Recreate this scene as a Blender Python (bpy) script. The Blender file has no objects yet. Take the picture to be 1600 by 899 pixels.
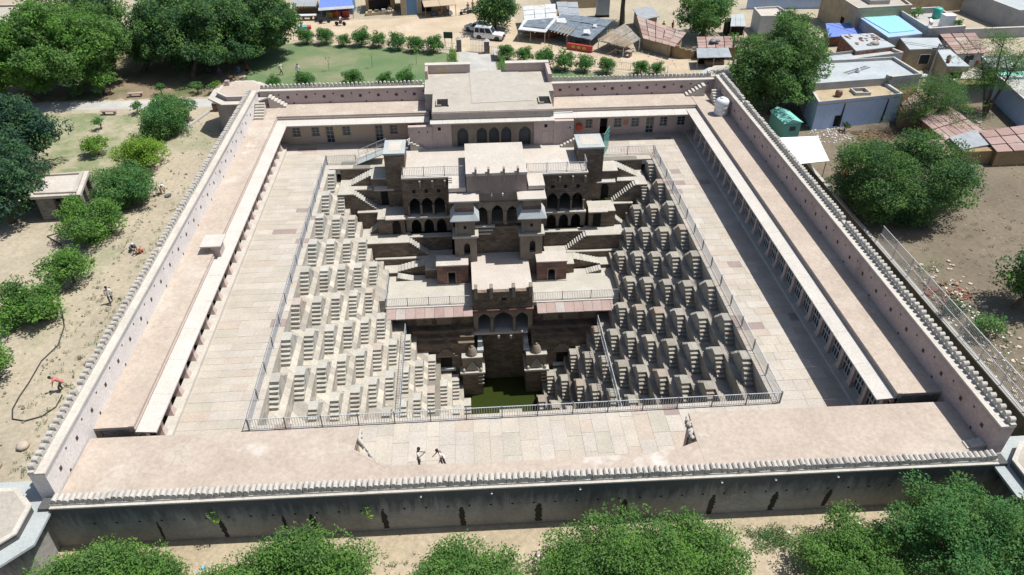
import bpy, bmesh, math, random
from mathutils import Vector, Matrix
random.seed(7)
SC = bpy.context.scene
COL = SC.collection
PI = math.pi
# ---------------------------------------------------------------- camera
cam = bpy.data.cameras.new('camera'); cam_ob = bpy.data.objects.new('camera', cam); COL.objects.link(cam_ob)
cam.sensor_width = 36.0; cam.lens = 1150.0/1600.0*36.0; cam.clip_start = 0.5; cam.clip_end = 3000
def cam_matrix(px, py, pz, yaw, pitch, roll):
    f = Vector((math.sin(yaw)*math.cos(pitch), math.cos(yaw)*math.cos(pitch), -math.sin(pitch)))
    r = Vector((math.cos(yaw), -math.sin(yaw), 0)); u = r.cross(f)
    r2 = math.cos(roll)*r + math.sin(roll)*u; u2 = -math.sin(roll)*r + math.cos(roll)*u
    m = Matrix.Identity(4)
    for i in range(3):
        m[i][0] = r2[i]; m[i][1] = u2[i]; m[i][2] = -f[i]
    m[0][3], m[1][3], m[2][3] = px, py, pz
    return m
cam_ob.matrix_world = cam_matrix(-2.8588, -52.7039, 35.5615, 0.06926, 0.63402, -0.00127)
SC.camera = cam_ob
# ---------------------------------------------------------------- light
SUN_DIR = Vector((-0.465, -0.06, -1.0)).normalized()          # direction the light travels
sun = bpy.data.lights.new('sun', 'SUN'); sun.energy = 5.0; sun.angle = math.radians(0.5); sun.color = (1.0, 0.975, 0.925)
sun_ob = bpy.data.objects.new('sun', sun); COL.objects.link(sun_ob)
sun_ob.rotation_euler = SUN_DIR.to_track_quat('-Z', 'Y').to_euler(); sun_ob.location = (30, 10, 60)
elev = math.asin(-SUN_DIR.z); az = math.atan2(-SUN_DIR.x, -SUN_DIR.y)
world = bpy.data.worlds.new('World'); SC.world = world; world.use_nodes = True
wn = world.node_tree.nodes; wl = world.node_tree.links
bg = wn.get('Background') or wn.new('ShaderNodeBackground')
sky = wn.new('ShaderNodeTexSky'); sky.sky_type = 'NISHITA'; sky.sun_disc = False
sky.sun_elevation = elev; sky.sun_rotation = az; sky.dust_density = 1.6; sky.air_density = 1.0
wl.new(sky.outputs[0], bg.inputs[0]); bg.inputs[1].default_value = 0.098
SC.view_settings.view_transform = 'Standard'; SC.view_settings.look = 'None'
SC.view_settings.exposure = 0.17; SC.view_settings.gamma = 1.0
SC.cycles.max_bounces = 6; SC.cycles.diffuse_bounces = 2; SC.cycles.transparent_max_bounces = 8
# ---------------------------------------------------------------- materials
MATS = {}
def mat(name, c1, c2=None, c3=None, scale=1.0, rough=0.9, bump=0.25, fine=9.0, spot=0.5, brick=None, rnd=None, dots=None, streak=None, stretch=(1, 1, 1), metal=0.0, bscale=14.0, weave=0.18, spot2=None):
    """stone / plaster / earth: two noise layers blend c1->c2, patches of c3; optional courses, random tint per object, downward stains"""
    m = bpy.data.materials.new(name); m.use_nodes = True; MATS[name] = m
    nt = m.node_tree; N = nt.nodes; L = nt.links; N.clear()
    out = N.new('ShaderNodeOutputMaterial'); bs = N.new('ShaderNodeBsdfPrincipled'); L.new(bs.outputs[0], out.inputs[0])
    bs.inputs['Roughness'].default_value = rough; bs.inputs['Metallic'].default_value = metal
    try: bs.inputs['Specular IOR Level'].default_value = 0.25
    except Exception: pass
    geo = N.new('ShaderNodeNewGeometry'); mp = N.new('ShaderNodeMapping'); mp.inputs['Scale'].default_value = stretch
    L.new(geo.outputs['Position'], mp.inputs['Vector'])
    def noise(s, d=5.0, r=0.6, vec=None):
        n = N.new('ShaderNodeTexNoise'); n.inputs['Scale'].default_value = s; n.inputs['Detail'].default_value = d; n.inputs['Roughness'].default_value = r
        L.new(vec or mp.outputs[0], n.inputs['Vector']); return n
    def ramp(a, b, src):
        r = N.new('ShaderNodeMapRange'); r.inputs['From Min'].default_value = a; r.inputs['From Max'].default_value = b; L.new(src, r.inputs['Value']); return r.outputs[0]
    def mix(fac, a, b, mode='MIX'):
        x = N.new('ShaderNodeMix'); x.data_type = 'RGBA'; x.blend_type = mode
        if isinstance(fac, float): x.inputs['Factor'].default_value = fac
        else: L.new(fac, x.inputs['Factor'])
        for k, v in ((6, a), (7, b)):
            if isinstance(v, tuple): x.inputs[k].default_value = (*v, 1.0)
            else: L.new(v, x.inputs[k])
        return x.outputs[2]
    c2 = c2 or tuple(v*0.8 for v in c1)
    col = mix(ramp(0.35, 0.65, noise(scale).outputs[0]), c1, c2)
    if c3: col = mix(ramp(spot, spot+0.14, noise(scale*0.43, 6.0, 0.65).outputs[0]), col, c3)
    fn = noise(fine, 3.0, 0.7)
    g = N.new('ShaderNodeMapRange'); g.inputs['From Min'].default_value = 0.25; g.inputs['From Max'].default_value = 0.75
    g.inputs['To Min'].default_value = 1.0-weave; g.inputs['To Max'].default_value = 1.0+weave; L.new(fn.outputs[0], g.inputs['Value'])
    col = mix(1.0, col, g.outputs[0], 'MULTIPLY')
    if rnd:
        oi = N.new('ShaderNodeObjectInfo'); cr = N.new('ShaderNodeValToRGB'); cr.color_ramp.interpolation = 'CONSTANT'
        while len(cr.color_ramp.elements) < len(rnd): cr.color_ramp.elements.new(0.5)
        acc = 0.0; tot = sum(w for w, _ in rnd)
        for e, (w, c) in zip(cr.color_ramp.elements, rnd):
            e.position = acc/tot; e.color = (*c, 1); acc += w
        L.new(oi.outputs['Random'], cr.inputs[0]); col = mix(1.0, col, cr.outputs[0], 'MULTIPLY')
    hsrc = noise(bscale, 4.0, 0.7).outputs[0]
    if brick:
        bw, bh, mort = brick
        sx = N.new('ShaderNodeSeparateXYZ'); L.new(geo.outputs['Position'], sx.inputs[0])
        ad = N.new('ShaderNodeMath'); L.new(sx.outputs[0], ad.inputs[0]); L.new(sx.outputs[1], ad.inputs[1])
        cx = N.new('ShaderNodeCombineXYZ'); L.new(ad.outputs[0], cx.inputs[0]); L.new(sx.outputs[2], cx.inputs[1])
        bt = N.new('ShaderNodeTexBrick'); L.new(cx.outputs[0], bt.inputs['Vector']); bt.inputs['Scale'].default_value = 1.0
        bt.inputs['Brick Width'].default_value = bw; bt.inputs['Row Height'].default_value = bh; bt.inputs['Mortar Size'].default_value = mort
        bt.inputs['Color1'].default_value = (0.72, 0.7, 0.68, 1); bt.inputs['Color2'].default_value = (1.2, 1.15, 1.1, 1); bt.inputs['Mortar'].default_value = (0.5, 0.48, 0.46, 1)
        bt.inputs['Bias'].default_value = 0.0
        col = mix(1.0, col, bt.outputs['Color'], 'MULTIPLY')
        mm = N.new('ShaderNodeMath'); mm.operation = 'SUBTRACT'; L.new(hsrc, mm.inputs[0]); L.new(bt.outputs['Fac'], mm.inputs[1]); hsrc = mm.outputs[0]
    if spot2:                                                      # lime bloom and worn patches with ragged edges, and fine cracks
        c_, s_, t_, cr_ = spot2
        col = mix(ramp(t_, t_+.10, noise(s_, 10.0, 0.68).outputs[0]), col, c_)
        col = mix(ramp(.60, .80, noise(s_*1.7, 8.0, .7).outputs[0]), col, cr_)
        vc = N.new('ShaderNodeTexVoronoi'); vc.feature = 'DISTANCE_TO_EDGE'; vc.inputs['Scale'].default_value = .33
        wv = N.new('ShaderNodeVectorMath'); wn_ = noise(1.3, 4.0, .6); L.new(wn_.outputs['Color'], wv.inputs[0]); L.new(geo.outputs['Position'], wv.inputs[1]); L.new(wv.outputs[0], vc.inputs['Vector'])
        k_ = N.new('ShaderNodeMath'); k_.operation = 'MULTIPLY'; k_.inputs[1].default_value = .45; L.new(ramp(.012, .002, vc.outputs['Distance']), k_.inputs[0]); col = mix(k_.outputs[0], col, cr_)
    if dots:                                                       # scattered small marks (dry leaves, stones, tufts)
        dc, ds, dt = dots
        v = N.new('ShaderNodeTexVoronoi'); v.inputs['Scale'].default_value = ds; L.new(geo.outputs['Position'], v.inputs['Vector'])
        col = mix(ramp(dt, dt*0.6, v.outputs['Distance']), col, dc)
    if streak:                                                     # (top z, reach, colour): rain-black under the coping, with its own ragged shape
        zt, reach, sc_, amount = streak
        sx = N.new('ShaderNodeSeparateXYZ'); L.new(geo.outputs['Position'], sx.inputs[0])
        mp2 = N.new('ShaderNodeMapping'); mp2.inputs['Scale'].default_value = (1.6, 1.6, 0.22); L.new(geo.outputs['Position'], mp2.inputs['Vector'])
        sn = noise(1.5, 6.0, 0.7, mp2.outputs[0]).outputs[0]
        mr = N.new('ShaderNodeMapRange'); mr.inputs['From Min'].default_value = zt-reach; mr.inputs['From Max'].default_value = zt
        mr.inputs['To Min'].default_value = -0.42; mr.inputs['To Max'].default_value = 0.42; L.new(sx.outputs[2], mr.inputs['Value'])
        a2 = N.new('ShaderNodeMath'); L.new(sn, a2.inputs[0]); L.new(mr.outputs[0], a2.inputs[1])
        f = N.new('ShaderNodeMath'); f.operation = 'MULTIPLY'; L.new(ramp(0.28, 0.62, a2.outputs[0]), f.inputs[0]); f.inputs[1].default_value = amount
        col = mix(f.outputs[0], col, sc_)
    L.new(col, bs.inputs['Base Color'])
    if bump:
        b = N.new('ShaderNodeBump'); b.inputs['Strength'].default_value = bump; b.inputs['Distance'].default_value = 0.06
        L.new(hsrc, b.inputs['Height']); L.new(b.outputs[0], bs.inputs['Normal'])
    return m
def flat(name, c, rough=0.6, metal=0.0, var=0.12, spec=0.4):
    m = bpy.data.materials.new(name); m.use_nodes = True; MATS[name] = m
    nt = m.node_tree; bs = nt.nodes['Principled BSDF']; bs.inputs['Roughness'].default_value = rough; bs.inputs['Metallic'].default_value = metal
    geo = nt.nodes.new('ShaderNodeNewGeometry'); n = nt.nodes.new('ShaderNodeTexNoise'); n.inputs['Scale'].default_value = 3.0; n.inputs['Detail'].default_value = 5
    nt.links.new(geo.outputs['Position'], n.inputs['Vector'])
    x = nt.nodes.new('ShaderNodeMix'); x.data_type = 'RGBA'; nt.links.new(n.outputs[0], x.inputs['Factor'])
    x.inputs[6].default_value = (*[v*(1-var*1.6) for v in c], 1); x.inputs[7].default_value = (*[min(1, v*(1+var*1.6)) for v in c], 1)
    nt.links.new(x.outputs[2], bs.inputs['Base Color'])
    return m
def leafmat(name, c1, c2, trans=0.42):
    m = bpy.data.materials.new(name); m.use_nodes = True; MATS[name] = m
    nt = m.node_tree; N = nt.nodes; L = nt.links; N.clear()
    out = N.new('ShaderNodeOutputMaterial'); d = N.new('ShaderNodeBsdfDiffuse'); t = N.new('ShaderNodeBsdfTranslucent'); ms = N.new('ShaderNodeMixShader')
    ms.inputs[0].default_value = trans; L.new(d.outputs[0], ms.inputs[1]); L.new(t.outputs[0], ms.inputs[2]); L.new(ms.outputs[0], out.inputs[0])
    geo = N.new('ShaderNodeNewGeometry'); n = N.new('ShaderNodeTexNoise'); n.inputs['Scale'].default_value = 0.9; n.inputs['Detail'].default_value = 6; n.inputs['Roughness'].default_value = 0.75
    L.new(geo.outputs['Position'], n.inputs['Vector'])
    r = N.new('ShaderNodeMapRange'); r.inputs['From Min'].default_value = 0.33; r.inputs['From Max'].default_value = 0.67; L.new(n.outputs[0], r.inputs['Value'])
    x = N.new('ShaderNodeMix'); x.data_type = 'RGBA'; x.inputs[6].default_value = (*c1, 1); x.inputs[7].default_value = (*c2, 1); L.new(r.outputs[0], x.inputs['Factor'])
    L.new(x.outputs[2], d.inputs[0]); L.new(x.outputs[2], t.inputs[0])
    return m
M = MATS
mat('earth', (.40, .345, .255), (.33, .285, .21), (.225, .24, .14), scale=.16, spot=.58, fine=3.2, bump=.5, dots=((.26, .2, .13), 1.7, .1), bscale=3.0, weave=.22)
mat('earth_dry', (.185, .152, .108), (.145, .118, .085), (.12, .125, .07), scale=.22, spot=.57, fine=3.0, bump=.5, dots=((.5, .47, .42), 1.3, .07), bscale=3.0, weave=.22)
mat('earth_front', (.42, .35, .25), (.34, .28, .19), (.25, .235, .13), scale=.25, spot=.55, fine=4.0, bump=.55, dots=((.5, .46, .4), 1.2, .09), bscale=4.0, weave=.25)
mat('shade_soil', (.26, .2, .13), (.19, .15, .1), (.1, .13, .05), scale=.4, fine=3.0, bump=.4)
mat('road_dirt', (.50, .41, .30), (.42, .335, .235), (.56, .48, .37), scale=.3, spot=.55, fine=4.0, bump=.3, dots=((.3, .25, .18), 2.1, .06))
mat('lawn', (.10, .165, .07), (.155, .195, .095), (.235, .225, .14), scale=.17, spot=.52, fine=6.0, bump=.4, weave=.25)
mat('concrete', (.42, .41, .38), (.36, .35, .33), (.48, .46, .42), scale=.5, fine=8.0, bump=.15)
mat('paver', (.465, .42, .362), (.41, .372, .325), scale=.8, fine=7.0, bump=.2, rnd=[(8, (1, 1, 1)), (5, (.96, .95, .92)), (4, (1.04, 1.03, 1.0)), (3, (.98, .92, .88)), (2, (.92, .935, .9)), (1, (.68, .6, .62)), (2, (1.07, 1.07, 1.07))])
mat('paver_joint', (.42, .39, .34), (.37, .34, .30), scale=1.5, fine=9)
mat('roof_plaster', (.45, .378, .312), (.395, .328, .27), (.49, .435, .37), scale=.42, spot=.54, spot2=((.56, .52, .475), .22, .60, (.33, .28, .24)), fine=4.0, bump=.25, weave=.16, dots=((.33, .28, .24), 1.4, .07))
mat('roof_grey', (.42, .385, .325), (.365, .33, .28), (.47, .435, .375), scale=.6, spot2=((.50, .475, .42), .3, .60, (.27, .25, .22)), spot=.56, fine=5.0, bump=.2, weave=.14)
mat('coping', (.52, .485, .43), (.455, .42, .37), (.42, .39, .35), scale=.8, spot=.62, fine=8, bump=.15)
mat('eave_stone', (.53, .50, .455), (.48, .45, .405), (.42, .39, .35), scale=.7, spot=.62, fine=8, bump=.12)
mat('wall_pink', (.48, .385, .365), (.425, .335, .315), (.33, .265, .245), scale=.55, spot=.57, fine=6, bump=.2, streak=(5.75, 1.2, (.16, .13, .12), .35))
mat('wall_pink_in', (.50, .40, .365), (.44, .345, .31), (.47, .38, .22), scale=.6, spot=.6, fine=6, bump=.15)
mat('front_wall', (.36, .345, .318), (.27, .26, .245), (.39, .345, .28), scale=.5, spot=.6, fine=5, bump=.3, streak=(3.9, 3.0, (.045, .047, .052), .78))
mat('merlon', (.48, .455, .41), (.40, .375, .34), (.3, .28, .26), scale=1.4, spot=.6, fine=8, bump=.2)
mat('stair_stone', (.435, .42, .375), (.38, .365, .325), (.50, .475, .425), scale=.9, spot=.57, fine=6, bump=.35, rnd=[(5, (1, 1, 1)), (2, (.9, .88, .86)), (2, (1.06, 1.05, 1.02)), (.5, (1.0, .9, .86))], bscale=7.0)
mat('tier_stone', (.455, .432, .38), (.385, .368, .325), (.50, .475, .42), scale=.8, spot=.57, fine=6, bump=.4, brick=(.8, .34, .012), bscale=7.0)
mat('palace_stone', (.215, .175, .135), (.155, .127, .1), (.085, .075, .068), scale=.75, spot=.56, fine=6, bump=.6, brick=(.55, .25, .014), bscale=8.0)
mat('palace_smooth', (.27, .225, .175), (.205, .17, .135), (.12, .105, .09), scale=.9, spot=.58, fine=7, bump=.3, bscale=9.0)
mat('palace_floor', (.465, .435, .375), (.405, .38, .325), (.51, .48, .42), scale=.6, spot=.56, fine=6, bump=.25)
mat('lime_roof', (.50, .455, .40), (.45, .405, .355), (.55, .515, .465), scale=.5, spot=.57, fine=6, bump=.15)
mat('hall_plaster', (.33, .265, .24), (.265, .215, .195), (.16, .14, .13), scale=.8, spot=.58, fine=7, bump=.25)
mat('red_stone', (.225, .14, .115), (.18, .11, .092), (.17, .135, .11), scale=.9, spot=.58, fine=7, bump=.3, brick=(.9, .42, .01))
mat('pink_slab', (.38, .285, .255), (.33, .25, .225), scale=.9, fine=8, bump=.15, rnd=[(5, (1, 1, 1)), (3, (.92, .88, .88)), (3, (1.04, 1.08, 1.08)), (1, (1.1, 1.3, 1.35))])
mat('shade_stone', (.075, .066, .058), (.05, .045, .04), scale=1, fine=6, bump=.3)  # near-black stone: the shade inside arcades and galleries put into the colour
mat('wall_yellow', (.44, .36, .27), (.45, .35, .31), (.47, .40, .24), scale=.5, spot=.52, fine=6, bump=.15)
mat('hole_brown', (.085, .062, .052), (.06, .045, .04), fine=6, bump=.2)
mat('stair_shade', (.34, .32, .275), (.28, .262, .228), (.38, .358, .312), scale=.9, spot=.57, fine=6, bump=.35, rnd=[(5, (1, 1, 1)), (2, (.9, .88, .86)), (2, (1.06, 1.05, 1.02)), (1, (1.02, .9, .85))], bscale=7.0)  # stair_stone darkened: the right side's shade put into the colour
mat('tier_shade', (.32, .30, .258), (.27, .252, .218), (.36, .338, .294), scale=.8, spot=.57, fine=6, bump=.4, brick=(.8, .34, .012), bscale=7.0)  # tier_stone darkened likewise, shade of the right side in the colour
mat('dark_void', (.018, .016, .015), (.012, .011, .01), fine=4, bump=0)
mat('grey_slab', (.40, .43, .42), (.34, .37, .37), (.47, .47, .44), scale=.7, spot=.6, fine=8, bump=.12)
mat('bark', (.14, .105, .075), (.09, .07, .05), scale=4, fine=16, bump=.6, stretch=(1, 1, .25))
mat('brick_red', (.28, .13, .09), (.22, .1, .07), (.3, .2, .15), scale=2, fine=8, bump=.4, brick=(.3, .1, .012))
mat('brick_grey', (.25, .235, .22), (.19, .18, .17), scale=1.5, fine=8, bump=.5, brick=(.35, .12, .012))
mat('mud', (.33, .235, .135), (.27, .19, .105), (.2, .14, .085), scale=.9, spot=.56, fine=6, bump=.4)
mat('mud_pale', (.44, .36, .24), (.36, .29, .19), (.27, .21, .14), scale=.9, spot=.56, fine=6, bump=.4)
mat('blue_wash', (.40, .53, .78), (.46, .57, .76), (.56, .56, .52), scale=.6, spot=.58, fine=6, bump=.2, streak=(3.4, 2.6, (.3, .29, .27), .25))
mat('whitewash', (.55, .56, .58), (.47, .48, .5), (.38, .37, .36), scale=.8, spot=.6, fine=6, bump=.2)
mat('grey_plaster', (.40, .40, .40), (.33, .335, .34), (.27, .26, .25), scale=.7, spot=.57, fine=6, bump=.2)
mat('slab_pale', (.41, .445, .455), (.35, .385, .40), (.33, .32, .3), scale=.6, spot=.62, fine=6, bump=.15)
mat('tile_roof', (.37, .262, .23), (.31, .215, .19), (.43, .375, .325), scale=.9, spot=.58, fine=6, bump=.3, rnd=[(4, (1, 1, 1)), (3, (.88, .84, .84)), (3, (1.1, 1.14, 1.14)), (1, (1.1, 1.3, 1.3))])
mat('thatch', (.30, .27, .225), (.22, .195, .16), (.36, .33, .28), scale=3, fine=16, bump=.8, stretch=(1, .3, 1))
mat('old_tin', (.34, .36, .38), (.27, .29, .31), (.2, .17, .15), scale=1.1, spot=.6, fine=7, bump=.3, rough=.6)
mat('black_sheet', (.20, .235, .27), (.12, .145, .17), (.33, .36, .39), scale=1.5, spot=.58, fine=7, bump=.8, rough=.45, bscale=5)
mat('white_sheet', (.55, .56, .56), (.44, .45, .455), (.38, .33, .3), spot=.6, scale=.8, fine=7, bump=.3)
mat('rubble', (.38, .32, .26), (.3, .25, .2), scale=2, fine=8, bump=.3, rnd=[(3, (1, 1, 1)), (2, (1.3, 1.3, 1.3)), (1, (.8, .6, .5)), (1, (.6, .6, .6))])
mat('black_stain', (.03,.03,.028), (.045,.042,.038), scale=3, fine=9, bump=.1)
mat('canopy_white', (.8,.8,.79), (.74,.74,.735), scale=1.0, fine=7, bump=.1)
mat('dung', (.17, .12, .07), (.12, .085, .05), scale=2, fine=8, bump=.4)
mat('dark_green_wall', (.075,.085,.065), (.055,.065,.05), (.12,.115,.1), scale=.9, fine=6, bump=.4)  # very dark green-grey concrete with paler patches
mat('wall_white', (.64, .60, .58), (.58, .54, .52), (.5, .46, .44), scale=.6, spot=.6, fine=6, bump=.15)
mat('dry_grass', (.33, .30, .2), (.16, .2, .09), (.40, .345, .255), scale=.35, spot=.5, fine=5, bump=.4, weave=.25)
flat('metal_rail', (.52, .55, .58), .45, .1); flat('metal_dark', (.10, .11, .12), .5, .3); flat('rail_post', (.17, .18, .19), .5, .2)
flat('iron_grille', (.045, .055, .065), .5, .2); flat('glass_dark', (.03, .04, .05), .12, 0, .2); flat('teal_paint', (.12, .36, .31), .5); flat('teal_sheet', (.22, .55, .48), .5)
flat('tarp_blue', (.14, .22, .58), .45, 0, .2); flat('tarp_cyan', (.26, .56, .58), .5, 0, .15); flat('tarp_sky', (.32, .48, .76), .5, 0, .12)
flat('car_white', (.72, .74, .76), .25, 0, .03); flat('car_silver', (.42, .46, .5), .3, .3, .05); flat('tyre', (.02, .02, .022), .8); flat('chrome', (.5, .5, .52), .3, .8)
flat('black_paint', (.025, .026, .03), .4); flat('red_paint', (.42, .05, .04), .5); flat('tank_white', (.70, .71, .72), .4, 0, .04); flat('plastic_green', (.05, .4, .32), .4)
flat('skin', (.24, .13, .085), .6); flat('hair', (.012, .01, .01), .6); flat('cloth_white', (.70, .70, .71), .9, 0, .05); flat('cloth_dark', (.045, .045, .055), .9); flat('cloth_blue', (.09, .12, .22), .9)
flat('cloth_pink', (.52, .17, .17), .9); flat('cloth_cyan', (.08, .32, .45), .9); flat('cloth_red', (.42, .07, .05), .9); flat('cloth_tan', (.4, .3, .2), .9); flat('cloth_violet', (.16, .13, .28), .9); flat('cloth_yellow', (.5, .35, .06), .9)
flat('faded_orange', (.42, .2, .13), .9); flat('hose_black', (.03, .03, .03), .6); flat('wood', (.24, .17, .11), .8); flat('wood_pale', (.42, .33, .23), .8); flat('sign_green', (.02, .07, .045), .5); flat('hedge_net', (.02, .16, .06), .9)
flat('white_paint', (.7, .69, .67), .6); flat('orange_cloth', (.55, .09, .03), .9); flat('grill_white', (.55, .56, .56), .5); flat('litter_white', (.7, .7, .7), .7); flat('litter_blue', (.2, .45, .6), .6); flat('shop_blue', (.10, .22, .36), .5)
for nm, a, b in (('leaf_neem', (.07, .155, .05), (.20, .335, .105)), ('leaf_deep', (.048, .115, .05), (.118, .215, .10)), ('leaf_blue', (.036, .085, .06), (.082, .155, .105)),
                 ('leaf_bright', (.085, .20, .045), (.21, .39, .085)), ('leaf_lime', (.16, .29, .04), (.27, .43, .075)), ('leaf_bush', (.06, .165, .065), (.155, .33, .11)), ('leaf_acacia', (.095, .185, .07), (.16, .27, .115)), ('leaf_shrub', (.072, .17, .05), (.20, .34, .10)), ('weed', (.09, .14, .06), (.16, .2, .1))):
    leafmat(nm, a, b)
# water: still, green with algae
mw = bpy.data.materials.new('pond_water'); mw.use_nodes = True; M['pond_water'] = mw
bs = mw.node_tree.nodes['Principled BSDF']; bs.inputs['Base Color'].default_value = (.030, .042, .010, 1); bs.inputs['Roughness'].default_value = .06
nz = mw.node_tree.nodes.new('ShaderNodeTexNoise'); nz.inputs['Scale'].default_value = 2.0; bp = mw.node_tree.nodes.new('ShaderNodeBump'); bp.inputs['Strength'].default_value = .03
mw.node_tree.links.new(nz.outputs[0], bp.inputs['Height']); mw.node_tree.links.new(bp.outputs[0], bs.inputs['Normal'])
# ---------------------------------------------------------------- builders
class MB:
    def __init__(s): s.v = []; s.f = []; s.m = []; s.sm = []
    def add(s, vs, fs, mi=0, smooth=False):
        o = len(s.v); s.v += [tuple(x) for x in vs]
        for f in fs: s.f.append([i+o for i in f]); s.m.append(mi); s.sm.append(smooth)
        return s
    def box(s, x0, x1, y0, y1, z0, z1, mi=0, top=None):
        if x0 > x1: x0, x1 = x1, x0
        if y0 > y1: y0, y1 = y1, y0
        s.add([(x0, y0, z0), (x1, y0, z0), (x1, y1, z0), (x0, y1, z0), (x0, y0, z1), (x1, y0, z1), (x1, y1, z1), (x0, y1, z1)],
              [(0, 3, 2, 1), (0, 1, 5, 4), (1, 2, 6, 5), (2, 3, 7, 6), (3, 0, 4, 7)], mi)
        s.add([(x0, y0, z1), (x1, y0, z1), (x1, y1, z1), (x0, y1, z1)], [(0, 1, 2, 3)], mi if top is None else top)
        return s
    def prism(s, poly, z0, z1, mi=0, top=None):                    # counter-clockwise outline
        n = len(poly)
        s.add([(x, y, z0) for x, y in poly]+[(x, y, z1) for x, y in poly], [(i, (i+1) % n, n+(i+1) % n, n+i) for i in range(n)]+[tuple(range(n-1, -1, -1))], mi)
        s.add([(x, y, z1) for x, y in poly], [tuple(range(n))], mi if top is None else top); return s
    def ext(s, prof, a, b, axis='y', mi=0, smooth=False):          # profile (p,z) extruded along an axis
        n = len(prof)
        P = (lambda p, z, t: (p, t, z)) if axis == 'y' else (lambda p, z, t: (t, p, z))
        s.add([P(p, z, a) for p, z in prof]+[P(p, z, b) for p, z in prof], [(i, (i+1) % n, n+(i+1) % n, n+i) for i in range(n)]+[tuple(range(n-1, -1, -1)), tuple(range(n, 2*n))], mi, smooth); return s
    def quad(s, a, b, c, d, mi=0): s.add([a, b, c, d], [(0, 1, 2, 3)], mi); return s
    def tube(s, pts, radii, n=6, mi=0, cap=True, smooth=True):
        pts = [Vector(p) for p in pts]
        if not hasattr(radii, '__len__'): radii = [radii]*len(pts)
        rings = []; up = Vector((0, 0, 1))
        for i, p in enumerate(pts):
            d = (pts[min(i+1, len(pts)-1)]-pts[max(i-1, 0)]).normalized()
            a = d.cross(up if abs(d.z) < .95 else Vector((1, 0, 0))).normalized(); b = d.cross(a)
            rings.append([p+radii[i]*(math.cos(2*PI*k/n)*a+math.sin(2*PI*k/n)*b) for k in range(n)])
        vs = [v for r in rings for v in r]; fs = []
        for i in range(len(pts)-1):
            for k in range(n): fs.append((i*n+k, i*n+(k+1) % n, (i+1)*n+(k+1) % n, (i+1)*n+k))
        s.add(vs, fs, mi, smooth)
        if cap: s.add(rings[0], [tuple(range(n))], mi); s.add(rings[-1], [tuple(range(n-1, -1, -1))], mi)
        return s
    def lathe(s, prof, n=10, c=(0, 0, 0), mi=0, smooth=True):       # (r,z) from bottom to top
        vs = [(c[0]+r*math.cos(2*PI*k/n), c[1]+r*math.sin(2*PI*k/n), c[2]+z) for r, z in prof for k in range(n)]
        fs = [(i*n+k, i*n+(k+1) % n, (i+1)*n+(k+1) % n, (i+1)*n+k) for i in range(len(prof)-1) for k in range(n)]
        s.add(vs, fs+[tuple(range(n-1, -1, -1)), tuple((len(prof)-1)*n+k for k in range(n))], mi, smooth); return s
    def mesh(s, name, mats):
        me = bpy.data.meshes.new(name); me.from_pydata(s.v, [], s.f)
        for m in (mats if isinstance(mats, (list, tuple)) else [mats]): me.materials.append(M[m])
        me.polygons.foreach_set('material_index', s.m); me.polygons.foreach_set('use_smooth', s.sm); me.update(); return me
def obj(name, data, parent=None, loc=None, rot=None, scl=None, **props):
    o = bpy.data.objects.new(name, data); COL.objects.link(o)
    if parent: o.parent = parent
    if loc is not None: o.location = loc
    if rot is not None: o.rotation_euler = rot if hasattr(rot, '__len__') else (0, 0, rot)
    if scl is not None: o.scale = scl
    for k, v in props.items(): o[k] = v
    return o
def part(name, mb, mats, parent, **kw): return obj(name, mb.mesh(name, mats), parent, **kw)
def thing(name, label, cat, loc=(0, 0, 0), rot=0, group=None, data=None):
    o = obj(name, data, None, loc, rot, label=label, category=cat)
    if group: o['group'] = group
    return o
def struct(name, mb, mats, **kw): return obj(name, mb.mesh(name, mats), None, kind='structure', **kw)
def arch_wall(mb, x0, x1, z0, z1, y0, y1, ops, mi=0, cusps=True):
    """wall between y0 (front) and y1 with arched openings ops=(cx, half width, base z, spring z, apex z); true openings"""
    xs = x0
    for cx, hw, zb, zs, za in ops:
        mb.box(xs, cx-hw, y0, y1, z0, z1, mi)
        if zb > z0+.01: mb.box(cx-hw, cx+hw, y0, y1, z0, zb, mi)
        k = 6; pts = []
        for i in range(k+1):
            t = i/k; a = PI*(1-t)
            e = 1-abs(math.cos(a)); zz = zs+(za-zs)*(math.sin(a)**.8*.82+.18*e**2)
            pts.append((cx+hw*math.cos(a), zz))
        for i in range(k):
            (xa, zA), (xb, zB) = pts[i], pts[i+1]
            mb.add([(xa, y0, zA), (xb, y0, zB), (xb, y0, z1), (xa, y0, z1), (xa, y1, zA), (xb, y1, zB), (xb, y1, z1), (xa, y1, z1)], [(0, 1, 2, 3), (5, 4, 7, 6), (0, 4, 5, 1), (3, 2, 6, 7)], mi)
        xs = cx+hw
    mb.box(xs, x1, y0, y1, z0, z1, mi)
def bar_grid(mb, x0, x1, z0, z1, y, nx, nz, r=.025, mi=0):
    for i in range(nx+1): x = x0+(x1-x0)*i/nx; mb.box(x-r, x+r, y-r, y+r, z0, z1, mi)
    for i in range(nz+1): z = z0+(z1-z0)*i/nz; mb.box(x0, x1, y-r*1.2, y+r*1.2, z-r, z+r, mi)
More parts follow.
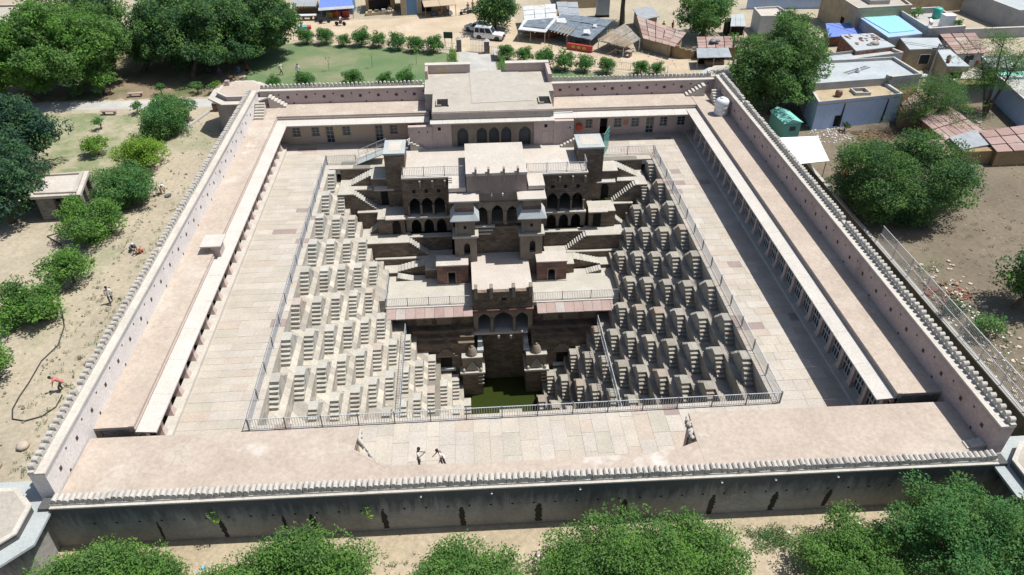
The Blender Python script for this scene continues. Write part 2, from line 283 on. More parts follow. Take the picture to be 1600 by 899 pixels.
# ================================================================ ground and courtyard
G0 = 0.5
gm = MB(); gxs = (-900, -26.0, 26.7, 32.5, 900); gys = (-500, -26.6, 20.0, 27.9, 1500)
gm.add([(x, y, G0) for y in gys for x in gxs], [(j*5+i, j*5+i+1, j*5+i+6, j*5+i+5) for j in range(4) for i in range(4) if (i, j) not in ((1, 1), (1, 2), (2, 1), (1, 0), (2, 0))])
struct('ground', gm, 'earth')
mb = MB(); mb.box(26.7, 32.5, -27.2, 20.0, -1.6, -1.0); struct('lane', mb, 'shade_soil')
def ragged(poly, step=.8, j=.35):
    rng = random.Random(len(poly)); out = []
    for (x0, y0), (x1, y1) in zip(poly, poly[1:]+poly[:1]):
        n = max(1, int(math.hypot(x1-x0, y1-y0)/step))
        out += [(x0+(x1-x0)*i/n+rng.uniform(-j, j), y0+(y1-y0)*i/n+rng.uniform(-j, j)) for i in range(n)]
    return out
def sheet(name, poly, z, m, kind='structure'):
    mb = MB(); mb.add([(x, y, z) for x, y in poly], [tuple(range(len(poly)))]); return obj(name, mb.mesh(name, m), None, kind=kind)
sheet('earth_yard', [(32.52, -120), (140, -120), (140, 36), (36, 36), (34.6, 26.5), (32.52, 20)], G0+.004, 'earth_dry')
sheet('front_ground', [(-26.2, -90), (60, -90), (60, -27.0), (32.5, -26.9), (-26.2, -26.5)], .15, 'earth_front')
sheet('lawn', ragged([(-29.6, 38.2), (-3.5, 38.2), (-3.4, 51.2), (-13, 54.4), (-27.5, 57.4), (-33, 56), (-31.5, 45)], .6, .22), G0+.005, 'lawn')
sheet('lawn', [(1.9, 38.2), (24.2, 38.2), (21.5, 40.2), (13.5, 42.4), (8.4, 44.6), (1.9, 48.6)], G0+.005, 'lawn')
sheet('shaded_ground', ragged([(-80, 37.2), (-50, 37.4), (-30, 37.6), (-30.2, 41), (-32.5, 45), (-31.0, 50), (-33.5, 55), (-38, 58.5), (-50, 60), (-80, 61)], .7, .4), G0+.003, 'shade_soil')  # shade under the trees put into the soil colour
sheet('grass_patch', ragged([(-54, 14.5), (-46, 12.5), (-40, 13.2), (-38.2, 16.4), (-38.5, 20), (-37.0, 23), (-37.8, 28.5), (-40.5, 31.8), (-46, 33.4), (-56, 33)], .7, .4), G0+.004, 'dry_grass')
# road: worn dirt road beyond the garden
sheet('road', ragged([(-36, 59.4), (-27.6, 58.2), (-13, 55.6), (-3.3, 52.7), (1.9, 50.2), (8.4, 46.2), (13.5, 43.7), (22, 41.8), (27, 41.6), (29, 46), (20, 50.5), (12, 55), (6, 62), (6, 74), (2, 110), (-6, 110), (-5, 71), (-14, 68.5), (-31, 68.5), (-40, 67.5)], .9, .3), G0+.007, 'road_dirt')
sheet('path', [(-61, 34.6), (-45, 34.2), (-33.0, 34.0), (-29.0, 34.0), (-29.0, 35.6), (-33, 36.8), (-45, 36.9), (-61, 36.9)], G0+.008, 'concrete')
sheet('path', [(-3.25, 31.5), (1.85, 31.5), (1.8, 44.5), (1.75, 50.4), (-3.15, 52.4), (-3.3, 44)], G0+.009, 'concrete')
# courtyard: bed of joints, then paving slabs laid one by one
XW = 17.12; XC = 23.0; YF, YB = -18.4, 17.7
def court(name, x0, x1, y0, y1):
    mb = MB(); mb.box(x0, x1, y0, y1, -.6, -.02); return struct(name, mb, 'paver_joint')
slab_me = MB().box(-.5, .5, -.5, .5, -.09, 0).mesh('paving_slab', 'paver')
def pave(par, x0, x1, y0, y1, along, row, lmin, lmax, cap=300):
    rng = random.Random(hash((x0, y0)) & 255); n = 0; a = y0 if along == 'x' else x0; A = y1 if along == 'x' else x1; rows = []
    while a < A-.15:
        w = min(row*rng.uniform(.8, 1.25), A-a)
        if A-a-w < .3: w = A-a
        rows.append((a, w)); a += w
    spare = MB()
    for a, w in rows:
        b, B = (x0, x1) if along == 'x' else (y0, y1)
        while b < B-.05:
            l = min(rng.uniform(lmin, lmax), B-b)
            if B-b-l < .5: l = B-b
            g = .014; dz = rng.uniform(-.008, .004)
            cx, cy, sx, sy = (b+l/2, a+w/2, l-g, w-g) if along == 'x' else (a+w/2, b+l/2, w-g, l-g)
            if n < cap: obj('paving_slab', slab_me, par, (cx, cy, dz), rng.uniform(-.006, .006), (sx, sy, 1))
            else: spare.box(cx-sx/2, cx+sx/2, cy-sy/2, cy+sy/2, -.09, dz)
            n += 1; b += l
    if spare.v: part('paving_slabs', spare, 'paver', par, kind='stuff')
fl = court('courtyard_floor', -XC, -XW, -24, 24.2); pave(fl, -22.2, -XW+.02, -23.3, 24.1, 'x', .78, .9, 2.6)
fr = court('courtyard_floor', XW, XC, -24, 24.2); pave(fr, XW-.02, 22.6, -23.3, 24.1, 'x', .85, .9, 2.4)
ff = court('courtyard_floor', -XW, XW, -25.6, YF); pave(ff, -XW, XW, -24.2, YF+.02, 'y', .95, 1.0, 2.6)
fb = court('courtyard_floor', -XW, XW, YB, 24.2); pave(fb, -XW, XW, YB, 24.1, 'x', .85, 1.0, 2.6)
# ================================================================ stepwell
DZ, DX = 1.383, 1.092
def LV(k): return 0.0 if k <= 0 else -.117-DZ*k
def XT(t): return XW-(t-1)*DX                                    # wall plane of tier t
def YT(t): return YF+(t-1)*1.1
FW = .66                                                          # width of a flight
def worn(mb, rng, k=.022):                                         # chipped, uneven stone: every corner a little off
    mb.v = [(x+rng.uniform(-k, k), y+rng.uniform(-k, k), z+rng.uniform(-k, k*.4)) for x, y, z in mb.v]; return mb
def flight_meshes(H, m, seed):
    R = H/6; tr = .25; rng = random.Random(seed)
    mb = MB()                                                     # origin at the wall foot under the landing; x points into the pit
    mb.box(0, FW, -.45, .45, 0, H-.07)
    mb.box(-.02, FW+.04, -.47, .47, H-.07, H)
    for j in range(1, 6):
        y = .45+tr*(j-1); mb.box(0, FW, y, y+tr, 0, H-R*j-.05); mb.box(0, FW+.03, y-.0, y+tr+.03, H-R*j-.05, H-R*j)
    for j in range(1, 6):
        y = -.45-tr*j; mb.box(.04, FW-.04, y, y+tr, 0, H-R*j-.08)
    worn(mb, rng); sts = []
    for j in range(3):
        st = MB(); st.box(-.01, FW+.02, -tr-.03, 0, -.06, 0); st.box(0.0, FW, -tr, 0, -R+.0, -.06); sts.append(worn(st, rng).mesh('step', m))
    return mb.mesh('stair_flight', m), sts, R, tr
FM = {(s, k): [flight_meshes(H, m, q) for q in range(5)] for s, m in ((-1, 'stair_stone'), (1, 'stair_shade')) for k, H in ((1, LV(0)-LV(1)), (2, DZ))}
YMAX = {1: 16.2, 2: 14, 3: 11.8, 4: 9.6, 5: 7.4, 6: .9, 7: -1.4, 8: .9, 9: -1.4, 10: .9, 11: -1.4, 12: .9, 13: -1.4}
def stepped(side, label):
    root = thing('stepped_terraces', label, 'stepwell side')
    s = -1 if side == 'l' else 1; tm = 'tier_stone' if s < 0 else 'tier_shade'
    for t in range(1, 14):
        mb = MB(); yb = 19.2 if t == 1 else 17.7 if t == 2 else (14.5 if t <= 3 else 12.5 if t == 4 else 11 if t == 5 else 9)
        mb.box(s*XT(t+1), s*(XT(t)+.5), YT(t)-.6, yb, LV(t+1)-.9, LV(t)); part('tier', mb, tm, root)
        sh = .4 if t >= 8 else 0.0
    mb = MB(); mb.box(s*XW, s*(XW+.6), YF, YB, LV(1)-.5, -.61); part('rim_wall', mb, tm, root)
    for t in range(1, 14):
        for q in range(-5, 6):
            y = -1.693+(q+.5*((t-1) % 2))*4.4
            if y > YMAX[t] or y-.9 < YT(t)-.1: continue
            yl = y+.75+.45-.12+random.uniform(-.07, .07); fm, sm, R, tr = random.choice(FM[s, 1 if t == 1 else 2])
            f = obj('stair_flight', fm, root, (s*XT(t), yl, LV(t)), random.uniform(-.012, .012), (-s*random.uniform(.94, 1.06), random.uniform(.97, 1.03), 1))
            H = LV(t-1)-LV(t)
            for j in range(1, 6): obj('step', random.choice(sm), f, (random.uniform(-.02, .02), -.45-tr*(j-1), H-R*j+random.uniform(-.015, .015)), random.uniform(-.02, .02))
    return root
stepped('l', 'sunlit left side of the stepwell, rows of small double stairs on thirteen terraces')
stepped('r', 'shadow-striped right side of the stepwell, rows of small double stairs on thirteen terraces')
root = thing('stepped_terraces', 'near side of the stepwell, stepping down to the green water below the front railing', 'stepwell side')
for t in range(1, 14):
    mb = MB(); mb.box(-XT(t)+.02, XT(t)-.02, YT(t)-.5, YT(t+1), LV(t+1)-.9, LV(t)-.006); part('tier', mb, 'tier_stone', root)
mb = MB(); mb.box(-XW, XW, YF-.5, YF, LV(1)-.5, -.61); part('rim_wall', mb, 'tier_stone', root)
mb = MB(); mb.box(-.6, 1.6, YT(14), -1.9, -18.6, -16.6); mb.box(1.6, 2.3, YT(14), -2.2, -18.6, -17.0); part('landing', mb, 'stair_stone', root)
WZ = -18.0
mb = MB(); mb.quad((-4.4, -6, WZ), (4.4, -6, WZ), (4.4, 5.2, WZ), (-4.4, 5.2, WZ)); struct('water', mb, 'pond_water')
mb = MB(); mb.box(-4.6, 4.6, -6, 6, -19.4, -19.2); struct('well_bed', mb, 'dark_void')
# ================================================================ palace on the far side of the well
UZ = 1.2                                                          # upper terrace level
ZB, ZC, ZD, ZE, ZT = -3.2, -5.1, -6.8, -7.55, -8.0
upper = thing('arcaded_palace', 'dark stone upper palace of the stepwell with two storeys of arched galleries', 'palace')
def facade(xs, up, low, root):
    x0, x1 = xs
    mb = MB(); arch_wall(mb, x0, x1, -3.13, UZ-.18, 12.95, 13.35, [(cx, hw, -3.13, -1.95, -1.1) for cx, hw in up]); part('upper_arcade_wall', mb, 'palace_stone', root)
    mb = MB(); arch_wall(mb, x0, x1, ZC, -3.33, 12.95, 13.3, [(cx, hw, ZC, -4.35, -3.62) for cx, hw in low]); part('lower_arcade_wall', mb, 'palace_smooth', root)
    mb = MB(); mb.box(x0-.05, x1+.05, 12.5, 13.3, -3.33, -3.13); part('gallery_floor', mb, 'palace_floor', root)
    mb = MB(); mb.box(x0-.03, x1+.03, 13.3, 15.6, -3.33, -3.134); part('inner_floor', mb, 'palace_smooth', root)
    mb = MB(); mb.box(x0, x1, 15.6, 16, ZC, UZ-.2); mb.box(x0, x0+.25, 13.4, 15.6, ZC, UZ-.2); mb.box(x1-.25, x1, 13.4, 15.6, ZC, UZ-.2); part('gallery_back_wall', mb, 'shade_stone', root)
    mb = MB(); mb.box(x0-.08, x1+.08, 12.86, 13.5, UZ-.18, UZ-.02); part('roof_coping', mb, 'coping', root)
    for cx, hw in up:
        for e in (-1, 1):
            x = cx+e*(hw+.09)
            mb = MB(); mb.lathe([(.15, 0), (.15, .16), (.08, .22), (.07, 1.0), (.12, 1.12), (.13, 1.2)], 8, (x, 12.93, -3.13)); part('column', mb, 'palace_smooth', root)
    for i, (cx, hw) in enumerate(up):
        mb = MB(); mb.box(cx+hw+.02, cx+hw+.2, 12.55, 12.95, UZ-1.0, UZ-.32); part('water_spout', mb, 'palace_smooth', root)
        mb = MB(); mb.box(cx-.16, cx+.16, 12.9, 12.97, -.55, -.2); part('wall_niche', mb, 'dark_void', root)
facade((-9.2, -4.4), [(-8.15, .55), (-6.92, .57), (-5.68, .57)], [(-8.2, .5), (-6.9, .5), (-5.6, .5)], upper)
facade((4.3, 9.3), [(5.85, .55), (7.15, .57), (8.43, .55)], [(5.82, .5), (7.1, .5), (8.38, .5)], upper)
mb = MB(); mb.box(-9.2, -2.95, 13.42, 19.6, UZ-.35, UZ); mb.box(3.15, 9.35, 13.42, 19.6, UZ-.35, UZ); mb.box(-2.95, 3.15, 17.05, 19.6, UZ-.35, UZ-.003)
mb.box(-4.62, -2.95, 10.42, 13.42, UZ-.4, UZ-.002); mb.box(3.15, 4.75, 10.42, 13.42, UZ-.4, UZ-.002); part('terrace_roof', mb, 'lime_roof', upper)
mb = MB(); mb.box(-9.15, 9.3, 15.9, 19.5, -20, UZ-.36); mb.box(-4.4, 4.3, 13.4, 15.9, -20, UZ-3.2); part('core_wall', mb, 'palace_stone', upper)
for s, x in ((-1, -9.2), (1, 9.3)):
    mb = MB(); mb.box(x-.12 if s < 0 else x, x if s < 0 else x+.12, 13.0, 15.2, ZC-8, UZ-.1); part('end_wall', mb, 'palace_stone', upper)
# central hall
hall = thing('central_hall', 'pale plastered hall block with three arches between two jharokha towers', 'hall')
mb = MB(); mb.box(-2.9, 3.0, 10.38, 17.05, 2.45, 2.72); part('roof', mb, 'lime_roof', hall)
mb = MB(); mb.box(-2.87, 2.97, 10.42, 17.0, .55, 2.45); part('upper_wall', mb, 'hall_plaster', hall)
mb = MB(); mb.box(-2.87, 2.97, 10.42, 13.4, -.45, .55); part('parapet_wall', mb, 'palace_smooth', hall)
mb = MB(); mb.box(-3.0, 3.1, 10.3, 10.5, -.55, -.4); part('cornice', mb, 'palace_smooth', hall)
mb = MB(); arch_wall(mb, -2.9, 3.0, -2.95, -.55, 10.42, 10.8, [(-1.42, .52, -2.95, -1.75, -.95), (.08, .58, -2.95, -1.7, -.8), (1.56, .52, -2.95, -1.75, -.95)]); part('arcade_wall', mb, 'palace_smooth', hall)
mb = MB(); mb.box(-2.9, 3.0, 10.8, 13.4, -3.2, -2.95); part('floor', mb, 'palace_smooth', hall)
mb = MB(); mb.box(-2.9, 3.0, 13.2, 13.42, -2.95, -.5); part('hall_back_wall', mb, 'shade_stone', hall)
mb = MB(); mb.box(-2.9, 3.0, 10.3, 13.4, -9.5, -3.2); part('base_wall', mb, 'palace_stone', hall)
for k, (dz, w) in enumerate(((-2.95, 2.0), (-3.35, 1.8), (-3.75, 1.6))):
    mb = MB(); mb.box(-2.2, -2.2+w, 9.95, 10.32, dz-.14, dz); part('ledge', mb, 'coping', hall)
for x in (-.74, .9):
    mb = MB(); mb.lathe([(.2, 0), (.2, .2), (.1, .28), (.09, 1.15), (.15, 1.3), (.17, 1.42)], 8, (x, 10.4, -2.95)); part('column', mb, 'palace_smooth', hall)
for x in (-1.95, -.72, .75, 2.1):
    mb = MB(); mb.box(x-.1, x+.1, 10.2, 10.7, 1.9, 3.25); part('roof_fin', mb, 'hall_plaster', hall)
for x in (-.45, .62):
    mb = MB(); mb.box(x-.06, x+.06, 10.1, 10.42, .35, .6); part('water_spout', mb, 'white_paint', hall)
# projecting towers with sloping eaves
def tower(cx, label, roofx):
    t = thing('jharokha_tower', label, 'tower')
    yf = 8.9
    mb = MB(); mb.box(cx-.95, cx+.95, yf, 10.45, -3.2, -1.1); part('balcony_wall', mb, 'palace_smooth', t)
    mb = MB(); arch_wall(mb, cx-1.1, cx+1.1, -8.0, -3.42, yf-.12, yf+.3, [(cx+.12, .3, -5.45, -4.5, -4.05)]); mb.box(cx-1.1, cx+1.1, yf+.9, 10.45, -9, -3.42); mb.box(cx-1.1, cx-.8, yf+.3, yf+.9, -9, -3.42); mb.box(cx+.8, cx+1.1, yf+.3, yf+.9, -9, -3.42); part('base', mb, 'palace_smooth', t)
    mb = MB(); mb.box(cx-1.28, cx+1.3, yf-.3, 10.45, -3.42, -3.2); part('cornice', mb, 'palace_floor', t)
    mb = MB(); mb.box(cx-.14, cx+.14, yf-.012, yf+.05, -2.5, -2.15); part('window', mb, 'dark_void', t)
    for e in (-1, 1):
        mb = MB(); mb.box(cx+e*.86-.09, cx+e*.86+.09, yf-.09, yf, -3.2, -1.2); part('pilaster', mb, 'palace_smooth', t)
    a, b = 1.42, .92                                               # hipped sloping eave
    mb = MB(); z0, z1 = -1.28, -.55; y0, y1 = yf-.55, yf-.02
    vs = [(cx-a, y0, z0), (cx+a, y0, z0), (cx+a, 10.6, z0), (cx-a, 10.6, z0), (cx-b, y1, z1), (cx+b, y1, z1), (cx+b, 10.6, z1), (cx-b, 10.6, z1)]
    mb.add(vs, [(0, 1, 5, 4), (1, 2, 6, 5), (3, 0, 4, 7)]); mb.add([(x, y, z-.09) for x, y, z in vs], [(4, 5, 1, 0), (5, 6, 2, 1), (7, 4, 0, 3)])
    mb.quad(vs[0], (cx-a, y0, z0-.09), (cx+a, y0, z0-.09), vs[1]); mb.quad(vs[1], (cx+a, y0, z0-.09), (cx+a, 10.6, z0-.09), vs[2]); mb.quad(vs[3], (cx-a, 10.6, z0-.09), (cx-a, y0, z0-.09), vs[0])
    part('eave', mb, 'grey_slab', t)
    mb = MB(); mb.box(cx-b, cx+b, yf, 11.2, -.56, -.18); part('frieze', mb, 'red_stone', t)
    mb = MB(); mb.box(cx-b+.02, cx+b-.02, yf+.02, 11.2, -.18, .5); part('parapet', mb, 'palace_smooth', t)
    mb = MB(); mb.box(roofx[0], roofx[1], yf-.12, 11.3, .5, .66); part('roof', mb, 'lime_roof', t)
    mb = MB()
    for i in range(3): mb.box(roofx[0]-.0, roofx[0]+.35, 11.5+.45*i, 11.62+.45*i, UZ, UZ+.12)
    part('roof_ridge', mb, 'coping', t)
tower(-3.18, 'left jharokha tower with grey sloping eave beside the central arches', (-4.6, -1.72))
tower(3.36, 'right jharokha tower with grey sloping eave beside the central arches', (1.98, 4.74))
# lower terrace, cells and front pavilion
low = thing('lower_terrace', 'broad pale terrace with pink stone eaves above the green water', 'terrace')
mb = MB(); mb.box(-11.12, -2.76, 3.85, 9.2, ZT-.4, ZT); mb.box(3.1, 11.7, 3.85, 9.2, ZT-.4, ZT); mb.box(-2.76, 3.1, 9.0, 10.3, ZT-.4, ZT); part('floor', mb, 'palace_floor', low)
mb = MB(); mb.box(-11.7, -11.12, 3.9, 9.2, ZT-1.5, -7.1); mb.box(11.7, 12.0, 3.9, 9.2, ZT-1.5, -7.1); part('side_step', mb, 'tier_stone', low)
for xa, xb in ((-11.1, -2.76), (3.1, 11.6)): mb = MB(); mb.box(xa, xb, 4.0, 9.0, -20, ZT-.4); part('upper_wall', mb, 'palace_stone', low)
for s, xa, xb in ((-1, -11.05, -2.78), (1, 3.45, 11.55)):
    n = 9; w = (xb-xa)/n
    for i in range(n):
        x0, x1 = xa+w*i+.012, xa+w*(i+1)-.012; dz = random.uniform(-.012, .012)
        mb = MB(); mb.ext([(2.55, -8.46+dz), (3.85, -8.16+dz), (3.85, -8.05+dz), (2.55, -8.36+dz)], x0, x1, 'x'); part('eave_stone', mb, 'pink_slab', low)
    mb = MB(); mb.box(xa-.05, xb+.05, 3.78, 4.2, ZT-.06, ZT+.03); part('coping', mb, 'coping', low)
    for z0, z1, y in ((-9.3, -9.05, 3.9), (-11.2, -10.6, 3.3), (-11.7, -11.2, 2.9), (-20, -11.7, 2.55)):
        xi = 2.95 if s > 0 else -2.75; xo = 11.4 if s > 0 else -11.0
        mb = MB(); mb.box(min(xi, xo), max(xi, xo), y, 4.05, z0, z1); part('plinth_course' if z1-z0 < 1 else 'lower_wall', mb, 'palace_stone', low)
    for i in range(3):
        cx = (-9.6+i*2.0) if s < 0 else (4.9+i*2.0)
        mb = MB(); mb.box(cx-.75, cx+.75, 3.93, 4.02, -10.35, -9.4); part('wall_panel', mb, 'palace_smooth', low)
        mb = MB(); mb.box(cx-.7, cx+.7, 3.92, 4.02, -8.95, -8.5); part('window_slot', mb, 'dark_void', low)
    cx = -5.6 if s < 0 else 6.0                                    # shrine niche in the lower wall
    mb = MB(); mb.box(cx-.55, cx+.55, 2.5, 2.6, -14.7, -13.4); part('niche', mb, 'dark_void', low)
    mb = MB(); mb.box(cx-.9, cx+.9, 2.2, 2.6, -14.95, -14.72); part('sill', mb, 'grey_slab', low)
    for k in range(4):
        w = 1.15-.26*k; mb = MB(); mb.box(cx-w, cx+w, 2.42-.03*k, 2.56, -13.35+.26*k, -13.15+.26*k); part('carved_course', mb, 'palace_smooth', low)
def cell(x0, x1, label, arched):
    c = thing('roof_cell', label, 'small room'); yf, yb, zt = 7.35, 9.1, -5.78
    mb = MB(); cx = (x0+x1)/2+(-.1 if not arched else .0)
    if arched: arch_wall(mb, x0+.05, x1-.05, ZT, zt, yf, yf+.3, [(cx, .34, ZT+.02, ZT+1.0, ZT+1.4)])
    else:
        mb.box(x0+.05, cx-.33, yf, yf+.3, ZT, zt); mb.box(cx+.33, x1-.05, yf, yf+.3, ZT, zt); mb.box(cx-.33, cx+.33, yf, yf+.3, ZT+1.45, zt)
    mb.box(x0+.05, x0+.3, yf+.3, yb, ZT, zt); mb.box(x1-.3, x1-.05, yf+.3, yb, ZT, zt); mb.box(x0+.05, x1-.05, yb-.3, yb, ZT, zt)
    part('wall', mb, 'red_stone', c)
    mb = MB(); mb.box(x0, x1, yf-.06, yb+.05, zt, zt+.14); part('roof', mb, 'lime_roof', c)
    mb = MB(); mb.box(x0-.02, x1+.02, yf-.14, yf-.001, ZT, ZT+.09); part('plinth', mb, 'coping', c)
    mb = MB()
    for e in (-1, 1): mb.box(cx+e*.42-.06, cx+e*.42+.06, yf-.05, yf-.002, ZT+.1, ZT+1.5)
    mb.box(cx-.5, cx+.5, yf-.05, yf-.002, ZT+1.5, ZT+1.62); part('door_frame', mb, 'palace_smooth', c)
cell(-6.2, -3.0, 'small red stone cell with a square doorway left of the pavilion roof', False)
cell(3.75, 6.85, 'small red stone cell with an arched doorway right of the pavilion roof', True)
pav = thing('arched_pavilion', 'projecting stone pavilion with three arches above the water', 'pavilion')
mb = MB(); mb.box(-2.74, 3.06, 3.95, 10.3, -6.6, -6.32); part('roof', mb, 'lime_roof', pav)
mb = MB(); mb.box(-2.74, 3.06, 3.5, 3.95, -8.35, -6.33); part('parapet_wall', mb, 'palace_stone', pav)
mb = MB(); mb.box(-2.74, -2.4, 3.95, 10.2, -12, -6.6); mb.box(2.72, 3.06, 3.95, 10.2, -12, -6.6); mb.box(-2.4, 2.72, 6.4, 10.2, -12, -6.6); part('side_wall', mb, 'palace_stone', pav)
mb = MB(); mb.box(-2.82, 3.14, 3.3, 3.9, -8.62, -8.35); part('red_band', mb, 'red_stone', pav)
mb = MB(); arch_wall(mb, -2.74, 3.06, -11.1, -8.62, 3.55, 3.9, [(-1.68, .6, -11.1, -9.75, -8.95), (.2, .93, -11.1, -9.75, -8.8), (2.02, .6, -11.1, -9.75, -8.95)]); part('arcade_wall', mb, 'palace_smooth', pav)
mb = MB(); mb.box(-2.4, 2.72, 3.9, 6.4, -11.3, -11.1); part('floor', mb, 'palace_floor', pav)
mb = MB(); mb.box(-2.95, 2.6, 3.2, 3.9, -11.3, -11.11); part('sill_ledge', mb, 'coping', pav)
mb = MB(); mb.box(-2.75, 3.0, 4.1, 6.4, -20, -11.3); part('well_wall', mb, 'palace_stone', pav)
for x in (-.9, 1.28):
    mb = MB(); mb.lathe([(.22, 0), (.22, .22), (.12, .3), (.1, 1.3), (.17, 1.48), (.19, 1.6)], 8, (x, 3.53, -11.1)); part('column', mb, 'palace_smooth', pav)
for x in (-2.4, -.93, 1.2, 2.85):
    mb = MB(); mb.box(x-.16, x+.16, 3.36, 4.1, -7.0, -5.75); part('roof_fin', mb, 'palace_smooth', pav)
for x in (-1.65, -.5, 1.0, 1.9):
    mb = MB(); mb.box(x-.06, x+.06, 3.485, 3.52, -7.35, -7.22); part('wall_hole', mb, 'dark_void', pav)
mb = MB(); mb.box(.02, .5, 3.48, 3.52, -7.35, -7.05); part('wall_hole', mb, 'dark_void', pav)
for x in (-.3, .9):
    mb = MB(); mb.box(x-.1, x+.1, 3.0, 3.3, -11.75, -11.4); part('bracket', mb, 'coping', pav)
for x0, x1 in ((-2.6, -1.75), (2.0, 2.8)):
    mb = MB(); mb.box(x0+.12, x1-.12, 2.4, 4.15, -12.9, -12.6); mb.box(x0+.2, x1-.2, 2.9, 4.15, -12.6, -11.9); part('buttress', mb, 'grey_slab', pav)
def shrine(cx, label):
    p = thing('shrine_pier', label, 'shrine pier'); h = 1.02; yf = 1.75; zt = -13.1
    mb = MB(); mb.box(cx-h, cx+h, yf, 4.15, -20, -14.95); part('pier', mb, 'palace_stone', p)
    mb = MB(); mb.box(cx-h-.22, cx+h+.22, yf-.28, 4.1, -14.95, -14.72); part('cornice', mb, 'palace_floor', p)
    mb = MB(); mb.box(cx-h+.03, cx+h-.03, yf+.12, 4.1, -14.72, zt); part('upper_block', mb, 'palace_smooth', p)
    mb = MB(); mb.box(cx-h-.02, cx+h+.02, yf+.02, 3.2, zt, zt+.14); part('roof', mb, 'palace_floor', p)
    mb = MB(); mb.lathe([(.5, 0), (.52, .2), (.46, .24), (.48, .45), (.38, .55), (.36, .72), (.22, .84), (.14, .9), (.16, 1.0), (.02, 1.1)], 12, (cx+.0, 2.35, zt+.14)); part('dome', mb, 'palace_smooth', p)
    mb = MB()
    for k in range(4):
        w = .66-.17*k
        for e in (-1, 1):
            a = (cx+e*w, yf+.08, -14.62); b = (cx, yf+.08, -14.62+1.25*w+.28)
            d = Vector((b[0]-a[0], 0, b[2]-a[2])).normalized()*.0; t_ = .075
            vs = [(a[0], yf+.0, a[2]), (b[0], yf+.0, b[2]), (b[0], yf+.0, b[2]-t_*1.7), (a[0]-e*t_*1.3, yf+.0, a[2])]
            vs += [(x, yf+.13, z) for x, y, z in vs]
            mb.add(vs, [(0, 1, 2, 3), (0, 4, 5, 1), (3, 2, 6, 7), (0, 3, 7, 4)])
    part('carved_gable', mb, 'palace_floor', p)
    for e in (-1, 1):
        mb = MB(); mb.lathe([(.1, 0), (.16, .12), (.13, .3), (.05, .42)], 8, (cx+e*.85, yf-.05, -14.72)); part('finial', mb, 'palace_floor', p)
    mb = MB()
    for k in range(3): mb.box(cx+h-.5, cx+h+.1, yf-.07, yf, -15.5-.5*k, -15.38-.5*k)
    part('broken_ledge', mb, 'coping', p)
shrine(-3.02, 'carved stone shrine pier with a small dome left of the green water')
shrine(3.38, 'carved stone shrine pier with a small dome right of the green water')
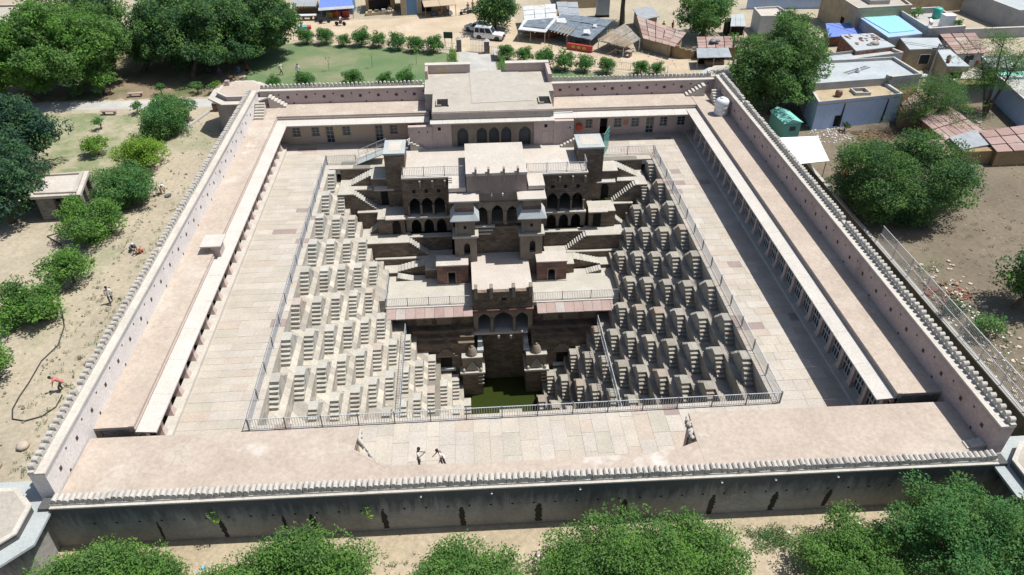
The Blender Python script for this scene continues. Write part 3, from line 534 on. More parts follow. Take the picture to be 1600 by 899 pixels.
# zigzag stairs climbing beside the palace
def zig(s, label):
    z = thing('zigzag_stairs', label, 'stairway')
    ox = 0.0 if s < 0 else .35                                     # the right flank lies a little further out
    def X(x): return s*(x+ox)
    def B(x0, x1, y0, y1, z0, z1): mb = MB(); a, b = X(x0), X(x1); mb.box(a, b, y0, y1, z0, z1); return mb
    def P(nm, x0, x1, y0, y1, z0, z1, m='palace_stone', mtop='palace_floor'):
        mb = B(x0, x1, y0, y1, z0, z1-.1); part(nm, mb, m, z); mb = B(x0-.0, x1+.0, y0-.04, y1, z1-.1, z1); part('pavement', mb, mtop, z)
    # solid masses, each one step further down and forward (x measured outward from the middle)
    W = 'retaining_wall'; xo = 16.0-ox
    P(W, 9.0, xo, YB-.01, 19.4, -20, -.004, 'palace_stone', 'tier_stone')
    P(W, 9.35, 12.6, 15.4, YB-.012, -20, -.05)
    P(W, 12.6, xo, 15.4, YB-.014, -20, -1.25); P(W, 14.4, xo, 14.45, 15.39, -20, -1.254)
    P(W, 9.35, 12.1, 12.6, 15.37, -20, ZB-.004); P(W, 12.1, 14.2, 14.02, 14.44, -20, ZB)
    P(W, 13.1, 13.8-ox, 12.9, 14.0, -20, ZC-.004); P(W, 8.9, 13.8-ox, 11.0, 12.88, -20, ZC); P(W, 4.6, 8.88, 11.95, 12.6, -20, ZC-.002)
    P(W, 4.6, 6.9, 10.6, 11.92, -20, ZD); P(W, 6.92, 12.5, 10.6, 10.97, -20, ZD-.003)
    P(W, 6.2, 7.4, 8.55, 10.57, -20, ZD-.06); P(W, 10.2, 11.6, 9.2, 10.58, -20, ZE)
    def flight(xt, xb, zt, zb, y0, y1, n):                         # runs along x from (xt, zt) down to (xb, zb)
        fl = part('stair_flight', B(min(xt, xb)+.02, max(xt, xb)-.02, y0+.06, y1-.02, -20, min(zt, zb)-.1), 'palace_stone', z)
        for i in range(n):
            a = xt+(xb-xt)*i/n; b = xt+(xb-xt)*(i+1)/n; h = zt-(zt-zb)*(i+.5)/n-.02
            mb = B(min(a, b), max(a, b), y0, y1, zb-.3, h-.06); e = .03 if xb > xt else -.03
            mb2 = B(min(a, b+e), max(a, b+e), y0-.03, y1, h-.06, h); mb.add(mb2.v, mb2.f, 1)
            part('step', mb, ['palace_stone', 'stair_stone'], fl)
    flight(12.62, 15.0, -.05, -1.25, 16.2, YB-.03, 9)
    flight(14.4, 12.1, -1.25, ZB, 14.46, 15.38, 11)
    flight(10.9, 13.1, ZB, ZC, 12.92, 14.0, 11)
    flight(8.88, 6.92, ZC, ZD, 11.0, 11.92, 9)
    flight(7.42, 10.2, ZD, ZE, 9.4, 10.57, 8)
    flight(10.2, 8.5, ZE, ZT, 8.3, 9.18, 7)
    # doorways with little stone hoods
    for x, y, zz, arched in ((11.35, 15.4, ZB, s > 0), (10.2, 12.6, ZC, s < 0)):
        mb = MB(); cx = X(x)
        if arched: mb.prism([(cx-.42, y-.012), (cx+.42, y-.012), (cx+.42, y+.3), (cx-.42, y+.3)], zz+.01, zz+1.35); mb.prism([(cx-.28, y-.012), (cx+.28, y-.012), (cx+.28, y+.3), (cx-.28, y+.3)], zz+1.35, zz+1.62)
        else: mb.box(cx-.42, cx+.42, y-.012, y+.3, zz+.01, zz+1.6)
        part('doorway', mb, 'dark_void', z)
        mb = MB(); mb.ext([(y-.5, zz+1.95), (y, zz+2.12), (y, zz+2.24), (y-.5, zz+2.07)], cx-1.0, cx+1.0, 'x'); part('door_hood', mb, 'lime_roof', z)
zig(-1, 'zigzag stone stairs climbing left of the arcaded palace'); zig(1, 'zigzag stone stairs climbing right of the arcaded palace')
mb = MB(); mb.add([(10.3, 14.7, 0), (12.6, 14.75, 0), (12.4, 15.3, 0), (11.6, 15.36, 0), (10.2, 15.3, 0)], [(0, 1, 2, 3, 4)]); obj('puddle', mb.mesh('puddle', 'pond_water'), None, (0, 0, ZB+.012), kind='structure')
# stair turrets either side of the upper terrace
def turret(x0, x1, label):
    t = thing('stair_turret', label, 'turret')
    mb = MB(); mb.box(x0+.06, x1-.06, 15.0, 17.9, -3.3, 2.72); part('wall', mb, 'palace_stone', t)
    mb = MB(); mb.box(x0, x1, 14.9, 18.1, 2.72, 2.9); part('roof', mb, 'grey_slab', t)
    mb = MB(); mb.box(x0+.45, x1-.4, 15.5, 17.7, 2.9, 2.92); part('roof_screed', mb, 'lime_roof', t)
turret(-11.05, -8.9, 'square stone stair turret left of the upper terrace'); turret(8.55, 11.3, 'square stone stair turret right of the upper terrace')
# ================================================================ galleries round the courtyard
RZ = 3.35
def merlon_mesh(w, h, d):
    n = 5; prof = [(-w/2, 0), (w/2, 0), (w/2, h*.55)]+[(w/2*math.cos(PI*i/n), h*.55+h*.45*math.sin(PI*i/n)) for i in range(1, n)]+[(-w/2, h*.55)]
    mb = MB(); mb.ext(prof, -d/2, d/2, 'y'); return mb.mesh('merlon', 'merlon')
MER = merlon_mesh(.30, .38, .44); MER2 = merlon_mesh(.31, .42, .32)
def wallrun(name, label, x_in, x_out, y0, y1, zt, group=None, holes=2.15):
    """side enclosure wall along y; inner face x_in, outer face x_out"""
    s = 1 if x_out > x_in else -1
    w = thing(name, label, 'wall', (0, 0, 0), 0, group)
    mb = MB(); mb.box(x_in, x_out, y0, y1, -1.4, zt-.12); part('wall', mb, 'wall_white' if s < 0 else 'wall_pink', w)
    mb = MB(); mb.box(x_in-s*.04, x_out+s*.03, y0, y1, zt-.12, zt); part('ledge', mb, 'coping', w)
    mb = MB(); mb.box(x_out-s*.32, x_out, y0, y1, zt, zt+.12); part('merlon_base', mb, 'merlon', w)
    if s < 0: mb = MB(); mb.box(x_in+.006, x_in-.1, y0+.02, y1, zt-.36, zt-.125); part('stain_band', mb, 'grey_plaster', w)
    y = y0+.3
    while y < y1-.3:
        if random.random() > .025: obj('merlon', MER2, w, (x_out-s*.17+random.uniform(-.015, .015), y, zt+.12), (random.uniform(-.05, .05), random.uniform(-.04, .04), PI/2+random.uniform(-.06, .06)), (random.uniform(.92, 1.06), 1, random.uniform(.68, .9)))
        y += .45
    y = y0+1.2; k = 0
    while y < y1-.6:
        mb = MB(); mb.box(x_in-s*.012, x_in+s*.1, y-.12, y+.12, RZ+.78, RZ+1.05); part('loophole', mb, 'hole_brown', w)
        mb = MB(); mb.box(x_in-s*.012, x_in+s*.1, y+.97, y+1.1, RZ+1.28, RZ+1.41); part('loophole', mb, 'hole_brown', w)
        if k % 2 == 0: mb = MB(); mb.box(x_in-s*.012, x_in+s*.1, y+.5, y+.66, RZ+.02, RZ+.18); part('drain', mb, 'hole_brown', w)
        y += holes; k += 1
    return w
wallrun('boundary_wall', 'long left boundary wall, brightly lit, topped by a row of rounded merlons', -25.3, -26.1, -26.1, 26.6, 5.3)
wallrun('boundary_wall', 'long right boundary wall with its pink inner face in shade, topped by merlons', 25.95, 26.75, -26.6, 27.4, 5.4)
def backwall(x0, x1, label):
    w = thing('boundary_wall', label, 'wall')
    mb = MB(); mb.box(x0, x1, 27.35, 28.15, -.5, 4.8); part('wall', mb, 'wall_pink', w)
    mb = MB(); mb.box(x0, x1, 27.3, 28.2, 4.8, 4.92); part('ledge', mb, 'coping', w)
    mb = MB(); mb.box(x0, x1, 27.88, 28.16, 4.92, 5.04); part('merlon_base', mb, 'merlon', w)
    x = x0+.25
    while x < x1-.2: obj('merlon', MER2, w, (x, 28.02, 5.04), (random.uniform(-.05, .05), random.uniform(-.04, .04), 0), (random.uniform(.92, 1.06), .8, random.uniform(.8, 1.0))); x += .45
    x = x0+1.0; k = 0
    while x < x1-.6:
        mb = MB(); mb.box(x-.16, x+.16, 27.335, 27.5, RZ+.62, RZ+.92); part('loophole', mb, 'hole_brown', w)
        mb = MB(); mb.box(x+.95, x+1.12, 27.335, 27.5, RZ+1.0, RZ+1.16); part('loophole', mb, 'hole_brown', w)
        if k % 2: mb = MB(); mb.box(x+.5, x+.68, 27.335, 27.5, RZ+.02, RZ+.18); part('drain', mb, 'hole_brown', w)
        x += 2.0; k += 1
backwall(-25.28, -7.1, 'far boundary wall left of the gatehouse, pink with dark loopholes'); backwall(7.2, 25.93, 'far boundary wall right of the gatehouse, pink with dark loopholes')
# side galleries
pillar = MB(); pillar.box(-.17, .17, -.17, .17, .25, 2.5)
for a, b, z0, z1 in ((.30, .17, .0, .5), (.17, .36, 2.3, 2.75)):
    pillar.add([(-a, -a, z0), (a, -a, z0), (a, a, z0), (-a, a, z0), (-b, -b, z1), (b, -b, z1), (b, b, z1), (-b, b, z1)], [(0, 1, 5, 4), (1, 2, 6, 5), (2, 3, 7, 6), (3, 0, 4, 7), (4, 5, 6, 7), (3, 2, 1, 0)])
PIL = pillar.mesh('pillar', 'wall_pink_in')
def gallery(s, label, xr, xe, xwall, y0, y1):
    g = thing('gallery_wing', label, 'gallery')
    def bx(mb, a, b, *r): mb.box(s*a, s*b, *r); return mb
    part('roof', bx(MB(), xr, xwall-.003, y0, y1, RZ-.2, RZ), 'roof_plaster', g)
    part('roof_edging', bx(MB(), xr-.02, xr+.32, y0+.02, y1, RZ, RZ+.04), 'roof_plaster', g)
    part('fascia', bx(MB(), xr, xr+.3, y0, y1, 2.95, RZ-.2), 'wall_pink_in', g)
    part('cornice', bx(MB(), xr-.05, xr, y0, y1, 3.08, 3.15), 'wall_pink_in', g)
    n = 14; L = (y1-3.6-y0)/n
    for i in range(n):
        ya, yb = y0+L*i, y0+L*(i+1)-.012
        mb = MB(); mb.ext([(s*xe, 2.84), (s*(xr+.1), 2.93), (s*(xr+.1), 3.03), (s*xe, 2.94)] if s > 0 else [(s*xe, 2.8), (s*(xr+.1), 2.92), (s*(xr+.1), 2.82), (s*xe, 2.7)], ya, yb, 'y'); part('eave_slab', mb, 'eave_stone', g)
    part('plinth', bx(MB(), 22.25, 23.0, y0, y1-3.2, -.3, .22), 'coping', g)
    part('inner_floor', bx(MB(), 23.0, xwall-.3, y0+.26, y1-3.2, -.3, -.02), 'shade_stone', g)  # floor behind the pillars darkened in its colour to read as shade
    part('rear_wall', bx(MB(), xwall-.35, xwall-.02, y0, y1, -.2, RZ-.2), 'palace_smooth', g)
    part('lintel', bx(MB(), 22.88, 23.12, y0, y1-2, 2.6, 2.8), 'wall_pink_in', g)
    y = y0+.6; k = 0
    while y < y1-4.2:
        obj('pillar', PIL, g, (s*22.9, y, .22), 0, (1, 1, .92))
        if s > 0 and y < y1-5.6:
            mb = MB(); x = s*22.95
            for i in range(5): yy = y+.2+1.38*i/4; mb.box(x-.02, x+.02, yy-.025, yy+.025, .22, 2.7)
            for z in (.3, 1.05, 1.8, 2.62): mb.box(x-.025, x+.025, y+.18, y+1.6, z-.03, z+.03)
            part('grille', mb, 'grill_white', g)
            mb = MB(); mb.box(x+.05, x+.07, y+.16, y+1.6, .22, 2.7); part('mesh_screen', mb, 'iron_grille', g)
        y += 1.78; k += 1
    mb = bx(MB(), xr+.3, xwall-.4, y0, y0+.25, .0, RZ-.2); part('end_wall', mb, 'brick_grey', g)
    return g
gl = gallery(-1, 'left gallery wing with a long sunlit roof and a row of pillars', 23.0, 21.85, 25.3, -21.2, 27.3)
gr = gallery(1, 'right gallery wing whose pillars are closed by white iron grilles', 23.15, 21.93, 25.95, -21.75, 27.3)
# rear gallery, two halves, with windows and doors
def rear(x0, x1, label, wins, doors, dark):
    g = thing('rear_gallery', label, 'gallery'); yw = 24.0
    mb = MB(); mb.box(x0, x1, 23.9, 27.34, RZ-.2, RZ-.004); part('roof', mb, 'roof_plaster', g)
    xa, xb = (x0+.35, x1) if x0 < 0 else (x0, x1-.1)
    mb = MB(); mb.box(xa, xb, 23.9, 24.3, 2.95, RZ-.2); part('fascia', mb, 'wall_pink_in', g)
    mb = MB(); mb.box(xa, xb, 23.85, 23.9, 3.08, 3.15); part('cornice', mb, 'coping', g)
    n = 7; L = (xb-xa)/n
    for i in range(n):
        mb = MB(); mb.ext([(22.5, 2.72), (24.0, 2.84), (24.0, 2.94), (22.5, 2.82)], xa+L*i, xa+L*(i+1)-.012, 'x'); part('eave_slab', mb, 'eave_stone', g)
    ops = sorted([(a, b, .92, 1.95, 'window') for a, b in wins]+[(a, b, .06, 1.98, 'door') for a, b in doors]+[(a, b, .06, 2.0, 'doorway') for a, b in dark])
    mb = MB(); x = xa+.4 if x0 < 0 else xa
    xe = xb if x0 < 0 else xb-.3
    for a, b, z0, z1, k in ops:
        mb.box(x, a, yw, yw+.35, -.3, 2.9)
        mb.box(a, b, yw, yw+.35, z1, 2.9); mb.box(a, b, yw, yw+.35, -.3, z0); x = b
    mb.box(x, xe, yw, yw+.35, -.3, 2.9); part('wall', mb, 'wall_yellow' if x0 < 0 else 'wall_pink_in', g)
    mb = MB(); mb.box(xa+.4, xe, 27.0, 27.3, -.3, 3.1); part('rear_wall', mb, 'wall_pink_in', g)
    for a, b, z0, z1, k in ops:
        if k == 'doorway': continue
        w = MB(); w.box(a, b, yw+.16, yw+.18, z0, z1); wo = part(k, w, 'glass_dark', g)
        gm = MB(); bar_grid(gm, a+.04, b-.04, z0+.03, z1-.03, yw+.1, 2, 3 if k == 'window' else 4, .014); part('grille', gm, 'metal_rail', wo)
        if k == 'window': gm = MB(); gm.box(a-.08, b+.08, yw-.07, yw-.002, z0-.09, z0-.01); part('sill', gm, 'coping', wo)
    return g
rear(-25.28, -6.6, 'far gallery left of the gatehouse with barred windows in a yellowed pink wall', [(-21.7, -20.8), (-19.61, -18.75), (-16.26, -15.35), (-11.05, -10.2)], [(-18.05, -17.2), (-12.68, -11.83)], [(-8.97, -8.2)])
rg = rear(6.9, 25.93, 'far gallery right of the gatehouse with barred windows and an open dark door', [(10.75, 11.53), (14.0, 14.85), (15.95, 16.86), (19.2, 20.1), (21.2, 22.15)], [(17.65, 18.55)], [(12.4, 13.25)])
mb = MB(); mb.box(15.1, 15.6, 23.96, 23.998, 1.15, 1.75); n = thing('wall_notice', 'faded orange notice painted between two windows of the far right gallery', 'notice', data=mb.mesh('wall_notice', 'faded_orange'))
# small kiosk shelter on the left roof and low roof stairs at the corners
k = thing('roof_kiosk', 'little slab-topped shaft standing on the inner edge of the left gallery roof', 'shaft')
mb = MB(); mb.box(-23.2, -22.55, -2.6, -1.4, 2.8, 3.95); part('shaft', mb, 'wall_pink', k)
mb = MB(); mb.box(-23.9, -22.3, -2.9, -1.1, 3.95, 4.06); part('slab', mb, 'eave_stone', k)
# ---------------------------------------------------------------- front wing, partly collapsed; slightly skewed like the real one
FS = -.0125
fw = thing('front_wing', 'near gallery wing whose middle part has collapsed, its roof patched with pale plaster', 'gallery', (0, -27.02, 0), FS)
def fpart(n, mb, m, top=None): return part(n, mb, [m]+([top] if top else []), fw)
mb = MB(); mb.prism([(-25.25, .5), (-8.0, .5), (-7.9, 1.72), (-9.9, 3.0), (-9.75, 4.75), (-25.25, 4.75)], 3.15, RZ); fpart('roof', mb, 'roof_plaster')
mb = MB(); mb.prism([(9.8, .5), (25.9, .5), (25.9, 4.75), (9.8, 4.75), (9.72, 2.75)], 3.15, RZ); fpart('roof', mb, 'roof_plaster')
mb = MB(); mb.prism([(-8.0, .5), (9.8, .5), (9.72, 2.5), (8.4, 2.0), (6.8, 1.78), (0, 1.66), (-7.9, 1.72)], 3.05, RZ-.01); fpart('roof_stub', mb, 'roof_plaster')
mb = MB(); mb.box(-8.0, 9.8, .5, 1.2, -.5, 3.05); fpart('rear_wall', mb, 'wall_pink_in')
mb = MB(); mb.box(-22.4, -9.9, 4.4, 4.7, 2.4, 3.15); mb.box(9.9, 22.6, 4.4, 4.7, 2.4, 3.15); fpart('fascia', mb, 'wall_pink_in')
for xs in ((-22.0, -10.1), (10.0, 22.4)):
    x = xs[0]
    while x <= xs[1]+.05: obj('pillar', PIL, fw, (x, 4.5, .02), 0, (1, 1, .92)); x += 2.0
for a, b in ((-10.4, -9.95), (9.95, 10.4)): mb = MB(); mb.box(a, b, .6, 4.4, 0, 3.15); fpart('broken_wall', mb, 'mud_pale')
mb = MB(); mb.prism([(-9.75, 4.75), (-9.95, 4.75), (-10.08, 2.95), (-8.0, 1.56), (-7.9, 1.72), (-9.9, 3.0)], RZ-.3, RZ+.012); fpart('broken_rim', mb, 'roof_plaster')
rng = random.Random(5)
for i in range(54):                                                # torn ends of the broken vault
    L = i < 30; t = rng.random()
    if L: px, py = -9.75+1.9*max(0, t-.25), 4.6-2.9*t
    else: px, py = 9.7-.2*rng.random(), 2.6+2.1*t
    mb = MB(); w = rng.uniform(.05, .15); mb.lathe([(w*.8, -.3), (w, -.1), (w*.6, rng.uniform(.02, .09))], 5); obj('broken_stone', mb.mesh('broken_stone', 'coping'), fw, (px, py, RZ-.05), (rng.uniform(-.2, .2), rng.uniform(-.3, .3), rng.random()*3))
mb = MB(); mb.box(-25.95, 26.5, -.17, .5, -.6, 1.95); fpart('wall', mb, 'front_wall')
mb = MB(); mb.box(-25.95, 26.5, -.21, .5, 1.95, 3.47); fpart('upper_wall', mb, 'front_wall')
mb = MB(); mb.box(-25.3, 25.9, -.3, .42, 3.47, 3.57); fpart('string_course', mb, 'coping')
mb = MB(); mb.box(-25.3, 25.9, -.14, .36, 3.57, 3.67); fpart('merlon_base', mb, 'merlon')
n = 165
for i in range(n):
    x = -25.2+51.0*(i+.5)/n; obj('merlon', MER, fw, (x, .11+random.uniform(-.02, .02), 3.67), (random.uniform(-.05, .05), random.uniform(-.05, .05), random.uniform(-.06, .06)), (random.uniform(.88, 1.0), random.uniform(.93, 1.05), random.uniform(.82, 1.06)))
x = -23.5
while x < 25:
    mb = MB(); mb.box(x-.06, x+.06, -.215, -.1, 1.99, 2.11); fpart('weep_hole', mb, 'dark_void'); x += 1.18
for i, x in enumerate((-6.0, -2.2, 2.6, 10.4, 13.4, 16.9)):
    mb = MB(); mb.box(x-.045, x+.045, -.36, -.2, 3.08, 3.15); fpart('water_spout', mb, 'white_paint')
# dark wet streaks running down from the drain holes
rng = random.Random(11)
for x, zt, w, lean in ((-20.3, 2.6, .16, .05), (-17.0, 2.7, .3, .25), (-13.6, 2.3, .2, .1), (-12.1, 2.5, .3, .2), (-8.2, 2.6, .34, .2), (-3.9, 2.7, .36, .1), (.4, 2.6, .4, .0), (5.2, 2.8, .36, -.08), (10.2, 2.8, .38, -.2), (13.8, 2.7, .4, -.3), (16.9, 2.5, .3, -.3)):
    pts = []; m_ = 22; w *= .62; ph = rng.random()*6
    for j in range(m_+1): t = j/m_; pts.append((x+lean*t*.5-w*(.35+.65*min(1, 3*t)*(1-.35*t))*rng.uniform(.55, 1.15), 1.93-(1.93-.25)*t*(.75+.25*(zt-2.2)*2)))
    for j in range(m_, -1, -1): t = j/m_; pts.append((x+lean*t*.5+w*(.35+.65*min(1, 3*t)*(1-.35*t))*rng.uniform(.55, 1.15), 1.93-(1.93-.25)*t*(.75+.25*(zt-2.2)*2)))
    k = m_+1; mb = MB(); mb.add([(a, -.174 if b < 1.94 else -.214, b) for a, b in pts], [(j, j+1, 2*k-2-j, 2*k-1-j) for j in range(m_)]); fpart('wet_stain', mb, 'black_stain')
# ---------------------------------------------------------------- corner bastions
def octo(c, r, rot=PI/8): return [(c[0]+r*math.cos(rot+PI/4*k), c[1]+r*math.sin(rot+PI/4*k)) for k in range(8)]
def bastion(label, c, r, z, slab_m, top_m, wall_m):
    b = thing('corner_bastion', label, 'bastion')
    mb = MB(); mb.prism(octo(c, r*.8), -.8, z-.15); part('shaft', mb, wall_m, b)
    o, i = octo(c, r), octo(c, r*.66)
    for k in range(8):
        k2 = (k+1) % 8; g = .004
        mb = MB(); mb.prism([o[k], o[k2], i[k2], i[k]], z-.15, z+random.uniform(-.006, .006)); part('rim_slab', mb, slab_m, b)
    mb = MB(); mb.prism(octo(c, r*.7), z-.1, z+.42); part('drum', mb, wall_m, b)
    mb = MB(); mb.prism(octo(c, r*.72), z+.42, z+.52); part('coping', mb, 'coping', b)
    mb = MB(); mb.prism(octo(c, r*.63), z+.52, z+.535); part('roof', mb, top_m, b)
    return b
bl = bastion('octagonal bastion with a broad pale platform at the far left corner', (-27.65, 28.75), 3.6, 4.25, 'coping', 'roof_plaster', 'wall_pink')
mb = MB(); mb.box(-29.5, -29.05, 29.6, 30.1, 4.78, 5.3); part('chimney', mb, 'wall_pink', bl)
bastion('octagonal bastion with a grey roof at the far right corner under the big tree', (28.3, 29.8), 3.4, 4.25, 'grey_slab', 'roof_grey', 'wall_pink')
bastion('octagonal bastion with blue-grey rim slabs at the near left corner', (-28.25, -27.7), 3.15, 3.25, 'grey_slab', 'roof_grey', 'front_wall')
bastion('octagonal bastion with blue-grey rim slabs at the near right corner', (28.7, -28.4), 3.15, 3.25, 'grey_slab', 'roof_grey', 'front_wall')
def stepset(label, x0, y0, dx, dy, n, w, z0, rise, m='coping'):
    t = thing('roof_steps', label, 'steps')
    for i in range(n):
        mb = MB(); X, Y = x0+dx*i, y0+dy*i
        if dx: mb.box(X, X+dx, Y, Y+w, z0-.02, z0+rise*(i+1))
        else: mb.box(X, X+w, Y, Y+dy, z0-.02, z0+rise*(i+1))
        part('step', mb, m, t)
stepset('small steps against the left wall by the far left bastion', -25.25, 23.2, 0, .3, 6, 1.0, RZ, .2); stepset('small steps along the far wall by the far left bastion', -22.4, 26.3, -.3, 0, 6, 1.0, RZ, .2)
stepset('small shaded steps against the right wall by the far right bastion', 25.0, 23.4, 0, .3, 6, .9, RZ, .2); stepset('small white-edged steps along the far wall by the far right bastion', 22.6, 26.3, .35, 0, 6, 1.0, RZ, .2)
stepset('small steps rising to the near right bastion', 24.9, -26.3, .26, 0, 4, .55, RZ, .07)
stepset('three stone steps in the far left corner of the courtyard', -22.9, 22.2, .35, 0, 1, 1.2, 0, .3)
# ---------------------------------------------------------------- gatehouse
gt = thing('gatehouse', 'pink gatehouse with a row of dark arched doorways and a big grey roof', 'gatehouse')
yg = 19.5
ops = [(-3.03, .58), (-1.01, .55), (.28, .55), (1.56, .55), (3.54, .62)]
mb = MB(); mb.box(-6.2, -4.2, yg, yg+.5, -1, 4.2); part('wall', mb, 'wall_pink_in', gt)
mb = MB(); mb.box(4.5, 6.6, yg, yg+.5, -1, 4.2); part('wall', mb, 'wall_pink_in', gt)
mb = MB(); arch_wall(mb, -4.2, 4.5, 1.0, 4.2, yg+.06, yg+.5, [(cx, hw, 1.2, 2.6, 3.35) for cx, hw in ops]); part('arcade_wall', mb, 'palace_smooth', gt)
for cx, hw in ops:
    d = MB(); d.box(cx-hw, cx+hw, yg+.4, yg+.46, 1.2, 3.35); do = part('door', d, 'iron_grille', gt)
    gm = MB(); bar_grid(gm, cx-hw+.03, cx+hw-.03, 1.25, 2.7, yg+.36, 5, 2, .014); part('grille', gm, 'metal_dark', do)
mb = MB(); mb.box(-6.2, 6.6, yg+.55, 24.5, -1, 4.6); part('body', mb, 'wall_pink_in', gt)
mb = MB(); mb.box(-7.0, 7.15, 24.5, 31.2, -.5, 4.6); part('rear_block', mb, 'wall_pink', gt)
mb = MB(); mb.prism([(-6.1, yg-.05), (6.5, yg-.05), (6.55, 24.4), (7.1, 24.45), (7.15, 31.0), (-7.05, 31.0), (-7.0, 24.45), (-6.1, 24.4)], 4.6, 5.2); part('roof', mb, 'roof_grey', gt)
mb = MB(); mb.prism([(-1.95, 21.5), (4.6, 21.8), (3.6, 31.15), (-2.0, 31.15)], 5.2, 5.24); part('roof_patch', mb, 'paver_joint', gt)
n = 10
for i in range(n):
    xa = -6.35+12.95*i/n; mb = MB(); mb.ext([(yg-.75, 4.12), (yg+.02, 4.3), (yg+.02, 4.4), (yg-.75, 4.22)], xa, xa+12.95/n-.012, 'x'); part('eave_slab', mb, 'eave_stone', gt)
mb = MB(); mb.box(-6.15, 6.55, yg-.12, yg-.05, 4.95, 5.12); mb.box(-6.1, 6.5, yg-.06, yg, 4.4, 4.6); part('fascia', mb, 'wall_pink_in', gt)
for x0, x1 in ((-7.0, -1.9), (2.2, 7.15)):
    mb = MB(); mb.box(x0, x1, 30.6, 31.0, 5.2, 6.15); part('parapet', mb, 'wall_pink_in', gt)
    mb = MB(); mb.box(x0-.05, x1+.05, 30.5, 31.3, 6.15, 6.25); part('parapet_coping', mb, 'coping', gt)
mb = MB(); mb.box(6.75, 7.15, 27.0, 30.6, 5.2, 6.15); mb.box(-7.0, -6.7, 28.8, 30.6, 5.2, 6.15); part('parapet', mb, 'wall_pink_in', gt)
for x0 in (-5.6, 5.2):
    h = MB(); h.box(x0, x0+1.15, 20.9, 22.4, 5.2, 5.212); hp = part('roof_hatch', h, 'dark_void', gt)
    mb = MB(); mb.box(x0-.1, x0, 20.8, 22.5, 5.2, 5.42); mb.box(x0+1.15, x0+1.25, 20.8, 22.5, 5.2, 5.42); mb.box(x0, x0+1.15, 22.4, 22.5, 5.2, 5.42); mb.box(x0, x0+.45, 20.8, 20.9, 5.2, 5.42); part('rim', mb, 'roof_grey', hp)
for a, b, zt in ((-8.7, -6.2, 3.65), (6.6, 8.7, 3.85)):
    mb = MB(); mb.box(a, b, yg-.1, yg+.4, -1, zt); part('side_wall', mb, 'wall_pink_in', gt)
for x in (-5.45, 5.75): mb = MB(); mb.box(x-.16, x+.16, yg-.012, yg+.1, 3.15, 3.5); part('wall_niche', mb, 'dark_void', gt)
for x in (-7.6, -6.7, 8.3): mb = MB(); mb.box(x-.07, x+.07, yg-.112, yg, 3.0, 3.15); part('wall_hole', mb, 'dark_void', gt)
for x0, x1, z1 in ((-5.75, -4.85, 2.8), (5.3, 6.15, 2.75)):
    mb = MB()
    mb.box(x0, x0+.05, yg-.03, yg-.002, 1.3, z1); mb.box(x1-.05, x1, yg-.03, yg-.002, 1.3, z1); mb.box(x0+.05, x1-.05, yg-.03, yg-.002, z1-.05, z1); part('blind_panel', mb, 'wall_pink', gt)
mb = MB(); mb.box(6.2, 9.2, 23.6, 23.98, 0, 3.0); part('passage_wall', mb, 'whitewash', gt)
for cx in (7.2, 8.7): mb = MB(); mb.prism([(cx-.5, 23.58), (cx+.5, 23.58), (cx+.5, 23.7), (cx-.5, 23.7)], .05, 1.9); mb.prism([(cx-.35, 23.58), (cx+.35, 23.58), (cx+.35, 23.7), (cx-.35, 23.7)], 1.9, 2.25); part('archway', mb, 'dark_void', gt)
oc = MB(); oc.lathe([(.05, 0), (.32, .25), (.38, .5), (.3, .8), (.05, .95)], 10, (0, 0, 0)); thing('shrine_idol', 'small orange cloth-covered idol against the far wall right of the gatehouse', 'idol', (10.0, 23.6, .75), data=oc.mesh('shrine_idol', 'orange_cloth'))
# steps from passage down to upper terrace, ramp
stepset('five stone steps descending to the upper terrace beside the left turret', -7.0, 19.0, -.32, 0, 5, .5, UZ, .17, 'palace_floor')
stepset('five stone steps descending to the upper terrace beside the right turret', 7.3, 18.6, .32, 0, 5, .5, UZ, .17, 'palace_floor')
rp = thing('access_ramp', 'railed steel access ramp rising to the left stair turret', 'ramp')
mb = MB(); mb.add([(-14.3, 18.5, .03), (-11.1, 18.5, 1.3), (-11.1, 20.0, 1.3), (-14.3, 20.0, .03), (-14.3, 18.5, -.03), (-11.1, 18.5, 1.22), (-11.1, 20.0, 1.22), (-14.3, 20.0, -.03)], [(0, 1, 2, 3), (0, 4, 5, 1), (7, 3, 2, 6), (1, 5, 6, 2), (7, 6, 5, 4)]); part('deck', mb, 'grey_slab', rp)
for y in (18.52, 19.98):
    mb = MB()
    for i in range(4): t = i/3; mb.tube([(-14.2+3.0*t, y, .05+1.22*t), (-14.2+3.0*t, y, 1.0+1.22*t)], .025, 5)
    mb.tube([(-14.2, y, 1.0), (-11.2, y, 2.22)], .025, 5); mb.tube([(-14.2, y, .55), (-11.2, y, 1.77)], .02, 5); part('handrail', mb, 'metal_rail', rp)
tk = thing('water_tank', 'white plastic water tank on the right gallery roof', 'water tank', (25.0, 21.2, RZ))
mb = MB(); mb.lathe([(.71, 0), (.74, .1), (.74, .5), (.71, .55), (.74, .6), (.74, 1.0), (.71, 1.05), (.74, 1.1), (.73, 1.5), (.54, 1.7), (.3, 1.78)], 20); part('body', mb, 'tank_white', tk)
mb = MB(); mb.lathe([(.3, 1.78), (.3, 1.85), (.1, 1.88)], 16); part('lid', mb, 'tank_white', tk)
gtf = thing('mesh_gate', 'tall open iron gate leaf standing beside the right stair turret', 'gate', (11.75, 18.2, 0), 1.15)
mb = MB(); bar_grid(mb, 0, 2.6, .1, 2.6, 0, 9, 5, .02); part('leaf', mb, 'teal_paint', gtf); mb = MB(); mb.box(-.06, .06, -.06, .06, 0, 2.8); part('post', mb, 'rail_post', gtf)
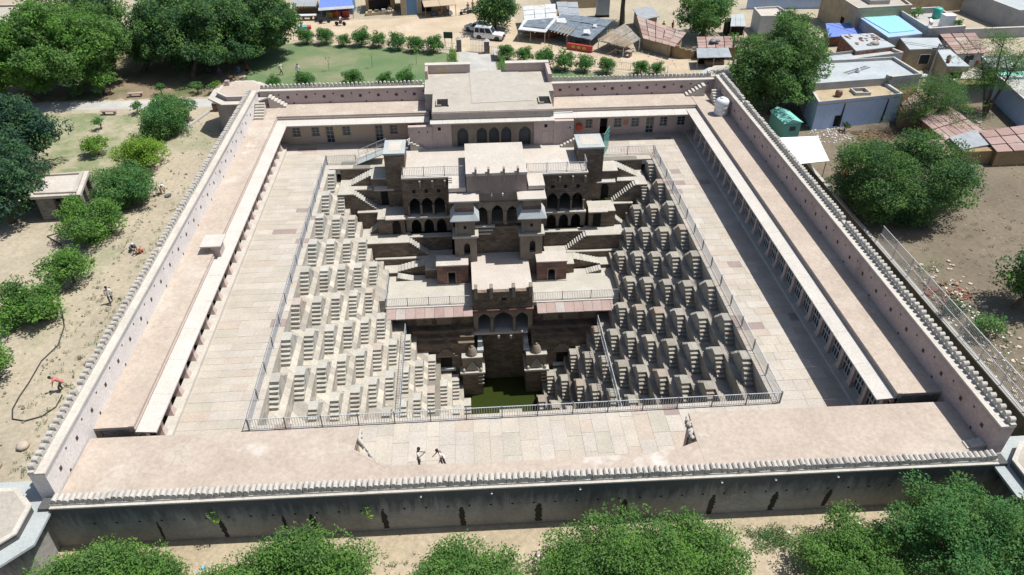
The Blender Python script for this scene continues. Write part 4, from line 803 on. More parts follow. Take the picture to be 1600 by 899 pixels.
# ---------------------------------------------------------------- railings
def railing(label, pts, bay=2.3, h=1.0, step=.16, group=None, nm='safety_railing', dark=True, thick=.013):
    r = thing(nm, label, 'railing', pts[0], 0, group); o = Vector(pts[0])
    for a, b in zip(pts[:-1], pts[1:]):
        a, b = Vector(a)-o, Vector(b)-o; L = (b-a).length; n = max(1, round(L/bay)); d = (b-a)/n; al = math.atan2(d.y, d.x)
        for i in range(n+1):
            if i == n and Vector(b)+o != Vector(pts[-1]): continue
            q = a+d*i; mb = MB(); mb.box(-.035, .035, -.035, .035, 0, h+.05); part('post', mb, 'rail_post' if dark else 'metal_rail', r, loc=q, rot=al)
        for i in range(n):
            q = a+d*i; l = d.length; mb = MB(); sl = d.z
            def z(t): return sl*t/l
            k = int(l/step)
            for j in range(1, k): t = l*j/k; mb.box(t-thick, t+thick, -thick, thick, .1+z(t), h-.03+z(t))
            for zz in (.09, h-.03):
                mb.add([(0, -.02, zz), (l, -.02, zz+sl), (l, .02, zz+sl), (0, .02, zz), (0, -.02, zz+.04), (l, -.02, zz+.04+sl), (l, .02, zz+.04+sl), (0, .02, zz+.04)], [(0, 3, 2, 1), (4, 5, 6, 7), (0, 1, 5, 4), (2, 3, 7, 6)])
            part('rail_panel', mb, 'metal_rail', r, loc=q, rot=al)
    return r
railing('grey bar railing along the near edge of the well', [(-17.5, -18.8, 0), (17.5, -18.8, 0)])
railing('grey bar railing along the left edge of the well', [(-17.5, -18.75, 0), (-17.5, 18.8, 0)], 2.6)
railing('grey bar railing along the right edge of the well', [(17.5, -18.75, 0), (17.5, 18.6, 0)], 2.6)
railing('railing at the far left corner of the well', [(-17.4, 18.8, 0), (-14.4, 18.8, 0)], 2.6)
railing('railing at the far right corner of the well', [(17.4, 18.8, 0), (11.8, 18.8, 0)], 2.6)
railing('railing on the left half of the upper terrace edge', [(-9.1, 13.15, UZ), (-2.95, 13.15, UZ)], 2.0)
railing('railing on the right half of the upper terrace edge', [(3.2, 13.15, UZ), (9.25, 13.15, UZ)], 2.0)
railing('short railing on the right end of the upper terrace', [(9.25, 13.25, UZ), (9.25, 18.0, UZ)], 1.6)
railing('railing on the left part of the lower terrace', [(-11.05, 8.6, ZT), (-11.05, 4.05, ZT), (-2.9, 4.05, ZT)], 2.3)
railing('railing on the right part of the lower terrace', [(3.2, 4.05, ZT), (11.6, 4.05, ZT)], 2.6)
railing('pale handrail running down the left terraces towards the water', [(-9.25, 2.3, LV(7)), (-9.25, -10.5, LV(7))], 2.2, dark=False, step=.3, thick=.02)
railing('pale handrail running down the right terraces towards the water', [(9.3, 2.3, LV(7)), (9.3, -10.5, LV(7))], 2.2, dark=False, step=.3, thick=.02)
# ================================================================ village, shops and yard
def lerp3(a, b, t): return tuple(a[i]+(b[i]-a[i])*t for i in range(3))
def bil(q, u, v): return lerp3(lerp3(q[0], q[1], u), lerp3(q[3], q[2], u), v)
def quadroof(name, q, n, m, mt, par, gap=.02, th=.07, jit=.02):
    """roof laid as separate panels over the quad q (four 3-D corners in order)"""
    rng = random.Random(int(abs(q[0][0]*7+q[0][1])))
    for i in range(n):
        for j in range(m):
            g = gap/2; dz = rng.uniform(-jit, jit)
            c = [bil(q, i/n+g/n*2, j/m+g/m), bil(q, (i+1)/n-g/n*2, j/m+g/m), bil(q, (i+1)/n-g/n*2, (j+1)/m-g/m), bil(q, i/n+g/n*2, (j+1)/m-g/m)]
            t = [(x, y, z+dz+.02*(k in (0, 1))) for k, (x, y, z) in enumerate(c)]; b = [(x, y, z-th) for x, y, z in c]
            mb = MB(); mb.add(t+b, [(0, 1, 2, 3), (7, 6, 5, 4), (0, 4, 5, 1), (1, 5, 6, 2), (2, 6, 7, 3), (3, 7, 4, 0)]); part(name, mb, mt, par)
def inset(poly, d):
    cx = sum(p[0] for p in poly)/len(poly); cy = sum(p[1] for p in poly)/len(poly)
    out = []
    for x, y in poly: l = math.hypot(x-cx, y-cy); out.append((cx+(x-cx)*(1-d/l), cy+(y-cy)*(1-d/l)))
    return out
def parapet(par, poly, z, h, w, m, mc='coping', skip=()):
    n = len(poly); inn = inset(poly, w*1.4)
    for k in range(n):
        if k in skip: continue
        k2 = (k+1) % n
        mb = MB(); mb.prism([poly[k], poly[k2], inn[k2], inn[k]], z, z+h); part('parapet', mb, m, par)
        if mc: mb = MB(); mb.prism([poly[k], poly[k2], inn[k2], inn[k]], z+h+.002, z+h+.06); part('parapet_coping', mb, mc, par)
def house(label, poly, z, wm, rm, ph=.35, cat='house', pw=.22, mc='coping', name='house', skip=()):
    h = thing(name, label, cat)
    mb = MB(); mb.prism(poly, G0-.5, z-.12); part('wall', mb, wm, h)
    mb = MB(); mb.prism(poly, z-.12, z); part('roof', mb, rm, h)
    if ph: parapet(h, poly, z, ph, pw, wm, mc, skip)
    return h
def opening(par, a, b, z0, z1, m='dark_void', name='door', off=.02, frame=None):
    """door or window set on the wall line a->b (both xy)"""
    d = Vector((b[0]-a[0], b[1]-a[1])).normalized(); nrm = Vector((d.y, -d.x))
    p = [Vector(a), Vector(b)]; mb = MB()
    o = [(q+nrm*off) for q in p]; i_ = [(q-nrm*.15) for q in p]
    mb.prism([tuple(o[0]), tuple(o[1]), tuple(i_[1]), tuple(i_[0])], z0, z1); f = part(name, mb, m, par)
    if frame:
        mb = MB(); t = .07
        def pp(q, e): return tuple(q+nrm*e)
        for q, s in ((p[0], -1), (p[1], 1)):
            q2 = q+d*s*t; A, B = (q2, q) if s < 0 else (q, q2)
            mb.prism([pp(A, off+.03), pp(B, off+.03), pp(B, -.1), pp(A, -.1)], z0, z1+t)
        mb.prism([pp(p[0], off+.03), pp(p[1], off+.03), pp(p[1], -.1), pp(p[0], -.1)], z1+.002, z1+t); part('frame', mb, frame, f)
    return f
# --- blue-washed house near the enclosure
bh = house('blue-washed house with a dark drain stain beside its small doorway', [(36.35, 22.4), (46.9, 24.1), (46.6, 27.5), (37.0, 26.4)], 3.55, 'blue_wash', 'mud_pale', .28, skip=(2,))
mb = MB(); mb.prism([(37.0, 26.42), (46.62, 27.52), (46.7, 26.9), (50.6, 27.6), (50.2, 33.4), (38.4, 32.6)], G0-.5, 4.35); part('upper_block', mb, 'grey_plaster', bh)
up = [(36.95, 26.4), (46.6, 27.5), (46.75, 26.9), (50.7, 27.6), (50.3, 33.5), (38.3, 32.7)]
mb = MB(); mb.prism(up, 4.36, 4.42); part('upper_roof', mb, 'slab_pale', bh)
parapet(bh, up, 4.42, .3, .2, 'grey_plaster', skip=(0,))
mb = MB(); mb.prism([(46.95, 24.2), (50.7, 27.58), (46.75, 27.4)], G0-.5, 3.3); part('brick_lean_to', mb, 'brick_red', bh)
opening(bh, (38.9, 22.81), (39.65, 22.93), .7, 2.0)
for x0, lean, w in ((39.75, -.1, .12), (45.2, -.15, .13)):
    y0 = 22.4+(x0-36.35)*.161-.02; zt, zb = 3.4, .6
    mb = MB(); pts = [(x0-w*.6, zt), (x0+w*.6, zt), (x0+lean+w*1.6, zb), (x0+lean-w*1.2, zb)]
    mb.add([(x, 22.4+(x-36.35)*.161-.025, z) for x, z in pts], [(0, 1, 2, 3)]); part('drain_stain', mb, 'black_stain', bh)
pt = MB(); pt.lathe([(.3, 0), (.42, .3), (.36, .55), (.4, .6)], 10, (39.6, 24.6, 3.56)); part('cistern', pt, 'red_stone', bh)
mb = MB(); mb.box(41.6, 43.4, 24.6, 24.75, 3.56, 3.9); mb.box(41.6, 43.4, 26.0, 26.15, 3.56, 3.9); mb.box(43.25, 43.4, 24.75, 26.0, 3.56, 3.9); mb.box(41.6, 41.75, 24.75, 26.0, 3.56, 3.9); part('roof_trough', mb, 'concrete', bh)
ld = thing('ladder', 'iron ladder lying across the pale roof of the blue-washed house', 'ladder', (42.4, 28.9, 4.5), .5)
mb = MB()
for e in (0, .55): mb.tube([(0, e, 0), (4.2, e, 0)], .03, 5)
part('rails', mb, 'metal_dark', ld)
for i in range(8): mb = MB(); mb.tube([(.25+.53*i, 0, 0), (.25+.53*i, .55, 0)], .022, 5); part('rung', mb, 'metal_dark', ld)
# --- the cluster behind it
h = house('grey house with a rubble-strewn back yard behind the blue-washed house', [(43.6, 36.4), (55.0, 39.4), (54.2, 41.6), (43.2, 39.3)], 2.9, 'grey_plaster', 'slab_pale', .3)
h = house('flat house with a pale roof littered with broken tiles', [(48.6, 39.6), (54.6, 41.0), (54.2, 46.6), (49.4, 46.2)], 3.5, 'brick_red', 'slab_pale', 0)
rng = random.Random(3)
for i in range(26):
    mb = MB(); w = rng.uniform(.08, .22); mb.box(-w, w, -w, w, 0, .07); obj('broken_tile', mb.mesh('broken_tile', 'brick_red'), h, (rng.uniform(49.6, 53.8), rng.uniform(42, 46), 3.5), rng.random()*3)
h = house('brick yard wall with a heap of sticks left of the littered roof', [(43.4, 39.5), (48.4, 40.6), (48.9, 46.0), (44.8, 46.2)], 1.2, 'brick_red', 'rubble', 0)
th_ = thing('tarp_shelter', 'low shelter draped with a bright blue tarpaulin', 'shelter')
quadroof('tarp', [(49.7, 49.9, 2.0), (55.9, 50.7, 2.0), (57.4, 54.2, 2.6), (51.0, 54.4, 2.6)], 1, 1, 'tarp_blue', th_, .0, .1, 0)
mb = MB(); mb.prism([(50.0, 50.4), (55.6, 51.1), (57.2, 54.0), (51.1, 54.2)], G0, 1.95); part('body', mb, 'brick_red', th_)
h = house('long house roofed with a cyan tarpaulin edged in blue', [(55.0, 43.9), (60.5, 45.2), (61.2, 53.8), (55.2, 53.0)], 3.75, 'grey_plaster', 'tarp_sky', 0)
quadroof('tarp', [(56.0, 45.5, 3.82), (60.0, 46.4, 3.82), (60.8, 53.6, 3.84), (55.6, 52.8, 3.84)], 4, 1, 'tarp_cyan', h, .008, .05, .008)
h = house('big house with a flat grey roof and teal doors in its left wall', [(54.4, 52.6), (63.0, 53.6), (64.5, 66), (54.2, 64)], 4.9, 'mud_pale', 'roof_grey', .25)
opening(h, (54.35, 54.8), (54.4, 53.6), .6, 2.9, 'teal_paint'); opening(h, (54.3, 56.6), (54.35, 55.6), .6, 2.9, 'dark_void')
mb = MB(); mb.box(57.4, 60.4, 55.2, 58.2, 4.9, 5.5); part('roof_tank_wall', mb, 'concrete', h); mb = MB(); mb.box(57.8, 60.0, 55.6, 57.8, 5.5, 5.512); part('water', mb, 'glass_dark', h)
h = house('terraced roof with grey parapets, potted plants and a dish', [(61.3, 45.2), (66.9, 45.9), (68.2, 55.2), (61.5, 54.6)], 3.6, 'grey_plaster', 'concrete', .75, pw=.3)
tk = MB(); tk.lathe([(.6, 0), (.62, .2), (.62, 1.3), (.5, 1.45)], 14); thing('water_drum', 'green plastic drum among plants on the terraced roof', 'drum', (66.4, 52.4, 3.6), data=tk.mesh('water_drum', 'plastic_green'))
wt = thing('roof_tank', 'white box-shaped water tank on the terraced roof', 'water tank', (65.3, 48.0, 3.6)); mb = MB(); mb.box(-.75, .75, -.6, .6, 0, 1.7); part('body', mb, 'tank_white', wt); mb = MB(); mb.box(-.8, .8, -.65, .65, 1.7, 1.78); part('lid', mb, 'tank_white', wt)
ds = thing('satellite_dish', 'small white satellite dish on the corner of the terraced roof', 'dish', (61.7, 46.3, 4.4)); mb = MB(); mb.lathe([(.05, 0), (.3, .06), (.5, .2)], 14); part('dish', mb, 'tank_white', ds, rot=(1.1, 0, .5), loc=(0, 0, .5)); mb = MB(); mb.tube([(0, 0, 0), (0, 0, .6)], .03, 6); part('mast', mb, 'metal_dark', ds)
h = house('small grey house with a pale slab roof and a barred window', [(56.0, 39.9), (60.9, 40.1), (62.3, 44.3), (57.1, 44.6)], 3.4, 'mud_pale', 'slab_pale', 0)
opening(h, (57.8, 39.97), (59.2, 40.03), 1.4, 2.6, 'iron_grille', 'window', frame='white_paint')
h = house('narrow annex with a bluish slab roof and open porch', [(57.9, 34.0), (60.7, 33.8), (61.7, 40.1), (60.0, 40.3)], 3.2, 'mud_pale', 'slab_pale', 0)
opening(h, (58.5, 33.96), (60.3, 33.83), .6, 2.4, 'dark_void')
h = thing('house', 'house with a reddish tiled roof and pale blue front wall', 'house'); mb = MB(); mb.prism([(62.3, 39.3), (66.2, 39.5), (68.0, 45.4), (63.4, 45.2)], G0-.3, 3.0); part('wall', mb, 'whitewash', h)
quadroof('roof_panel', [(61.9, 38.8, 3.0), (66.6, 39.0, 3.0), (68.5, 45.8, 3.5), (63.1, 45.6, 3.5)], 3, 5, 'tile_roof', h, .05)
opening(h, (63.6, 39.36), (64.9, 39.43), .6, 2.6, 'iron_grille', 'door', frame='whitewash')
h = house('roofless grey enclosure with a brown slab over its back', [(56.4, 28.3), (61.3, 28.9), (61.2, 30.4), (56.6, 30.4)], 2.8, 'grey_plaster', 'mud', .1)
h = house('low store with a cream slab roof behind the grey enclosure', [(58.4, 31.6), (62.2, 31.6), (62.8, 35.1), (61.0, 35.0)], 2.5, 'whitewash', 'lime_roof', 0)
h = house('blue-walled house at the right edge of the village', [(61.9, 29.8), (59.9, 19.8), (70, 18), (72, 29)], 3.1, 'blue_wash', 'concrete', .2)
# mud huts with sloping tiled roofs
def hut(label, poly, zw, wm, q, n, m, rm='tile_roof', cat='hut'):
    t = thing('mud_hut', label, cat); mb = MB(); mb.prism(poly, G0-.4, zw); part('wall', mb, wm, t); quadroof('roof_panel', q, n, m, rm, t, .045, .08, .025); return t
hut('orange mud hut with a pale tiled roof beside the blue-washed house', [(46.3, 22.4), (48.6, 21.9), (51.0, 28.4), (48.6, 28.2)], 2.25, 'mud', [(46.5, 21.7, 2.3), (51.4, 23.2, 2.5), (51.4, 29.3, 2.9), (48.3, 28.3, 2.7)], 4, 3)
hut('long hut under a sloping pink tiled roof with dark seams', [(47.9, 15.7), (52.2, 16.8), (51.7, 22.4), (48.0, 20.8)], 2.0, 'mud', [(47.7, 15.2, 2.05), (52.6, 16.3, 2.4), (52.0, 23.0, 2.8), (47.5, 20.9, 2.3)], 6, 2)
hut('brown mud hut with a grey weathered slab roof', [(48.3, 12.9), (51.5, 13.0), (51.6, 16.5), (48.3, 15.4)], 2.0, 'mud', [(47.9, 13.2, 2.05), (51.9, 14.0, 2.2), (51.8, 17.1, 2.5), (47.9, 15.8, 2.3)], 1, 1, 'old_tin')
hut('mud hut with pink tiles at the right edge of the picture', [(51.4, 12.4), (58, 12.6), (58.5, 16.8), (52.2, 15.8)], 2.1, 'mud', [(51.2, 12.3, 2.2), (58.5, 12.4, 2.3), (59.0, 17.6, 2.8), (51.6, 16.4, 2.6)], 4, 3)
hut('low hut with pink tiles half hidden behind the spreading tree', [(43.0, 12.4), (46.6, 12.9), (47.1, 15.4), (43.6, 14.6)], 1.7, 'mud', [(42.6, 12.1, 1.8), (47.1, 12.7, 1.9), (47.6, 15.8, 2.3), (43.2, 15.0, 2.2)], 1, 4)
h = house('pale-roofed house by the blue wall at the top right', [(41.6, 55.8), (46.6, 55.6), (46.0, 60.6), (42, 60.2)], 3.2, 'whitewash', 'lime_roof', .2)
fw_ = thing('yard_wall', 'tall pale blue yard wall at the top right', 'wall'); mb = MB(); mb.prism([(44.5, 69.6), (57.8, 69), (57.9, 69.4), (44.6, 70)], G0-.3, 2.9); part('wall', mb, 'blue_wash', fw_)
fw_ = thing('field_wall', 'long grey field wall with a pale coping behind the acacia trees', 'wall'); mb = MB(); mb.prism([(67, 52.0), (86, 52.6), (86, 52.9), (67, 52.3)], G0-.3, 1.9); part('wall', mb, 'grey_plaster', fw_); mb = MB(); mb.prism([(67, 51.94), (86, 52.54), (86, 52.96), (67, 52.36)], 1.9, 2.0); part('coping', mb, 'coping', fw_)
h = house('weathered house at the top right corner', [(80.5, 54.6), (90, 55), (90, 66), (79, 66)], 3.6, 'grey_plaster', 'slab_pale', .15)
h = house('old plastered house with stained walls at the top right', [(66, 66), (80, 66.5), (80, 76), (66, 75)], 3.8, 'mud_pale', 'roof_grey', .2)
# green hut, white canopy, retaining wall with its fence
gh = thing('guard_hut', 'small teal metal hut with a pitched teal roof', 'hut', (32.95, 22.2, G0), .1)
mb = MB(); mb.box(-.95, .95, -1.7, 1.7, 0, 1.9); part('body', mb, 'teal_paint', gh)
mb = MB(); mb.add([(-1.1, -1.85, 1.85), (1.1, -1.85, 1.85), (1.1, 1.85, 1.85), (-1.1, 1.85, 1.85), (-.25, -1.85, 2.3), (-.25, 1.85, 2.3)], [(0, 1, 4), (2, 3, 5), (1, 2, 5, 4), (3, 0, 4, 5), (3, 2, 1, 0)]); part('roof', mb, 'teal_sheet', gh)
mb = MB(); mb.box(-.3, .4, -1.72, -1.69, .9, 1.4); part('window', mb, 'glass_dark', gh)
cn = thing('canopy', 'flat white sheet canopy on posts against the right boundary wall', 'canopy')
mb = MB(); mb.add([(29.9, 10.6, 2.5), (33.0, 10.9, 2.55), (34.1, 16.5, 2.6), (29.9, 16.5, 2.55), (29.9, 10.6, 2.42), (33.0, 10.9, 2.47), (34.1, 16.5, 2.52), (29.9, 16.5, 2.47)], [(0, 1, 2, 3), (7, 6, 5, 4), (0, 4, 5, 1), (1, 5, 6, 2), (2, 6, 7, 3), (3, 7, 4, 0)]); part('sheet', mb, 'canopy_white', cn)
for x, y in ((30.1, 10.8), (32.8, 11.1), (33.8, 16.3), (30.1, 16.3)): mb = MB(); mb.tube([(x, y, -1), (x, y, 2.45)], .04, 6); part('post', mb, 'metal_dark', cn)
pn = thing('tin_panel', 'rust-brown sheet leaning beside the white canopy', 'panel'); mb = MB(); mb.add([(34.3, 10.2, G0), (36.6, 12.4, G0), (36.4, 12.9, 2.0), (34.6, 11.4, 2.2)], [(0, 1, 2, 3)]); mb.add([(34.33, 10.17, G0), (36.63, 12.37, G0), (36.43, 12.87, 2.0), (34.63, 11.37, 2.2)], [(3, 2, 1, 0)]); part('sheet', mb, 'brick_red', pn)
rw = thing('retaining_wall', 'dark concrete retaining wall along the lane right of the enclosure', 'wall'); mb = MB(); mb.box(32.4, 32.75, -27.2, 20, -1.2, G0+.14); part('wall', mb, 'dark_green_wall', rw); mb = MB(); mb.box(32.38, 32.72, -27.2, 20, G0+.14, G0+.22); part('coping', mb, 'concrete', rw)
cf = railing('tall grey mesh fence on the retaining wall right of the enclosure', [(32.6, -26.5, G0+.24), (32.6, -1.2, G0+.24)], 2.6, 1.75, .14, nm='mesh_fence', dark=False)
mb = MB(); mb.box(-.02, .02, 0, 25.3, .9, .96); part('mid_rail', mb, 'metal_rail', cf)
# --- shops and huts beyond the garden
hut('long mud-walled hut under a rose tiled roof, with whitewashed doors', [(23.3, 51.2), (26.2, 47.6), (28.6, 50.6), (24.2, 58.8)], 2.3, 'mud_pale', [(22.9, 50.4, 2.3), (26.5, 46.5, 2.3), (29.2, 50.8, 2.8), (23.8, 59.6, 2.8)], 5, 5)
mh = thing('mud_wall', 'curved yellow mud wall at the end of the rose-tiled hut', 'wall')
for i in range(7):
    a = -.3+.42*i; b = a+.42; c = (28.4, 48.2)
    mb = MB(); mb.prism([(c[0]-2.0*math.cos(a), c[1]-1.6*math.sin(a)), (c[0]-2.0*math.cos(b), c[1]-1.6*math.sin(b)), (c[0]-1.75*math.cos(b), c[1]-1.35*math.sin(b)), (c[0]-1.75*math.cos(a), c[1]-1.35*math.sin(a))], G0, 2.2-.22*abs(i-2)); part('wall_piece', mb, 'mud', mh)
tp = thing('thatched_porch', 'ragged brown thatched porch in front of the rose-tiled hut', 'porch')
quadroof('thatch_bundle', [(16.4, 50.6, 2.1), (19.8, 47.7, 2.0), (22.6, 50.4, 2.3), (21.5, 56.5, 2.7)], 6, 1, 'thatch', tp, .04, .14, .05)
rng = random.Random(9)
for i in range(30):
    t = i/29; a = bil([(16.4, 50.6, 2.1), (19.8, 47.7, 2.0), (22.6, 50.4, 2.3), (21.5, 56.5, 2.7)], t, rng.uniform(-.06, .1)); b = bil([(16.4, 50.6, 2.1), (19.8, 47.7, 2.0), (22.6, 50.4, 2.3), (21.5, 56.5, 2.7)], t+.02, .5)
    mb = MB(); mb.tube([(a[0], a[1], a[2]+.06), (b[0], b[1], b[2]+.1)], .035, 4); part('pole', mb, 'wood_pale', tp)
for x, y in ((16.6, 50.5), (19.7, 48.0), (22.4, 50.2)): mb = MB(); mb.tube([(x, y, G0), (x, y, 2.1)], .07, 6); part('post', mb, 'whitewash', tp)
tb = thing('stone_table', 'low stone counter table under the thatched porch', 'table', (19.9, 48.6, G0), -.6); mb = MB(); mb.box(-1.2, 1.2, -.45, .45, .75, .85); part('top', mb, 'pink_slab', tb)
for x in (-1.0, 1.0): mb = MB(); mb.box(x-.12, x+.12, -.4, .4, 0, .75); part('leg', mb, 'brick_grey', tb)
sa = thing('stall', 'stall under torn black plastic sheeting with a red painted counter', 'stall')
quadroof('sheet', [(9.9, 55.3, 2.3), (15.6, 50.7, 2.1), (19.9, 57.6, 2.8), (12.6, 61.0, 2.9)], 4, 3, 'black_sheet', sa, .006, .08, .06)
for x, y in ((12.4, 52.9), (15.5, 51.0), (10.1, 55.4), (19.2, 56.8)): mb = MB(); mb.tube([(x, y, G0), (x, y, 2.2)], .06, 6); part('post', mb, 'wood', sa)
mb = MB(); mb.prism([(12.3, 51.9), (15.6, 50.0), (15.8, 50.35), (12.5, 52.25)], G0, 1.4); part('counter', mb, 'red_paint', sa)
for i in range(3):
    t = .25+.22*i; x, y = 12.3+3.3*t, 51.9-1.9*t; mb = MB(); mb.prism([(x-.2, y+.07), (x+.25, y-.19), (x+.29, y-.12), (x-.16, y+.13)], .85, 1.25); part('counter_motif', mb, 'cloth_yellow', sa)
mb = MB(); mb.prism([(12.5, 53.8), (19.0, 56.6), (16.5, 59.5), (12.6, 59.5)], G0, 1.9); part('back_room', mb, 'black_sheet', sa)
for i in range(6): mb = MB(); x = 10.3+.4*i; mb.tube([(x, 54.6-.45*i, 2.2), (x+1.4, 56.6-.4*i, 2.6)], .05, 5); part('roof_pole', mb, 'wood_pale', sa)
for (x, y), w in (((15.2, 52.6), .55), ((12.2, 58.0), .8), ((16.8, 55.2), .3)): mb = MB(); mb.add([(x-w, y-w*.6, 2.55), (x+w, y-w*.8, 2.45), (x+w*.8, y+w, 2.8), (x-w*.7, y+w*.8, 2.82)], [(0, 1, 2, 3)]); mb.v = [(a, b, c+.12) for a, b, c in mb.v]; part('sheet_patch', mb, 'white_sheet', sa)
sb = thing('stall', 'open stall beneath a sagging black awning with a white border', 'stall')
quadroof('awning', [(5.6, 56.0, 2.2), (9.5, 54.4, 2.2), (12.2, 60.4, 2.7), (6.8, 59.6, 2.6)], 2, 2, 'white_sheet', sb, .0, .08, .0)
quadroof('sheet', [(6.4, 56.9, 2.4), (9.5, 55.6, 2.4), (11.2, 59.4, 2.75), (7.3, 58.9, 2.7)], 2, 2, 'black_sheet', sb, .0, .06, .02)
for x, y in ((5.6, 56.0), (9.4, 54.5), (7.4, 55.3)): mb = MB(); mb.tube([(x, y, G0), (x, y, 2.2)], .06, 6); part('post', mb, 'wood_pale', sb)
mb = MB(); mb.box(8.6, 11.6, 57.2, 59.8, G0, 1.5); part('counter', mb, 'brick_red', sb); mb = MB(); mb.box(6.4, 8.2, 57.4, 58.2, 1.0, 1.1); part('bench', mb, 'wood', sb)
ws = thing('shed', 'shed roofed with bright white sheets behind the awning stall', 'shed'); quadroof('roof_panel', [(6.8, 59.6, 2.5), (11.8, 60.8, 2.5), (12.3, 66, 3.0), (7.0, 65, 3.0)], 3, 3, 'white_sheet', ws, .02, .07, .04); mb = MB(); mb.box(7.2, 11.6, 61, 65, G0, 2.4); part('wall', mb, 'brick_red', ws)
gs = thing('shed', 'grey sheet-covered hump-roofed shed behind the black stall', 'shed'); quadroof('roof_panel', [(12.2, 60.4, 2.6), (15.2, 59.0, 2.5), (15.8, 66.2, 3.2), (12.4, 66.2, 3.2)], 2, 3, 'old_tin', gs, .01, .07, .06); mb = MB(); mb.box(12.6, 15.0, 61, 65.8, G0, 2.4); part('wall', mb, 'brick_grey', gs)
hut('small grey slab hut behind the rose-tiled hut', [(24.4, 58.8), (27.2, 60.2), (26.8, 63.8), (24.2, 62.8)], 2.4, 'mud_pale', [(24.1, 58.3, 2.4), (27.6, 59.8, 2.5), (27.3, 64.3, 2.9), (23.8, 63.2, 2.8)], 1, 1, 'old_tin')
tn = thing('shed', 'dark open shed with a pale tin roof behind the big right tree', 'shed'); quadroof('roof_panel', [(36.4, 53.6, 2.7), (38.7, 53.4, 2.7), (40, 58.6, 3.0), (38, 58.2, 3.0)], 3, 1, 'slab_pale', tn, .02); mb = MB(); mb.box(37, 39.5, 56.2, 58, G0, 2.6); part('back_wall', mb, 'dark_void', tn)
for x, y in ((36.6, 53.8), (38.6, 53.6)): mb = MB(); mb.tube([(x, y, G0), (x, y, 2.7)], .06, 6); part('post', mb, 'wood', tn)
hut('mud hut with a tiled roof and a heap of rags on it', [(30.0, 46.6), (35.6, 46.2), (36.3, 48.9), (30.4, 48.9)], 2.1, 'mud', [(29.6, 46.1, 2.2), (35.8, 45.8, 2.2), (36.7, 49.3, 2.7), (30.2, 49.3, 2.7)], 5, 4)
ts = thing('lean_to', 'lean-to with a grey corrugated roof on thin posts by the far right bastion', 'shelter'); quadroof('roof_panel', [(28.5, 42.4, 2.1), (33.2, 42.4, 2.1), (33.6, 45.4, 2.4), (29.2, 45.4, 2.4)], 9, 1, 'old_tin', ts, .0, .06, .03)
for x, y in ((28.7, 42.6), (30.9, 42.6), (33.0, 42.6)): mb = MB(); mb.tube([(x, y, G0), (x, y, 2.1)], .05, 6); part('post', mb, 'wood_pale', ts)
mb = MB(); mb.box(29.4, 33.0, 44.6, 45.0, G0, 2.2); part('back_wall', mb, 'dark_void', ts); mb = MB(); mb.box(30.2, 32.6, 43.2, 44.2, G0, 1.2); part('counter', mb, 'wood', ts)
cb = thing('cabinet', 'tall grey metal cabinet standing between the stalls and a tree', 'cabinet', (20.1, 67.4, G0)); mb = MB(); mb.box(-1.0, 1.0, -.5, .5, .3, 3.0); part('body', mb, 'slab_pale', cb); mb = MB(); mb.box(-1.05, 1.05, -.55, .55, 0, .3); part('base', mb, 'dark_void', cb)
# shops along the road at the top
bs_ = thing('shop', 'roadside shop under a bright blue tarpaulin with a white edge', 'shop')
quadroof('tarp', [(-24.8, 67.9, 2.5), (-19.5, 68.9, 2.5), (-20.6, 75, 3.1), (-25.4, 75, 3.1)], 2, 2, 'tarp_blue', bs_, .0, .06, .01)
mb = MB(); mb.add([(-24.85, 67.6, 2.25), (-19.4, 68.6, 2.25), (-19.4, 68.9, 2.58), (-24.85, 67.9, 2.58)], [(0, 1, 2, 3)]); mb.add([(-24.85, 67.66, 2.25), (-19.4, 68.66, 2.25), (-19.4, 68.96, 2.58), (-24.85, 67.96, 2.58)], [(3, 2, 1, 0)]); part('awning_edge', mb, 'white_sheet', bs_)
mb = MB(); mb.box(-25, -20, 71.5, 75, G0, 2.6); part('back_wall', mb, 'shop_blue', bs_)
for x in (-24.6, -22.2, -19.8): mb = MB(); mb.tube([(x, 68.4+(x+24.6)*.19, G0), (x, 68.4+(x+24.6)*.19, 2.5)], .05, 6); part('post', mb, 'wood', bs_)
for i, (x, m_) in enumerate(((-23.6, 'cloth_yellow'), (-22.4, 'orange_cloth'), (-21.0, 'red_paint'))): mb = MB(); mb.box(x-.5, x+.5, 69.9, 70.6, G0, 1.3+.1*i); part('goods', mb, m_, bs_)
lt = thing('market_table', 'long pale-topped market table left of the blue-tarped shop', 'table'); mb = MB(); mb.box(-29.2, -25.4, 68.4, 69.4, 1.2, 1.3); part('top', mb, 'white_sheet', lt)
for x in (-28.9, -27.6, -26.4, -25.7):
    mb = MB(); mb.box(x-.12, x+.12, 68.5, 69.2, G0, 1.2); part('leg', mb, 'brick_red', lt)
lo = thing('stall', 'ragged stall with yellow bunting above the market table', 'stall'); quadroof('awning', [(-29.5, 70.4, 2.2), (-25.6, 70.2, 2.2), (-25.6, 74, 2.6), (-29.8, 74, 2.6)], 2, 1, 'old_tin', lo, .01); mb = MB(); mb.box(-29.4, -25.8, 72.4, 74, G0, 2.1); part('back_wall', mb, 'wood', lo)
mb = MB()
for i in range(9): x = -29.4+.45*i; mb.add([(x, 70.3, 2.25), (x+.4, 70.3, 2.25), (x+.2, 70.28, 1.85)], [(0, 1, 2)])
part('bunting', mb, 'cloth_yellow', lo, kind='stuff')
h = house('roadside shop with a blue shutter and a wide awning', [(-12.2, 70.2), (-4.4, 71.2), (-5, 78), (-12.5, 77.5)], 3.4, 'mud_pale', 'roof_grey', .2, name='shop', cat='shop')
opening(h, (-11.3, 70.32), (-9.6, 70.53), .6, 2.9, 'shop_blue', 'shutter', frame='whitewash'); opening(h, (-8.9, 70.62), (-7.3, 70.82), .9, 2.7, 'dark_void', 'doorway', frame='whitewash')
